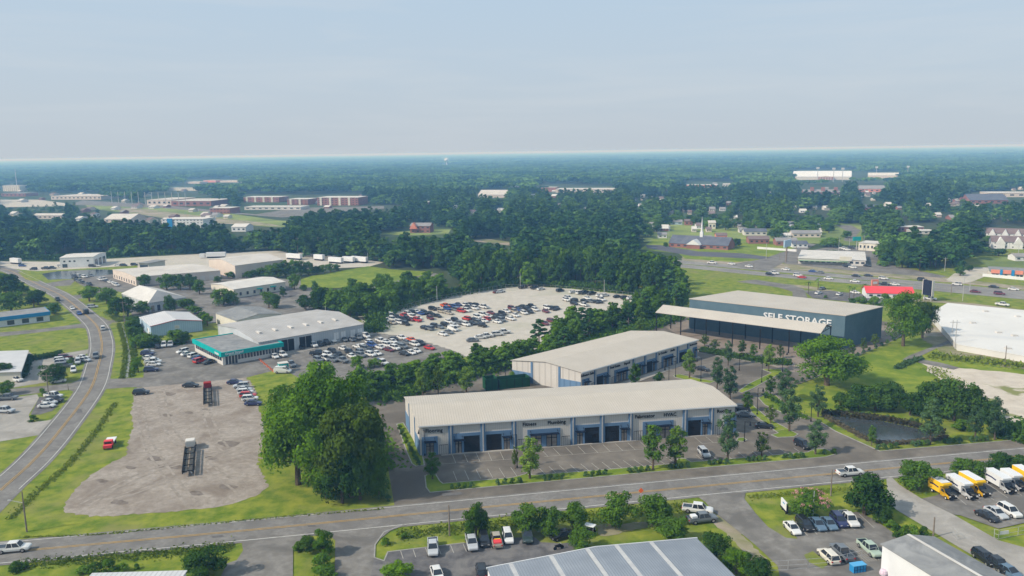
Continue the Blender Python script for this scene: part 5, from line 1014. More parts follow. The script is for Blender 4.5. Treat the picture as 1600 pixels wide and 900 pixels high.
for i, (x, y, yt) in enumerate(((1177, 421, 410), (1310, 398, 372), (1349, 392, 367), (1377, 390, 370), (1476, 424, 402), (1197, 405, 380), (1244, 395, 375), (1591, 398, 383), (1045, 376, 352), (1486, 460, 442), (1504, 470, 431), (1515, 455, 440), (1218, 407, 393), (1327, 384, 372), (1492, 545, 500), (1570, 572, 540), (1487, 530, 500), (1230, 375, 360))):
    g = G(x, y); pole(x, y, yt, 'x', mt='steel' if i % 3 else 'pole', cross=i % 2 == 0, name='roadside_pole'); o = [q_ for q_ in scene.collection.objects if q_.name.startswith('roadside_pole')][-1]
for q_ in [q_ for q_ in scene.collection.objects if q_.name.startswith('roadside_pole')]: reg(q_, 'roadside pole', 'among those by the highway and shops', 'utility pole', 'poles along the highway')
for i in range(12):
    x = 175 + i * 10.5; y = 317 + i * .5; g = G(x, y); h = hgt(x, y, 299 + i * .2); m = MB(); m.tube((0, 0, 0), (0, 0, h), .5, .4, M['steel']); o = m.build('light_mast', None, (g.x, g.y, 0)); reg(o, 'tall light mast', 'beyond the far grass strip', 'mast', 'far light masts')
for i, (x, y, yt) in enumerate(((1277, 284, 261), (1302, 284, 262), (1316, 284, 262), (1418, 276, 259), (1369, 277, 260), (1157, 283, 273), (1164, 283, 274), (1176, 283, 273))):
    g = G(x, y); h = hgt(x, y, yt); m = MB(); m.tube((0, 0, 0), (0, 0, h), .7, .5, M['steel']); m.box(-3, 3, -.5, .5, h - 4, h, M['white']); o = m.build('floodlight_mast', None, (g.x, g.y, 0)); reg(o, 'stadium floodlight mast', 'around the stadium', 'mast', 'stadium floodlight masts')
for x, y, yt, lb in ((27, 296, 263, 'lattice radio mast above the apartment block at far left'), (1555, 245, 224, 'thin radio mast on the right hand horizon')):
    g = G(x, y); h = min(hgt(x, y, yt), 69); m = MB(); m.tube((0, 0, 0), (0, 0, h), 1.2, .6, M['steel'], 4); o = m.build('radio_mast', None, (g.x, g.y, 0)); tag(o, lb, 'mast')
# site lamps
proto = None
def lamp(x, y, yt, dbl=0):
    g = G(x, y); h = max(hgt(x, y, yt), 5); r0 = link('site_lamp', None, None, (g.x, g.y, .05), rnd.uniform(-.3, .3) + (0 if x > 1150 else math.pi))
    m = MB(); m.tube((0, 0, 0), (0, 0, .5), .22, .16, M['darkmetal'], 8); m.tube((0, 0, .5), (0, 0, h), .09, .07, M['darkmetal'], 6); m.build('post', r0)
    m = MB(); m.tube((0, 0, h - .1), (1.3, 0, h - .05), .05, .05, M['darkmetal']); m.build('arm', r0)
    m = MB(); m.tube((1.3, 0, h - .05), (1.3, 0, h - .45), .08, .1, M['darkmetal']); m.tube((1.3, 0, h - .45), (1.3, 0, h - 1.0), .17, .3, M['darkmetal'], 8); m.build('lamp_head', r0)
    reg(r0, 'dark lamp post with hanging lantern', 'on the new site', 'lamp post', 'lamp posts on the new site', x)
for a in ((1055.5, 589, 569), (1095, 596, 560), (1190, 598, 567), (1222.5, 581, 550), (1155, 579, 552), (1183, 648, 606), (1267, 659, 646), (1045, 598, 574), (664, 712, 672), (808, 731, 679), (1054, 725, 665), (685, 625, 597), (790, 598, 586), (1163, 690, 668)): lamp(*a)
# signs
g = G(1225, 800); r0 = link('ground_sign', None, None, (g.x, g.y, 0), heading(1225, 800, 12, 14)); tag(r0, 'white ground sign with dark base on the lawn by the driveway', 'sign'); r0.scale = (.85, .85, .8)
m = MB(); m.box(-1.7, 1.7, -.15, .15, 1.0, 3.0, M['white']); m.build('panel', r0); m = MB(); m.box(-1.85, 1.85, -.18, .18, .5, .997, M['darkmetal']); m.box(1.703, 1.9, -.2, .2, .5, 3.05, M['darkmetal']); m.box(-1.2, -1.0, -.1, .1, 0, .5, M['darkmetal']); m.box(1.0, 1.2, -.1, .1, 0, .5, M['darkmetal']); m.build('frame', r0)
m = MB(); m.box(-.6, .6, -.17, -.155, 2.2, 2.5, M['brightblue']); m.build('logo', r0)
g = G(1001.5, 776); r0 = link('roadwork_sign', None, None, (g.x, g.y, 0), .1); tag(r0, 'orange diamond roadwork sign standing at the road edge', 'road sign'); r0.scale = (.72, .72, .8)
m = MB(); m.add([(0, -.03, .9), (.75, -.03, 1.65), (0, -.03, 2.4), (-.75, -.03, 1.65), (0, .03, .9), (.75, .03, 1.65), (0, .03, 2.4), (-.75, .03, 1.65)], [(0, 1, 2, 3), (7, 6, 5, 4), (0, 4, 5, 1), (1, 5, 6, 2), (2, 6, 7, 3), (3, 7, 4, 0)], M['orange']); m.build('panel', r0)
m = MB(); [m.tube((0, .05, 1.2), (a, b, 0), .04, .04, M['steel']) for a, b in ((-.6, -.4), (.6, -.4), (0, .7))]; m.build('tripod', r0)
g = G(1449, 470); r0 = link('billboard', None, None, (g.x, g.y, 0), heading(1449, 470, 18, 4)); tag(r0, 'tall dark billboard on two posts beside the highway', 'billboard')
s = hgt(1449, 470, 438); m = MB(); m.box(-2.6, 2.6, -.5, .5, s * .27, s, M['screen']); m.build('panel', r0); m = MB(); m.box(-2.9, -2.603, -.6, .6, s * .27, s + .2, M['offwhite']); m.box(2.603, 2.9, -.6, .6, s * .27, s + .2, M['offwhite']); m.build('frame', r0)
for xx in (-2, 2): m = MB(); m.tube((xx, 0, 0), (xx, 0, s * .3), .2, .2, M['steel']); m.build('post', r0)
g = G(1229, 410); r0 = link('billboard', None, None, (g.x, g.y, 0), heading(1229, 410, 18, -5)); tag(r0, 'blue and white billboard on a single brown pole by the cross street', 'billboard')
s = hgt(1229, 410, 375); m = MB(); m.box(-5, 5, -.4, .4, s * .7, s, M['u'] if 'u' in M else M['skyblue']); m.build('panel', r0); m = MB(); m.tube((0, .3, 0), (0, .3, s * .8), .5, .5, M['pole']); m.build('post', r0)
g = G(1366, 456); r0 = link('shop_sign', None, None, (g.x, g.y, 0), .2); tag(r0, 'pink and white square sign on a pole by the red roof', 'sign')
s = hgt(1366, 456, 437); m = MB(); m.box(-1.8, 1.8, -.3, .3, s * .5, s, M['coral']); m.box(-1.2, 1.2, -.35, -.303, s * .65, s * .85, M['white']); m.build('panel', r0); m = MB(); m.tube((0, 0, 0), (0, 0, s * .5), .25, .25, M['steel']); m.build('post', r0)
g = G(1338, 390); r0 = link('shop_sign', None, None, (g.x, g.y, 0), .2); tag(r0, 'teal sign on a pole behind the shop row', 'sign')
s = hgt(1338, 390, 370); m = MB(); m.box(-3, 3, -.3, .3, s * .7, s, M['teal']); m.build('panel', r0); m = MB(); m.tube((0, 0, 0), (0, 0, s * .7), .3, .3, M['steel']); m.build('post', r0)
# dark green screen enclosure left of the farther warehouse
for k, (a, b, h, lb) in enumerate((((760, 611), (778, 609), 3.6, 'dark green screen box left of the farther warehouse'), ((780, 609), (828, 604), 3.0, 'long dark green hedge like screen beside the farther warehouse'))):
    p, q_ = G(*a), G(*b); d = q_ - p; r0 = link('screen_enclosure', None, None, (p.x, p.y, 0), math.atan2(d.y, d.x)); tag(r0, lb, 'enclosure')
    m = MB(); W = d.length; m.box(0, W, 0, .15, 0, h, M['greenbox']); m.box(0, .15, .153, 4, 0, h, M['greenbox']); m.box(W - .15, W, .153, 4, 0, h, M['greenbox']); m.box(0.153, W - .153, 3.85, 4, 0, h, M['greenbox']); m.build('wall', r0)
    m = MB(); n = max(2, int(W / 2)); [m.box(W * i / n - .06, W * i / n + .06, -.08, -.003, 0, h + .1, M['darkmetal']) for i in range(n + 1)]; m.build('frame', r0)
# traffic cones in the auction lot
for i in range(16):
    x = 403 + i * 1.6 + (i % 3) * .8; y = 561 + i * 1.35; g = G(x, y); m = MB(); m.tube((0, 0, .04), (0, 0, .75), .17, .03, M['orange'], 8); m.box(-.22, .22, -.22, .22, 0, .04, M['orange']); o = m.build('traffic_cone', None, (g.x, g.y, .05)); reg(o, 'orange traffic cone', 'in the line before the teal office', 'traffic cone', 'cones before the teal office', x)
# chain fences
def fence(px, h, label, seg=3.0, name='chain_fence', mt='steel', fill=True):
    pts = [G(*p) for p in px]; r0 = link(name, None, None, (pts[0].x, pts[0].y, 0)); tag(r0, label, 'fence'); m = MB(); w_ = MB()
    for a, b in zip(pts, pts[1:]):
        a = a - pts[0]; b = b - pts[0]
        n = max(1, int((b - a).length / seg))
        for i in range(n + 1): p = a.lerp(b, i / n); m.tube((p.x, p.y, 0), (p.x, p.y, h), .05, .05, M[mt], 5)
        for z in (.15, h * .5, h): w_.tube((a.x, a.y, z), (b.x, b.y, z), .03, .03, M[mt], 4)
    m.build('posts_frame', r0); w_.build('rail_frame', r0)
fence([(600, 492), (683, 470), (790, 451), (860, 452), (1000, 465), (1040, 472)], 2.2, 'long chain fence at the back of the gravel lot')
fence([(1553, 841), (1560, 843), (1620, 832)], 1.8, 'chain fence with a white notice beside the concrete drive')
fence([(1495, 845), (1488, 838)], 1.8, 'short gate fence left of the concrete drive')
fence([(1200, 893), (1262, 889), (1300, 886), (1368, 870)], 1.8, 'chain fence at the bottom beside the blue cage')
g = G(1568, 841); m = MB(); m.box(-.9, .9, -.03, .03, .8, 1.5, M['white']); o = m.build('notice_board', None, (g.x, g.y - .1, 0), .2); tag(o, 'white notice hanging on the chain fence by the drive', 'notice')
g = G(1340, 893); r0 = link('storage_cage', None, None, (g.x, g.y, 0), heading(1340, 893, 20, -3)); tag(r0, 'bright blue stacked container cage at the bottom of the picture', 'container')
r0.scale = (.62, .6, .7); m = MB(); m.box(-1.9, 1.9, -1, 1, 0, 1.9, M['brightblue']); m.box(-2, 2, -1.1, 1.1, 1.903, 2.05, mat('cage_top', (.1, .35, .6))); m.build('body', r0); m = MB(); [m.box(x - .06, x + .06, -1.05, -1.003, 0, 1.9, M['navytxt']) for x in (-1.8, -.9, 0, .9, 1.8)]; m.box(-1.8, 1.8, -1.06, -1.055, .9, 1.0, M['navytxt']); m.build('frame', r0)
g = G(1388, 897); r0 = link('wrapped_pallet', None, None, (g.x, g.y, 0), .3); tag(r0, 'pink and white wrapped goods beside the white metal shed', 'pallet')
for a, b, c in ((-1, 0, .9), (.3, .2, 1.2), (1.3, -.2, .8)): m = MB(); m.loft([[(a + r * math.cos(t), b + r * math.sin(t), z) for t in [i * math.pi / 5 for i in range(10)]] for r, z in ((.6, 0), (.68, c * .5), (.55, c), (.2, c + .15))], mat('pink_wrap', (.55, .4, .5), (.65, .6, .65), 1.5)); m.build('bundle', r0)
# hatched stall
for i in range(9): pass
# white garden wall by the church lawn
for a, b, lb in (((1183, 389), (1245, 393.5), 'long low white wall beside the cross street'), ((1535, 432), (1600, 438), 'low white wall before the coral and blue shop')):
    p, q_ = G(*a), G(*b); d = q_ - p; m = MB(); m.box(0, d.length, 0, .3, 0, 1.6, M['white']); o = m.build('boundary_wall', None, (p.x, p.y, 0), math.atan2(d.y, d.x)); tag(o, lb, 'wall')
# ------------------------------------------------------------------ trees
def leaves(mb, blobs, n, size, mt, r, fill=.45, up=.35):
    """n irregular leaf clumps spread through the blobs' volume, mostly near their outside"""
    tot = sum(b[3] ** 2 for b in blobs)
    for bx, by, bz, br, *sq in blobs:
        sz = sq[0] if sq else .8
        for _ in range(max(3, int(n * br * br / tot))):
            while True:
                d = Vector((r.gauss(0, 1), r.gauss(0, 1), r.gauss(0, 1)))
                if d.length > .01: break
            d.normalize()
            if d.z < -.35 and r.random() < .6: d.z = -d.z
            q = br * (1 - fill * r.random() ** 1.6) * r.uniform(.86, 1.14)
            c = Vector((bx + d.x * q, by + d.y * q, bz + d.z * q * sz))
            nn = (d * 1.5 + Vector((r.uniform(-1, 1), r.uniform(-1, 1), r.uniform(-1, 1) + up))).normalized()
            a = nn.orthogonal().normalized(); b = nn.cross(a); t = r.uniform(0, 6.28); a, b = a * math.cos(t) + b * math.sin(t), b * math.cos(t) - a * math.sin(t)
            s = size * r.uniform(.6, 1.35); s2 = s * r.uniform(.5, .9)
            mb.add([c - a * s, c - b * s2 * r.uniform(.6, 1.2), c + a * s * r.uniform(.7, 1.1), c + b * s2 * r.uniform(.6, 1.2)], [(0, 1, 2, 3)], mt)
def limbs(mb, h, r0, blobs, mt, z0=.25, n=7, rr=None):
    mb.tube((0, 0, 0), (h * .01, 0, h * z0), r0 * 1.25, r0, mt, 8); mb.tube((h * .01, 0, h * z0), (0, h * .01, h * .62), r0, r0 * .45, mt, 7)
    for b in blobs[:n]:
        z = h * (z0 + .02 + .25 * ((hash((round(b[0], 2), round(b[1], 2))) % 100) / 100)) if 0 else h * z0 + (b[2] - h * z0) * .3
        mb.tube((0, 0, z * .95), (b[0] * .8, b[1] * .8, max(b[2] - b[3] * .2, z + .1)), r0 * .4, r0 * .1, mt, 5)
def tree_var(kind, H, W, n, size, seed, leaf, nb=14):
    """H height, W crown width"""
    r = random.Random(seed); blobs = []
    if kind in ('oak', 'round', 'bush'):
        zb = {'oak': .28, 'round': .22, 'bush': .05}[kind]
        for i in range(nb):
            t = r.uniform(0, 6.28); k = (i + .5) / nb; z = zb + (1 - zb) * (k * .82 + .06)
            rad = W / 2 * math.sqrt(max(.05, 1 - ((z - (zb + .36)) / (.68 if z > zb + .36 else .5)) ** 2)) * r.uniform(.45, .78)
            br = W * r.uniform(.15, .24) * (1.12 - .35 * k)
            blobs.append((math.cos(t + i * 2.4) * rad, math.sin(t + i * 2.4) * rad, z * H - br * .3, br))
        blobs += [(0, 0, H * .55, W * .3, 1.0), (0, 0, H * .8, W * .22)]
    elif kind == 'young':      # upright oval, airy
        for i in range(nb):
            k = (i + .5) / nb; z = .24 + .72 * k; rad = W / 2 * math.sin(math.pi * min(1, .12 + k * .86)) ** .7 * r.uniform(.35, .72)
            blobs.append((math.cos(i * 2.4) * rad, math.sin(i * 2.4) * rad, z * H, W * r.uniform(.13, .2) * (1.1 - .45 * k), 1.1))
        blobs.append((0, 0, H * .6, W * .2, 1.6))
    elif kind == 'pine':      # bare lower trunk, ragged tufts
        for i in range(nb):
            k = (i + .5) / nb; z = .34 + .62 * k; rad = W / 2 * (1.02 - .75 * k ** 1.5) * r.uniform(.4, .9)
            blobs.append((math.cos(i * 2.4 + seed) * rad, math.sin(i * 2.4 + seed) * rad, z * H, W * r.uniform(.13, .2) * (1.1 - .4 * k), .6))
        blobs.append((0, 0, H * .93, W * .14, 1.0))
    elif kind == 'cone':      # broad forest broadleaf, full to the ground
        for i in range(nb):
            k = (i + .5) / nb; z = .14 + .8 * k; rad = W / 2 * (1.0 - .62 * k ** 1.7) * r.uniform(.4, .8)
            blobs.append((math.cos(i * 2.4 + seed) * rad, math.sin(i * 2.4 + seed) * rad, z * H, W * r.uniform(.16, .24) * (1.1 - .4 * k), .85))
        blobs.append((0, 0, H * .5, W * .28, 1.5))
    elif kind == 'palm':
        m = MB()
        for i in range(14):
            t = i * 2.4; e = r.uniform(-.3, .8); p = Vector((0, 0, H)); d = Vector((math.cos(t), math.sin(t), e))
            for s_ in range(4):
                q = p + d * W * .14; d.z -= .45; sd_ = Vector((-math.sin(t), math.cos(t), 0)) * W * .05 * (1.2 - s_ * .25)
                m.add([p - sd_, p + sd_, q + sd_ * .8, q - sd_ * .8], [(0, 1, 2, 3)], leaf); p = q
        tk = MB(); tk.tube((0, 0, 0), (0, 0, H), .22, .16, M['bark'], 7); return m.mesh('crown'), tk.mesh('trunk')
    m = MB(); leaves(m, blobs, n, size, leaf, r, fill=.5 if kind != 'young' else .75)
    tk = MB()
    if kind == 'pine': tk.tube((0, 0, 0), (0, 0, H * .93), W * .035, W * .012, M['bark'], 7); [tk.tube((0, 0, b[2] - .4), (b[0], b[1], b[2]), W * .012, W * .005, M['bark'], 4) for b in blobs[:8]]
    else: limbs(tk, H, W * (.035 if kind != 'bush' else .03), blobs, M['bark'], z0=.2 if kind != 'oak' else .24, n=9)
    return m.mesh('crown'), tk.mesh('trunk')
VAR = {}
def variants(key, kind, H, W, n, size, leaf, count=3, nb=14):
    VAR[key] = [(H, W, *tree_var(kind, H, W, n, size, 31 * i + len(VAR) * 7 + 1, LF[leaf], nb)) for i in range(count)]
variants('bigoak', 'oak', 20, 18, 15000, .34, 'oak', 2, 26)
variants('bigdark', 'oak', 17, 15, 12000, .34, 'olive', 1, 22)
variants('midoak', 'oak', 15, 14, 9000, .30, 'oak', 2, 20)
variants('round', 'round', 8, 8, 4200, .26, 'mid', 4, 16)
variants('round_bright', 'round', 8, 8, 4200, .26, 'oak', 2, 16)
variants('young', 'young', 10, 5.4, 2600, .20, 'graygreen', 3, 16)
variants('young_green', 'young', 10, 5.6, 2600, .21, 'mid', 2, 16)
variants('young_bright', 'young', 9, 5.2, 2400, .21, 'bright', 2, 16)
variants('young_dark', 'young', 6, 4.6, 1100, .19, 'olive', 2, 12)
variants('bush', 'bush', 3, 3.6, 900, .2, 'mid', 3, 9)
variants('shrub', 'bush', 1.5, 1.7, 520, .11, 'shrub', 2, 8); variants('shrub_dark', 'bush', 1.5, 1.7, 520, .11, 'mid', 2, 8)
variants('darktree', 'round', 9, 9, 4200, .28, 'dark', 3, 16)
variants('mtree', 'round', 9, 9, 1700, .42, 'mid', 4, 14); variants('mdark', 'round', 9, 9, 1700, .42, 'dark', 3, 14); variants('mbright', 'round', 9, 9, 1500, .42, 'oak', 2, 12)
variants('belt', 'cone', 11, 7, 1700, .42, 'mid', 4, 15); variants('beltb', 'cone', 9, 6.5, 1500, .4, 'oak', 2, 13)
variants('pine', 'pine', 18, 8, 1100, .55, 'pine', 4, 18); variants('palm', 'palm', 7, 5, 0, 0, 'mid', 1)
KN = dict(bigoak='oak_tree', bigdark='oak_tree', midoak='oak_tree', round='broadleaf_tree', round_bright='broadleaf_tree', young='young_tree', young_green='young_tree', young_bright='young_tree', young_dark='young_tree', bush='bush', shrub='shrub', shrub_dark='shrub', darktree='broadleaf_tree', mtree='broadleaf_tree', mdark='broadleaf_tree', mbright='broadleaf_tree', belt='belt_tree', beltb='belt_tree', pine='pine_tree', palm='palm_tree')
def tree(x, y, yt, wpx, key, base=None, zone=None, label=None, group=None, h=None, wm=None, cat='tree', g=None, sx=1):
    g = g or G(x, y); h = h or max(hgt(x, y, yt), .6); wm = wm or wpx * mpp(x, y)
    H, W, cm, tm = rnd.choice(VAR[key]); o = link(KN[key], None, None, (g.x, g.y, 0), rnd.uniform(0, 6.28))
    a = link('trunk', tm, o); b = link('crown', cm, o); o.scale = (wm / W, wm / W, h / H)
    if label: tag(o, label, cat, group)
    else: reg(o, base, zone, cat, group, x)
    return o
def many(lst, key, base, zone, group, cat='tree', dw=1.0):
    for it in lst.split():
        x, y, yt, w_ = map(float, it.split(',')); tree(x, y, yt, w_ * dw, key if isinstance(key, str) else rnd.choice(key), base, zone, None, group, cat=cat)
# the big ones by themselves
tree(466, 757, 610, 112, 'bigoak', label='large bright green oak with a visible trunk by the gravel yard')
tree(520, 745, 578, 138, 'bigoak', label='tallest bright green oak in the centre of the big clump')
tree(550, 776, 625, 112, 'bigdark', label='dark olive oak whose branches hang low over the lawn')
tree(577, 765, 632, 60, 'bigdark', label='dark slim oak at the right side of the big clump by the entrance')
tree(505, 772, 655, 96, 'midoak', label='low branching green oak in the middle front of the big clump')
tree(452, 700, 598, 78, 'midoak', label='green oak at the back left of the big clump')
tree(498, 640, 562, 66, 'round_bright', label='bright broad tree behind the big oak clump')
tree(1292, 602, 522, 104, 'midoak', label='broad bright oak in front of the storage building corner')
tree(1411, 541, 450, 62, 'midoak', label='tall bright oak right of the storage building')
tree(1441, 528, 468, 44, 'bigdark', label='dark brown oak beside the tall oak and the white roof')
many('535,786,700,64 563,781,690,62 592,779,700,40 510,778,716,46', 'darktree', 'dark low bushy tree', 'at the foot of the big oak clump', 'low trees under the big oaks')
for x, y, yt, w_, k, lb in (
 (676, 749, 706, 33, 'young_green', 'young green tree on the left tip of the roadside island'), (828, 748, 683, 47, 'young_bright', 'light green young tree on the roadside island below Plumbing'),
 (805, 733, 697, 14, 'young_dark', 'thin dark young tree left of the light green island tree'), (1020, 734, 662, 46, 'young_green', 'dark green young tree on the island below Fabricator'),
 (1056, 729, 665, 48, 'young_bright', 'olive green young tree beside the dark green one on the island'), (1137, 720, 640, 42, 'young', 'tall gray green tree on the island below Roofing'),
 (1190, 713, 674, 32, 'young_dark', 'small dark leaved tree on the island by the stall row'), (1274, 710, 655, 38, 'young', 'gray green tree at the right end of the island'),
 (1077, 591, 546, 28, 'young_bright', 'bright lime tree in front of the farther warehouse'), (1120, 609, 557, 29, 'young', 'gray green tree in the inner lot, left of a pair'), (1141, 624, 572, 35, 'young', 'gray green tree in the inner lot, right of a pair'),
 (1167.5, 643, 611, 23, 'young_green', 'small green tree beside the double lamp at the boulevard'), (1204, 661, 632, 24, 'young_dark', 'small dark tree on the grass strip by the black sedan'), (1233, 674, 606, 40, 'young', 'tall gray green tree at the lower end of the boulevard strip'),
 (1227, 627, 577, 42, 'young', 'gray green tree on the corner bed opposite the big oak'), (1203, 618, 586, 22, 'young_green', 'little green tree at the left of the corner bed'), (1201, 580, 537, 27, 'young_bright', 'lime young tree before the storage canopy'),
 (1137.5, 571, 531, 21, 'young', 'gray green tree in the dark planting bed'), (1159.5, 554, 531, 17, 'young_green', 'small tree in the bed left of two before the canopy'), (1176.5, 557, 537, 17, 'young_green', 'small tree in the bed right of two before the canopy'),
 (1219, 560, 538, 15, 'young_dark', 'small dark tree at the right end of the planting bed'), (1101, 541, 522, 20, 'young_dark', 'dark small tree at the farther warehouse end, left one'), (1117, 547, 530, 20, 'young_dark', 'dark small tree at the farther warehouse end, right one'),
 (1278, 651, 601, 35, 'young', 'gray green tree at the left tip of the pond'), (992, 606, 567, 26, 'young_green', 'green tree before the farther warehouse, above the white roof'), (1030, 601, 581, 24, 'bush', 'round green tree low in the lot before the farther warehouse'),
 (1000, 523, 497, 22, 'young_bright', 'lime tree behind the ridge of the farther warehouse'), (661, 620, 573, 34, 'young_bright', 'bright tree behind the nearer warehouse, left one'), (685, 619, 570, 27, 'young_dark', 'dark thin tree between the two bright ones behind the warehouse'),
 (729, 616, 572, 36, 'young_bright', 'bright tree behind the nearer warehouse, right one'), (800, 598, 580, 20, 'bush', 'green bush between the dark green screens'), (1361.5, 696, 664, 18, 'young_green', 'small thin tree on the near bank of the pond'),
 (1453, 695, 622, 42, 'young', 'tall gray green tree at the right tip of the pond'), (1523, 685, 632, 34, 'young', 'gray green tree on the roadside lawn, left of a pair'), (1554, 687, 620, 36, 'young', 'gray green tree on the roadside lawn, right of a pair'),
 (1349, 550, 527, 15, 'young_dark', 'small tree by the storage wall corner, the middle one'), (1367, 541, 521, 16, 'young_dark', 'small tree by the storage wall, the farthest one'), (1331, 556, 536, 14, 'young_dark', 'small tree by the storage wall corner, the nearest one'),
 (744, 838, 786, 43, 'round', 'round green tree over the silver pickup by the verge'), (827, 832, 787, 54, 'round', 'leafy tree at the left of the roadside clump'), (862, 835, 794, 46, 'round', 'leafy tree in the middle of the roadside clump'), (896, 829, 783, 44, 'round', 'leafy tree at the right of the roadside clump'),
 (910, 860, 828, 48, 'round', 'low tree in front of the corrugated warehouse roof'), (967, 824, 772, 58, 'round', 'round dark tree left of the roadwork sign'), (1024, 818, 771, 60, 'round', 'round dark tree right of the roadwork sign'),
 (1050, 844, 808, 52, 'round', 'tree beside the gray pickup above the corrugated roof'), (1118, 872, 832, 52, 'darktree', 'dark tree at the right edge of the corrugated roof'), (1150, 896, 858, 48, 'round_bright', 'bright tree below the dark one by the corrugated roof'), (1184, 908, 868, 50, 'darktree', 'dark tree at the bottom edge by the driveway'),
 (620, 908, 880, 54, 'round_bright', 'bright treetop at the bottom edge by the stall lot'), (507, 868, 827, 36, 'round_bright', 'tallest tree of the planter between the driveways'), (484, 862, 836, 32, 'darktree', 'dark low tree in the planter between the driveways'), (466, 862, 846, 20, 'bush', 'small dark bush at the left of the planter'),
 (500, 888, 866, 44, 'bush', 'middle bush of the planter'), (506, 905, 884, 46, 'bush', 'lowest bush of the planter'), (322, 902, 857, 72, 'darktree', 'round dark tree at the bottom edge by the driveway mouth'),
 (1350, 805, 741, 78, 'darktree', 'big round dark tree beside the pickup rows'), (1378, 817, 787, 32, 'darktree', 'smaller dark tree at the foot of the big round one'), (1435, 764, 721, 66, 'round', 'round tree between the concrete drive and the yellow truck'),
 (1511, 746, 717, 52, 'round', 'round tree behind the first white box truck'), (1560, 739, 708, 50, 'darktree', 'dark round tree behind the long white box truck'), (1594, 738, 712, 50, 'darktree', 'dark round tree at the right edge above the trucks'),
 (85, 597, 568, 42, 'darktree', 'dark round tree on the corner by the white sedan'), (12, 616, 595, 28, 'round_bright', 'bright small tree by the left edge'), (6, 592, 566, 34, 'darktree', 'dark tree at the left edge by the gray office'), (216, 581, 557, 22, 'round_bright', 'bright small tree beside the creek'),
 (66, 618, 606, 13, 'bush', 'round bush beside the dark utility pole'), (53, 658, 648, 17, 'bush', 'dark round bush at the corner of the small pad'), (213, 889, 880, 11, 'bush', 'small dark bush on the lower left verge')):
    tree(x, y, yt, w_, k, label=lb)
o = tree(1265, 807, 768, 58, 'round', label='tree with pink blossom clusters above the parked cars')
bl = MB(); r = random.Random(4)
for _ in range(46): 
    t = r.uniform(0, 6.28); e = r.uniform(.1, 1.4); p = (4.1 * math.cos(t) * math.cos(e * .8), 4.1 * math.sin(t) * math.cos(e * .8), 4.6 + 3.4 * math.sin(e)); leaves(bl, [(*p, .42)], 16, .13, M['pink'], r)
bl.build('blossom', o)
many('1340,641,600,46 1368,642,598,50 1396,640,597,50 1422,649,612,40', 'darktree', 'dark dense tree', 'in the left thicket above the pond', 'thicket trees above the pond')
many('1460,650,592,60 1490,657,590,62 1521,657,603,50 1545,666,625,32', 'darktree', 'dark dense tree', 'in the right thicket above the pond', 'thicket trees above the pond')
many('1312,637,612,26 1330,642,619,26 1500,672,655,30 1570,684,663,34 1596,682,660,36', 'bush', 'dark bush', 'around the thickets above the pond', 'bushes above the pond', 'bush')
MK = ['mtree', 'mdark', 'mtree', 'mbright']
many('10,462,427,38 32,461,441,30 18,486,455,44 60,476,452,32 84,491,473,24 53,480,453,26 2,445,425,26', ['mdark', 'mtree'], 'dark tree', 'left of the side road at the top', 'trees left of the side road')
many('140,471,446,34 167,475,448,32 183,496,463,30 200,494,463,32 222,489,470,28 266,488,460,20 292,483,466,28 303,491,478,28 207,516,493,22 209,531,508,20 212,545,525,20 228,543,520,30 243,540,523,26 278,537,514,34 292,536,517,18 324,509,489,20 316,506,486,16', MK, 'green tree', 'around the sheds right of the side road', 'trees around the sheds')
many('226,447,428,20 261,453,427,28 282,453,428,24 297,453,427,26 312,460,436,22 350,477,449,36 364,476,456,22 361,435,424,18 340,441,431,14 420,481,455,30 432,482,458,20 443,464,448,12 478,485,460,28 245,462,452,14', MK, 'green tree', 'among the cream and tan warehouses', 'trees among the warehouses')
many('386,435,424,16 397,436,421,18 409,434,417,20 422,434,413,20 434,434,410,20 446,433,406,22 458,432,405,22 470,431,406,20 482,430,408,20 494,429,415,16 505,427,413,16 516,425,411,14 526,423,412,12 460,452,427,20 475,454,444,14 492,452,438,11', ['mdark', 'mtree'], 'dark tree', 'along the meadow edge', 'trees at the meadow edge')
many('560,577,555,26 585,574,560,22 610,600,566,28 630,607,570,26', ['mtree', 'mbright'], 'green tree', 'left of the tree belt, behind the big oaks', 'trees behind the big oaks')
many('108,572,562,14 113,566,558,10 24,893,878,26 40,889,880,20 130,897,884,26 150,896,878,26 172,895,874,34 192,893,880,22 1400,838,818,20 1414,841,820,22 1428,843,821,22 1443,838,822,16 1392,826,812,20 1250,812,803,12 1262,813,804,14 1275,812,803,14 1346,478,463,26 1365,478,462,22 1382,474,458,22 1332,480,466,18 1290,466,461,8 603,851,840,18 632,842,832,14', 'bush', 'green bush', 'beside a lot, drive or verge', 'bushes beside lots and verges', 'bush')
many('1263,459,441,14 1278,453,436,14 1327,467,448,12 1334,466,449,12 1351,457,445,13', 'palm', 'small palm', 'behind the storage building', 'palms behind the storage building', 'palm')
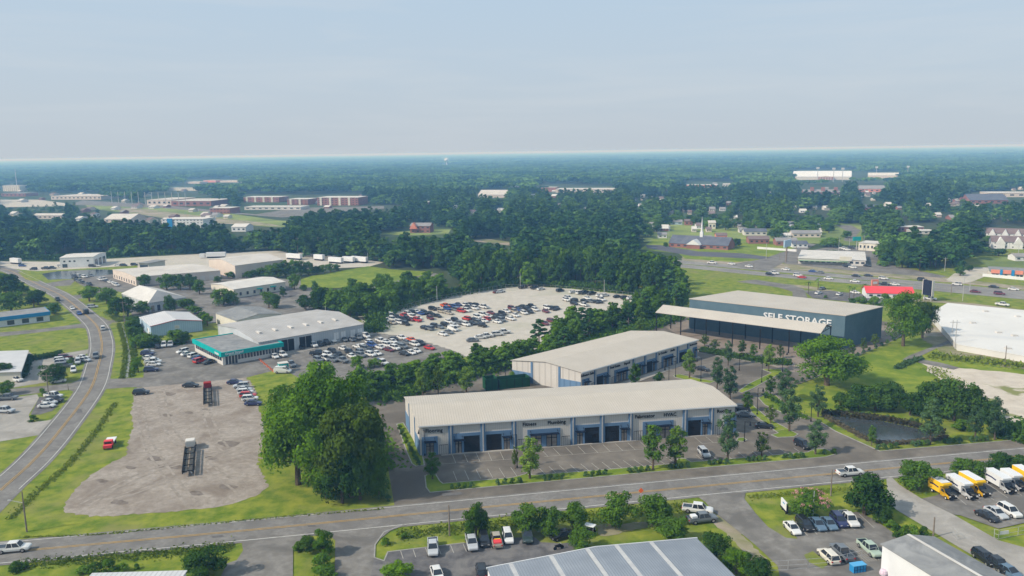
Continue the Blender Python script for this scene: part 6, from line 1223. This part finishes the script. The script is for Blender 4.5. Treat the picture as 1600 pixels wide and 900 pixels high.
# small round shrubs in planted groups
many('1102,383,368,16 1150,386,372,18 1186,378,368,14 1212,372,357,26 1262,366,350,30 1298,386,370,34 1322,372,360,18 1040,386,378,8 1302,398,390,14 1500,431,416,18 1515,424,414,10 1488,384,372,26 1530,392,378,30 1560,400,388,24 1545,380,368,20', ['mdark', 'mtree'], 'spreading tree', 'near the church, shops and townhouses', 'trees near the church and shops')
def shrubs(x0, y0, x1, y1, n, zone, size=9.5, fixed=None):
    for i in range(n):
        t = i / max(n - 1, 1); x = x0 + (x1 - x0) * t; y = y0 + (y1 - y0) * t
        tree(x, y + (i % 2) * .6, 0, 0, 'shrub' if (i + n) % 3 else 'shrub_dark', 'round shrub', zone, None, 'shrubs planted on the site', h=1.35 * (1 + .12 * (i % 2)), wm=size * mpp(x, y) * 1.12, cat='shrub')
for a in ((706, 765, 737, 762), (778, 757.5, 812, 754.5), (851, 750.5, 879, 748), (916, 745, 946, 742), (984, 739, 1012, 736), (1048, 733, 1074, 731), (1108, 727, 1135, 724.5), (1169, 721.5, 1196, 719.5), (1227, 716.5, 1253, 715), (1288, 710.5, 1303, 709.5)): shrubs(*a, 4 if a[0] < 1280 else 2, 'along the roadside island')
for a in ((1372, 702.5, 1400, 699.5), (1427, 697, 1449, 695), (1477, 693, 1499, 691.5), (1517, 690, 1541, 688.5), (1572, 687, 1595, 685)): shrubs(*a, 4, 'along the kerb of the pond lawn')
for a in ((1310, 645, 1318, 646), (1348, 649.5, 1357, 650.5), (1386, 655, 1395, 656.5), (1424, 660, 1433, 661.5), (1505, 672, 1515, 674)): shrubs(*a, 2, 'on the far bank of the pond', 8)
shrubs(625, 671, 654, 727, 9, 'in the strip beside the nearer warehouse', 9)
shrubs(590, 770, 606, 782, 3, 'under the dark oaks beside the entrance', 12); shrubs(585, 655, 598, 700, 5, 'between the big oaks and the drive', 11)
shrubs(1196, 622, 1232, 640, 5, 'on the corner bed of the boulevard', 7); shrubs(1245, 600, 1272, 589, 4, 'below the broad oak', 8); shrubs(1340, 556, 1396, 532, 7, 'along the storage yard kerb', 6)
# hedges, weeds, reeds: nobody could count them
def weeds(name, px, wd, h, dens, leaf='weed', size=.3, label=None):
    pts = gpath(px, 5); m = MB(); r = random.Random(len(px) * 17 + int(px[0][0]))
    for a, b in zip(pts, pts[1:]):
        a = Vector(a); b = Vector(b); L_ = (b - a).length; d = (b - a).normalized(); n_ = Vector((-d.y, d.x))
        for _ in range(int(L_ * dens)):
            p = a.lerp(b, r.random()) + n_ * r.gauss(0, wd * .4); z = r.random() ** 1.4 * h; s = size * r.uniform(.6, 1.4)
            t = r.uniform(0, 6.28); u = Vector((math.cos(t), math.sin(t), r.uniform(-.3, .3))); v = Vector((r.uniform(-.5, .5), r.uniform(-.5, .5), 1)).normalized(); c = Vector((p.x, p.y, z))
            m.add([c - u * s, c - v * s * .6, c + u * s, c + v * s], [(0, 1, 2, 3)], LF[leaf])
    o = m.build(name); o['kind'] = 'stuff'; o['label'] = label or 'weeds and tall grass'; return o
weeds('hedge_foliage', [(45, 564), (70, 560), (97, 554)], 1.6, 1.7, 90, 'dark'); weeds('hedge_foliage', [(34, 592), (40, 575), (47, 560)], 1.6, 1.8, 110, 'dark')
weeds('tall_grass', [(15, 812), (60, 768), (105, 728), (150, 675), (180, 630)], 1.3, .35, 22, 'weed', .22); weeds('tall_grass', [(30, 840), (150, 836), (300, 822), (450, 808), (600, 796)], .4, .25, 14, 'weed', .18)
weeds('tall_grass', [(20, 884), (120, 876), (250, 866), (365, 853)], 2.6, .4, 50, 'weed', .2); weeds('tall_grass', [(620, 838), (700, 828), (800, 818), (930, 806), (1080, 792)], 2.8, .45, 50, 'weed', .2); weeds('tall_grass', [(1170, 778), (1240, 772), (1330, 764)], 1.6, .3, 26, 'weed', .18)
weeds('creek_weeds', [(186, 506), (194, 535), (196, 560), (191, 592)], 1.0, .5, 26); weeds('creek_weeds', [(197, 506), (206, 535), (209, 560), (205, 590)], 1.2, .6, 26); weeds('creek_weeds', [(168, 488), (178, 495), (188, 503)], 2, 1, 50)
weeds('reeds', [(1284, 646), (1330, 651.5), (1380, 657), (1430, 667), (1476, 678)], 1.4, 1.3, 110, 'reed', .22); weeds('reeds', [(1286, 650), (1320, 669), (1362, 690), (1400, 694), (1440, 691), (1480, 684)], 1.0, .8, 90, 'reed', .2)
weeds('bed_planting', [(1096, 548), (1140, 557), (1190, 565), (1236, 570)], 2.6, 1.5, 110, 'dark', .3); weeds('bed_planting', [(1196, 616), (1232, 640), (1262, 656)], 1.6, .8, 60, 'mid', .2)
weeds('scrub', [(1452, 556), (1480, 560), (1540, 566), (1600, 574)], 5, 1.2, 26, 'weed', .5); weeds('scrub', [(1400, 577), (1420, 568), (1440, 561)], 1.5, 1.0, 60, 'graygreen', .3); weeds('scrub', [(1455, 576), (1476, 590), (1490, 610)], 4, .8, 16)
weeds('scrub', [(1570, 685), (1600, 682), (1700, 680)], 9, 2.6, 160, 'mid', .4); weeds('undergrowth', [(560, 590), (600, 625), (650, 609), (720, 590), (800, 571), (900, 545), (1000, 515), (1060, 497)], 5, 2.6, 120, 'mid', .45)
weeds('undergrowth', [(585, 520), (600, 490), (683, 466), (790, 447), (830, 444), (900, 449), (1000, 461), (1060, 474)], 5, 3, 70, 'dark', .6); weeds('undergrowth', [(0, 403), (100, 405), (230, 398), (350, 392)], 6, 3, 50, 'dark', .8)
weeds('undergrowth', [(500, 640), (540, 660), (580, 690), (595, 740)], 6, 2, 60, 'mid', .4); weeds('undergrowth', [(214, 500), (218, 530), (228, 543), (250, 540), (290, 537)], 2, 1.6, 60, 'mid', .35)
# ------------------------------------------------------------------ woods: a tree stands wherever it would not hide something the photo shows
CLEAR = [[(-20, 404), (90, 404), (92, 398), (118, 394), (158, 393), (160, 404), (216, 402), (220, 397), (250, 396), (330, 398), (420, 392), (445, 402), (470, 405), (520, 407), (590, 412), (576, 420), (700, 424), (672, 431), (640, 440), (612, 450), (590, 456), (540, 462), (490, 480), (490, 486), (560, 497), (598, 490), (640, 478), (700, 463), (790, 450), (830, 447), (900, 452), (1000, 463), (1040, 470), (985, 486), (930, 505), (880, 518), (850, 528), (815, 540), (790, 552), (755, 552), (730, 545), (690, 560), (640, 575), (590, 582), (520, 600), (400, 640), (-20, 700)],
 [(588, 624), (612, 617), (650, 611), (700, 599), (750, 586), (800, 563), (900, 534), (980, 512), (1030, 512), (1030, 487), (1080, 466), (1152, 453), (1160, 440), (1190, 436), (1170, 424), (1150, 418), (1066, 410), (1066, 402), (1020, 392), (1000, 388), (1008, 380), (1040, 374), (1088, 366), (1096, 360), (1140, 376), (1180, 378), (1180, 386), (1250, 372), (1262, 380), (1342, 388), (1360, 392), (1364, 416), (1480, 430), (1520, 416), (1520, 404), (1580, 398), (1640, 396), (1640, 900), (588, 900)],
 [(1168, 358), (1204, 358), (1204, 382), (1168, 380)], [(1236, 364), (1284, 362), (1286, 372), (1236, 373)], [(1304, 350), (1345, 350), (1345, 372), (1330, 376), (1344, 378), (1372, 378), (1372, 392), (1310, 386)], [(1534, 355), (1640, 352), (1640, 374), (1534, 374)], [(1548, 374), (1640, 374), (1640, 392), (1570, 388)], [(1404, 346), (1446, 350), (1466, 358), (1460, 364), (1404, 356)],
 [(1512, 300), (1640, 296), (1640, 316), (1512, 317)], [(1236, 265), (1332, 265), (1330, 281), (1236, 280)], [(1252, 292), (1314, 290), (1314, 300), (1252, 302)], [(1340, 288), (1386, 288), (1386, 297), (1340, 297)], [(1348, 317), (1374, 316), (1374, 325), (1348, 325)], [(1354, 268), (1406, 268), (1406, 276), (1354, 277)],
 [(1070, 284), (1144, 283), (1144, 290), (1070, 291)], [(844, 287), (962, 290), (962, 299), (844, 299)], [(1006, 344), (1084, 340), (1084, 352), (1044, 368), (1012, 374), (1008, 360)], [(1104, 344), (1122, 344), (1122, 356), (1104, 356)], [(1094, 364), (1140, 360), (1140, 378), (1094, 378)],
 [(586, 364), (640, 360), (640, 349), (674, 348), (676, 356), (708, 357), (706, 366), (640, 370)], [(732, 378), (760, 372), (797, 377), (799, 384), (768, 382)], [(108, 312), (190, 316), (228, 318), (228, 307), (332, 306), (330, 318), (362, 320), (360, 332), (378, 326), (378, 302), (484, 304), (494, 303), (562, 302), (564, 318), (640, 322), (600, 328), (500, 330), (470, 336), (440, 344), (440, 360), (390, 352), (340, 350), (320, 346), (300, 346), (220, 334), (128, 322)],
 [(252, 339), (320, 339), (318, 352), (252, 352)], [(161, 339), (206, 339), (204, 347), (161, 346)], [(360, 352), (386, 352), (384, 362), (362, 361)], [(50, 333), (98, 333), (98, 342), (50, 341)], [(78, 302), (160, 302), (160, 311), (106, 318), (-10, 324), (-10, 308), (0, 299), (42, 299), (44, 306), (78, 310)], [(3, 285), (33, 285), (33, 296), (3, 297)], [(745, 299), (792, 299), (790, 308), (746, 308)],
 [(262, 290), (310, 290), (310, 297), (262, 297)], [(288, 280), (380, 279), (380, 285), (288, 287)], [(692, 246), (704, 246), (703, 257), (692, 257)]]
CLEAR += HS
CB = [(min(p[0] for p in c), max(p[0] for p in c), min(p[1] for p in c), max(p[1] for p in c), c) for c in CLEAR]
def blocked(px, y0, y1):
    n = max(2, int((y0 - y1) / 3))
    for (a, b, c, d, poly) in CB:
        if a <= px <= b and not (y0 < c or y1 > d):
            for i in range(n + 1):
                if inpoly(px, y1 + (y0 - y1) * i / n, poly): return True
    return False
def ok_tree(gx, gy, h, w_):
    px, py = P(gx, gy, 0); _, pt = P(gx, gy, h * .92)
    hw = w_ * .42 * F / max(gy, 1)
    for dx in (-hw, 0, hw):
        if blocked(px + dx, py - .3, pt): return False
    return True
def poisson(poly_px, sp, seed, jit=.45, ymax=None):
    pts = [G(*p) for p in poly_px]; r = random.Random(seed); out = []
    x0, x1 = min(p.x for p in pts), max(p.x for p in pts); y0, y1 = min(p.y for p in pts), max(p.y for p in pts); pl = [tuple(p) for p in pts]
    y = y0; k = 0
    while y < y1:
        x = x0 + (k % 2) * sp / 2
        while x < x1:
            a, b = x + r.uniform(-jit, jit) * sp, y + r.uniform(-jit, jit) * sp
            if inpoly(a, b, pl): out.append((a, b))
            x += sp
        y += sp * .87; k += 1
    return out
def wood(poly_px, sp, keys, hr, wr, base, zone, group, seed, limit=None, check=True):
    r = random.Random(seed); n = 0
    for a, b in sorted(poisson(poly_px, sp, seed), key=lambda p: p[1]):
        k = r.choice(keys); h = r.uniform(*hr); w_ = r.uniform(*wr)
        if check and not ok_tree(a, b, h, w_): continue
        tree(P(a, b, 0)[0], 0, 0, 0, k, base, zone, None, group, h=h, wm=w_, g=Vector((a, b))); n += 1
        if limit and n >= limit: break
    return n
cnt = []
cnt.append(wood([(596, 628), (572, 620), (560, 608), (640, 592), (700, 576), (760, 564), (800, 558), (840, 547), (860, 560), (800, 573), (750, 584), (700, 596), (650, 608), (612, 615)], 5.6, ['belt', 'belt', 'beltb'], (5.5, 8.5), (6, 8.5), 'leafy tree', 'in the near part of the belt between the lots', 'trees of the belt between the lots', 11, check=False))
cnt.append(wood([(840, 543), (900, 520), (960, 503), (1000, 492), (1040, 478), (1075, 480), (1030, 500), (980, 515), (930, 532), (860, 558)], 5.6, ['belt', 'belt', 'beltb', 'pine'], (7.5, 12), (6, 9), 'leafy tree', 'in the far part of the belt between the lots', 'trees of the belt between the lots', 12, check=False))
cnt.append(wood([(1040, 476), (1000, 465), (900, 453), (830, 447), (760, 455), (700, 461), (600, 488), (560, 496), (490, 486), (540, 464), (620, 450), (700, 438), (760, 428), (900, 420), (1060, 430), (1160, 432), (1180, 440), (1150, 455), (1080, 468)], 9.6, ['belt', 'pine', 'mdark'], (13, 19), (8.5, 12), 'dark tree', 'in the woods behind the gravel lot', 'trees in the woods behind the gravel lot', 13, limit=120))
cnt.append(wood([(-20, 404), (90, 404), (230, 398), (360, 391), (440, 390), (600, 408), (700, 424), (700, 405), (560, 395), (350, 380), (-20, 394)], 12, ['pine', 'mdark', 'pine'], (15, 20), (9, 12), 'tall pine', 'in the row behind the far yards', 'pines behind the far yards', 14, limit=70))
cnt.append(wood([(1366, 418), (1440, 426), (1516, 420), (1520, 408), (1480, 398), (1390, 396), (1366, 402)], 8.5, ['pine', 'mdark'], (12, 15), (8, 10), 'dark pine', 'in the square wood beside the highway', 'pines of the square wood', 15, limit=40))
cnt.append(wood([(1008, 372), (1050, 352), (1100, 357), (1160, 362), (1230, 365), (1305, 367), (1305, 350), (1160, 343), (1060, 338), (1004, 344)], 17, ['mdark', 'mtree', 'mbright'], (6, 10), (8, 13), 'spreading tree', 'among the small houses', 'trees among the small houses', 16, limit=70, check=False))
cnt.append(wood([(500, 494), (560, 502), (600, 489), (650, 475), (700, 462), (690, 455), (640, 455), (600, 463), (540, 472), (490, 480)], 8, ['mdark', 'belt', 'mtree'], (9, 12.5), (8, 11), 'leafy tree', 'in the grove behind the auction warehouse', 'trees behind the auction warehouse', 17, check=False))
print('TREES', cnt, sum(cnt))
# far woods as instanced masses
def lowtree(kind, H, W, n, size, seed, leaf):
    m = MB(); r = random.Random(seed); blobs = []
    if kind == 'patch':
        for i in range(11):
            a, b = r.uniform(-W / 2, W / 2), r.uniform(-W / 2, W / 2); q = W * r.uniform(.11, .17); blobs.append((a, b, H - q * r.uniform(.7, 1.3), q, .7))
        leaves(m, blobs, n, size, leaf, r, .3)
    else:
        c, t = tree_var(kind, H, W, n, size, seed, leaf, 9); return c
    return m.mesh('foliage')
srcc = bpy.data.collections.new('wood_sources'); srcs = []
for i, (k, H, W, n, s_, lf_) in enumerate([('cone', 15, 9, 420, .85, 'far'), ('cone', 17, 10, 440, .9, 'far3'), ('pine', 18, 9, 330, .85, 'far3'), ('round', 13, 13, 520, .95, 'far2'), ('pine', 19, 8, 300, .8, 'far'), ('round', 15, 15, 560, 1.0, 'far')] + [('patch', 15, 34, 420, 2.2, 'far'), ('patch', 15, 34, 420, 2.2, 'far2'), ('patch', 15, 34, 420, 2.2, 'far3')]):
    o = bpy.data.objects.new('src_%02d' % i, lowtree(k, H, W, n, s_, 50 + i, LF[lf_])); srcc.objects.link(o); srcs.append(o)
def scatter(name, pts, label):
    me = bpy.data.meshes.new(name); me.from_pydata([p[:3] for p in pts], [], [])
    for nm, ty, vals in (('idx', 'INT', [p[3] for p in pts]), ('rot', 'FLOAT_VECTOR', [c for p in pts for c in (0, 0, p[4])]), ('scl', 'FLOAT_VECTOR', [c for p in pts for c in (p[5], p[5], p[6])])):
        a = me.attributes.new(nm, ty, 'POINT'); a.data.foreach_set('value' if ty == 'INT' else 'vector', vals)
    o = link(name, me); o['kind'] = 'stuff'; o['label'] = label
    ng = bpy.data.node_groups.new(name, 'GeometryNodeTree'); ng.interface.new_socket('Geometry', in_out='INPUT', socket_type='NodeSocketGeometry'); ng.interface.new_socket('Geometry', in_out='OUTPUT', socket_type='NodeSocketGeometry')
    n = ng.nodes; gi = n.new('NodeGroupInput'); go = n.new('NodeGroupOutput'); ip = n.new('GeometryNodeInstanceOnPoints'); ci = n.new('GeometryNodeCollectionInfo'); ci.inputs['Collection'].default_value = srcc; ci.inputs['Separate Children'].default_value = True; ci.inputs['Reset Children'].default_value = True
    def att(nm, ty):
        a = n.new('GeometryNodeInputNamedAttribute'); a.data_type = ty; a.inputs[0].default_value = nm; return a.outputs['Attribute']
    e2r = n.new('FunctionNodeEulerToRotation'); ng.links.new(att('rot', 'FLOAT_VECTOR'), e2r.inputs[0])
    ng.links.new(gi.outputs[0], ip.inputs['Points']); ng.links.new(ci.outputs[0], ip.inputs['Instance']); ip.inputs['Pick Instance'].default_value = True
    ng.links.new(att('idx', 'INT'), ip.inputs['Instance Index']); ng.links.new(e2r.outputs[0], ip.inputs['Rotation']); ng.links.new(att('scl', 'FLOAT_VECTOR'), ip.inputs['Scale']); ng.links.new(ip.outputs[0], go.inputs[0])
    md = o.modifiers.new('scatter', 'NODES'); md.node_group = ng; return o
r = random.Random(99)
taken = set()
for o in scene.collection.objects:
    if 'category' in o and o['category'] == 'tree' and o.location.y > 330: taken.add((round(o.location.x / 7), round(o.location.y / 7)))
def fill(y0, y1, sp, kinds, hs, patch=False, half=.86):
    out = []; y = y0
    while y < y1:
        s = sp if not patch else sp * (y / y0) ** .5; x = -half * y * .8 - 60
        while x < half * y * .8 + 60:
            a, b = x + r.uniform(-.45, .45) * s, y + r.uniform(-.45, .45) * s; x += s
            px, py = P(a, b, 0)
            if px < -160 or px > 1760: continue
            if (round(a / 7), round(b / 7)) in taken or (not patch and py > 424): continue
            h = r.uniform(*hs) * (1 if r.random() > .2 else .7); w_ = 11 if not patch else 34 * s / 30
            ok = ok_tree(a, b, h, w_)
            if not ok and not patch:
                h = r.uniform(4, 7)
                if r.random() < .8 or not ok_tree(a, b, h, w_ * .8): continue
            if not ok and patch: continue
            q_ = math.sin(a * .011 + 1.3 * math.sin(b * .007)) + math.sin(b * .009 + a * .004) + r.uniform(-1.3, 1.3)
            k = kinds[min(len(kinds) - 1, max(0, int((q_ + 3) / 6 * len(kinds))))] if r.random() < .75 else r.choice(kinds); sx = r.uniform(.85, 1.25) * (s / 30 if patch else h / 16 * 1.0 + .25)
            out.append((a, b, -.3, k, r.uniform(0, 6.28), sx, h / (15.5)))
        y += s * .85
    return out
near = fill(390, 1250, 9.0, [0, 1, 2, 3, 4, 5], (11, 19)); print('NEAR', len(near)); scatter('woods', near, 'mixed woods filling the middle distance')
mid = fill(1250, 4200, 30, [6, 7, 8, 6], (13, 18), True); farp = fill(4200, 23500, 100, [6, 7, 8], (14, 20), True); print('FAR', len(mid), len(farp)); scatter('distant_woods', mid + farp, 'hazy woods reaching to the horizon')
finish_labels()
# ------------------------------------------------------------------ haze
hz = MB(); hz.box(-14600, 14600, -400, 14600, -1.2, 74, None) if 0 else None
m, n, l = nodes('haze'); o_ = n.new('ShaderNodeOutputMaterial'); pv = n.new('ShaderNodeVolumePrincipled'); pv.inputs['Color'].default_value = (.25, .55, 1.0, 1); pv.inputs['Absorption Color'].default_value = (1, 1, 1, 1); pv.inputs['Density'].default_value = .00029; pv.inputs['Anisotropy'].default_value = 0.0
l.new(pv.outputs[0], o_.inputs['Volume'])
hb = MB(); hb.box(-25500, 25500, -25500, 25500, -1.2, 71.5, m); o = hb.build('haze'); o['kind'] = 'stuff'; o['label'] = 'thin blue summer haze'
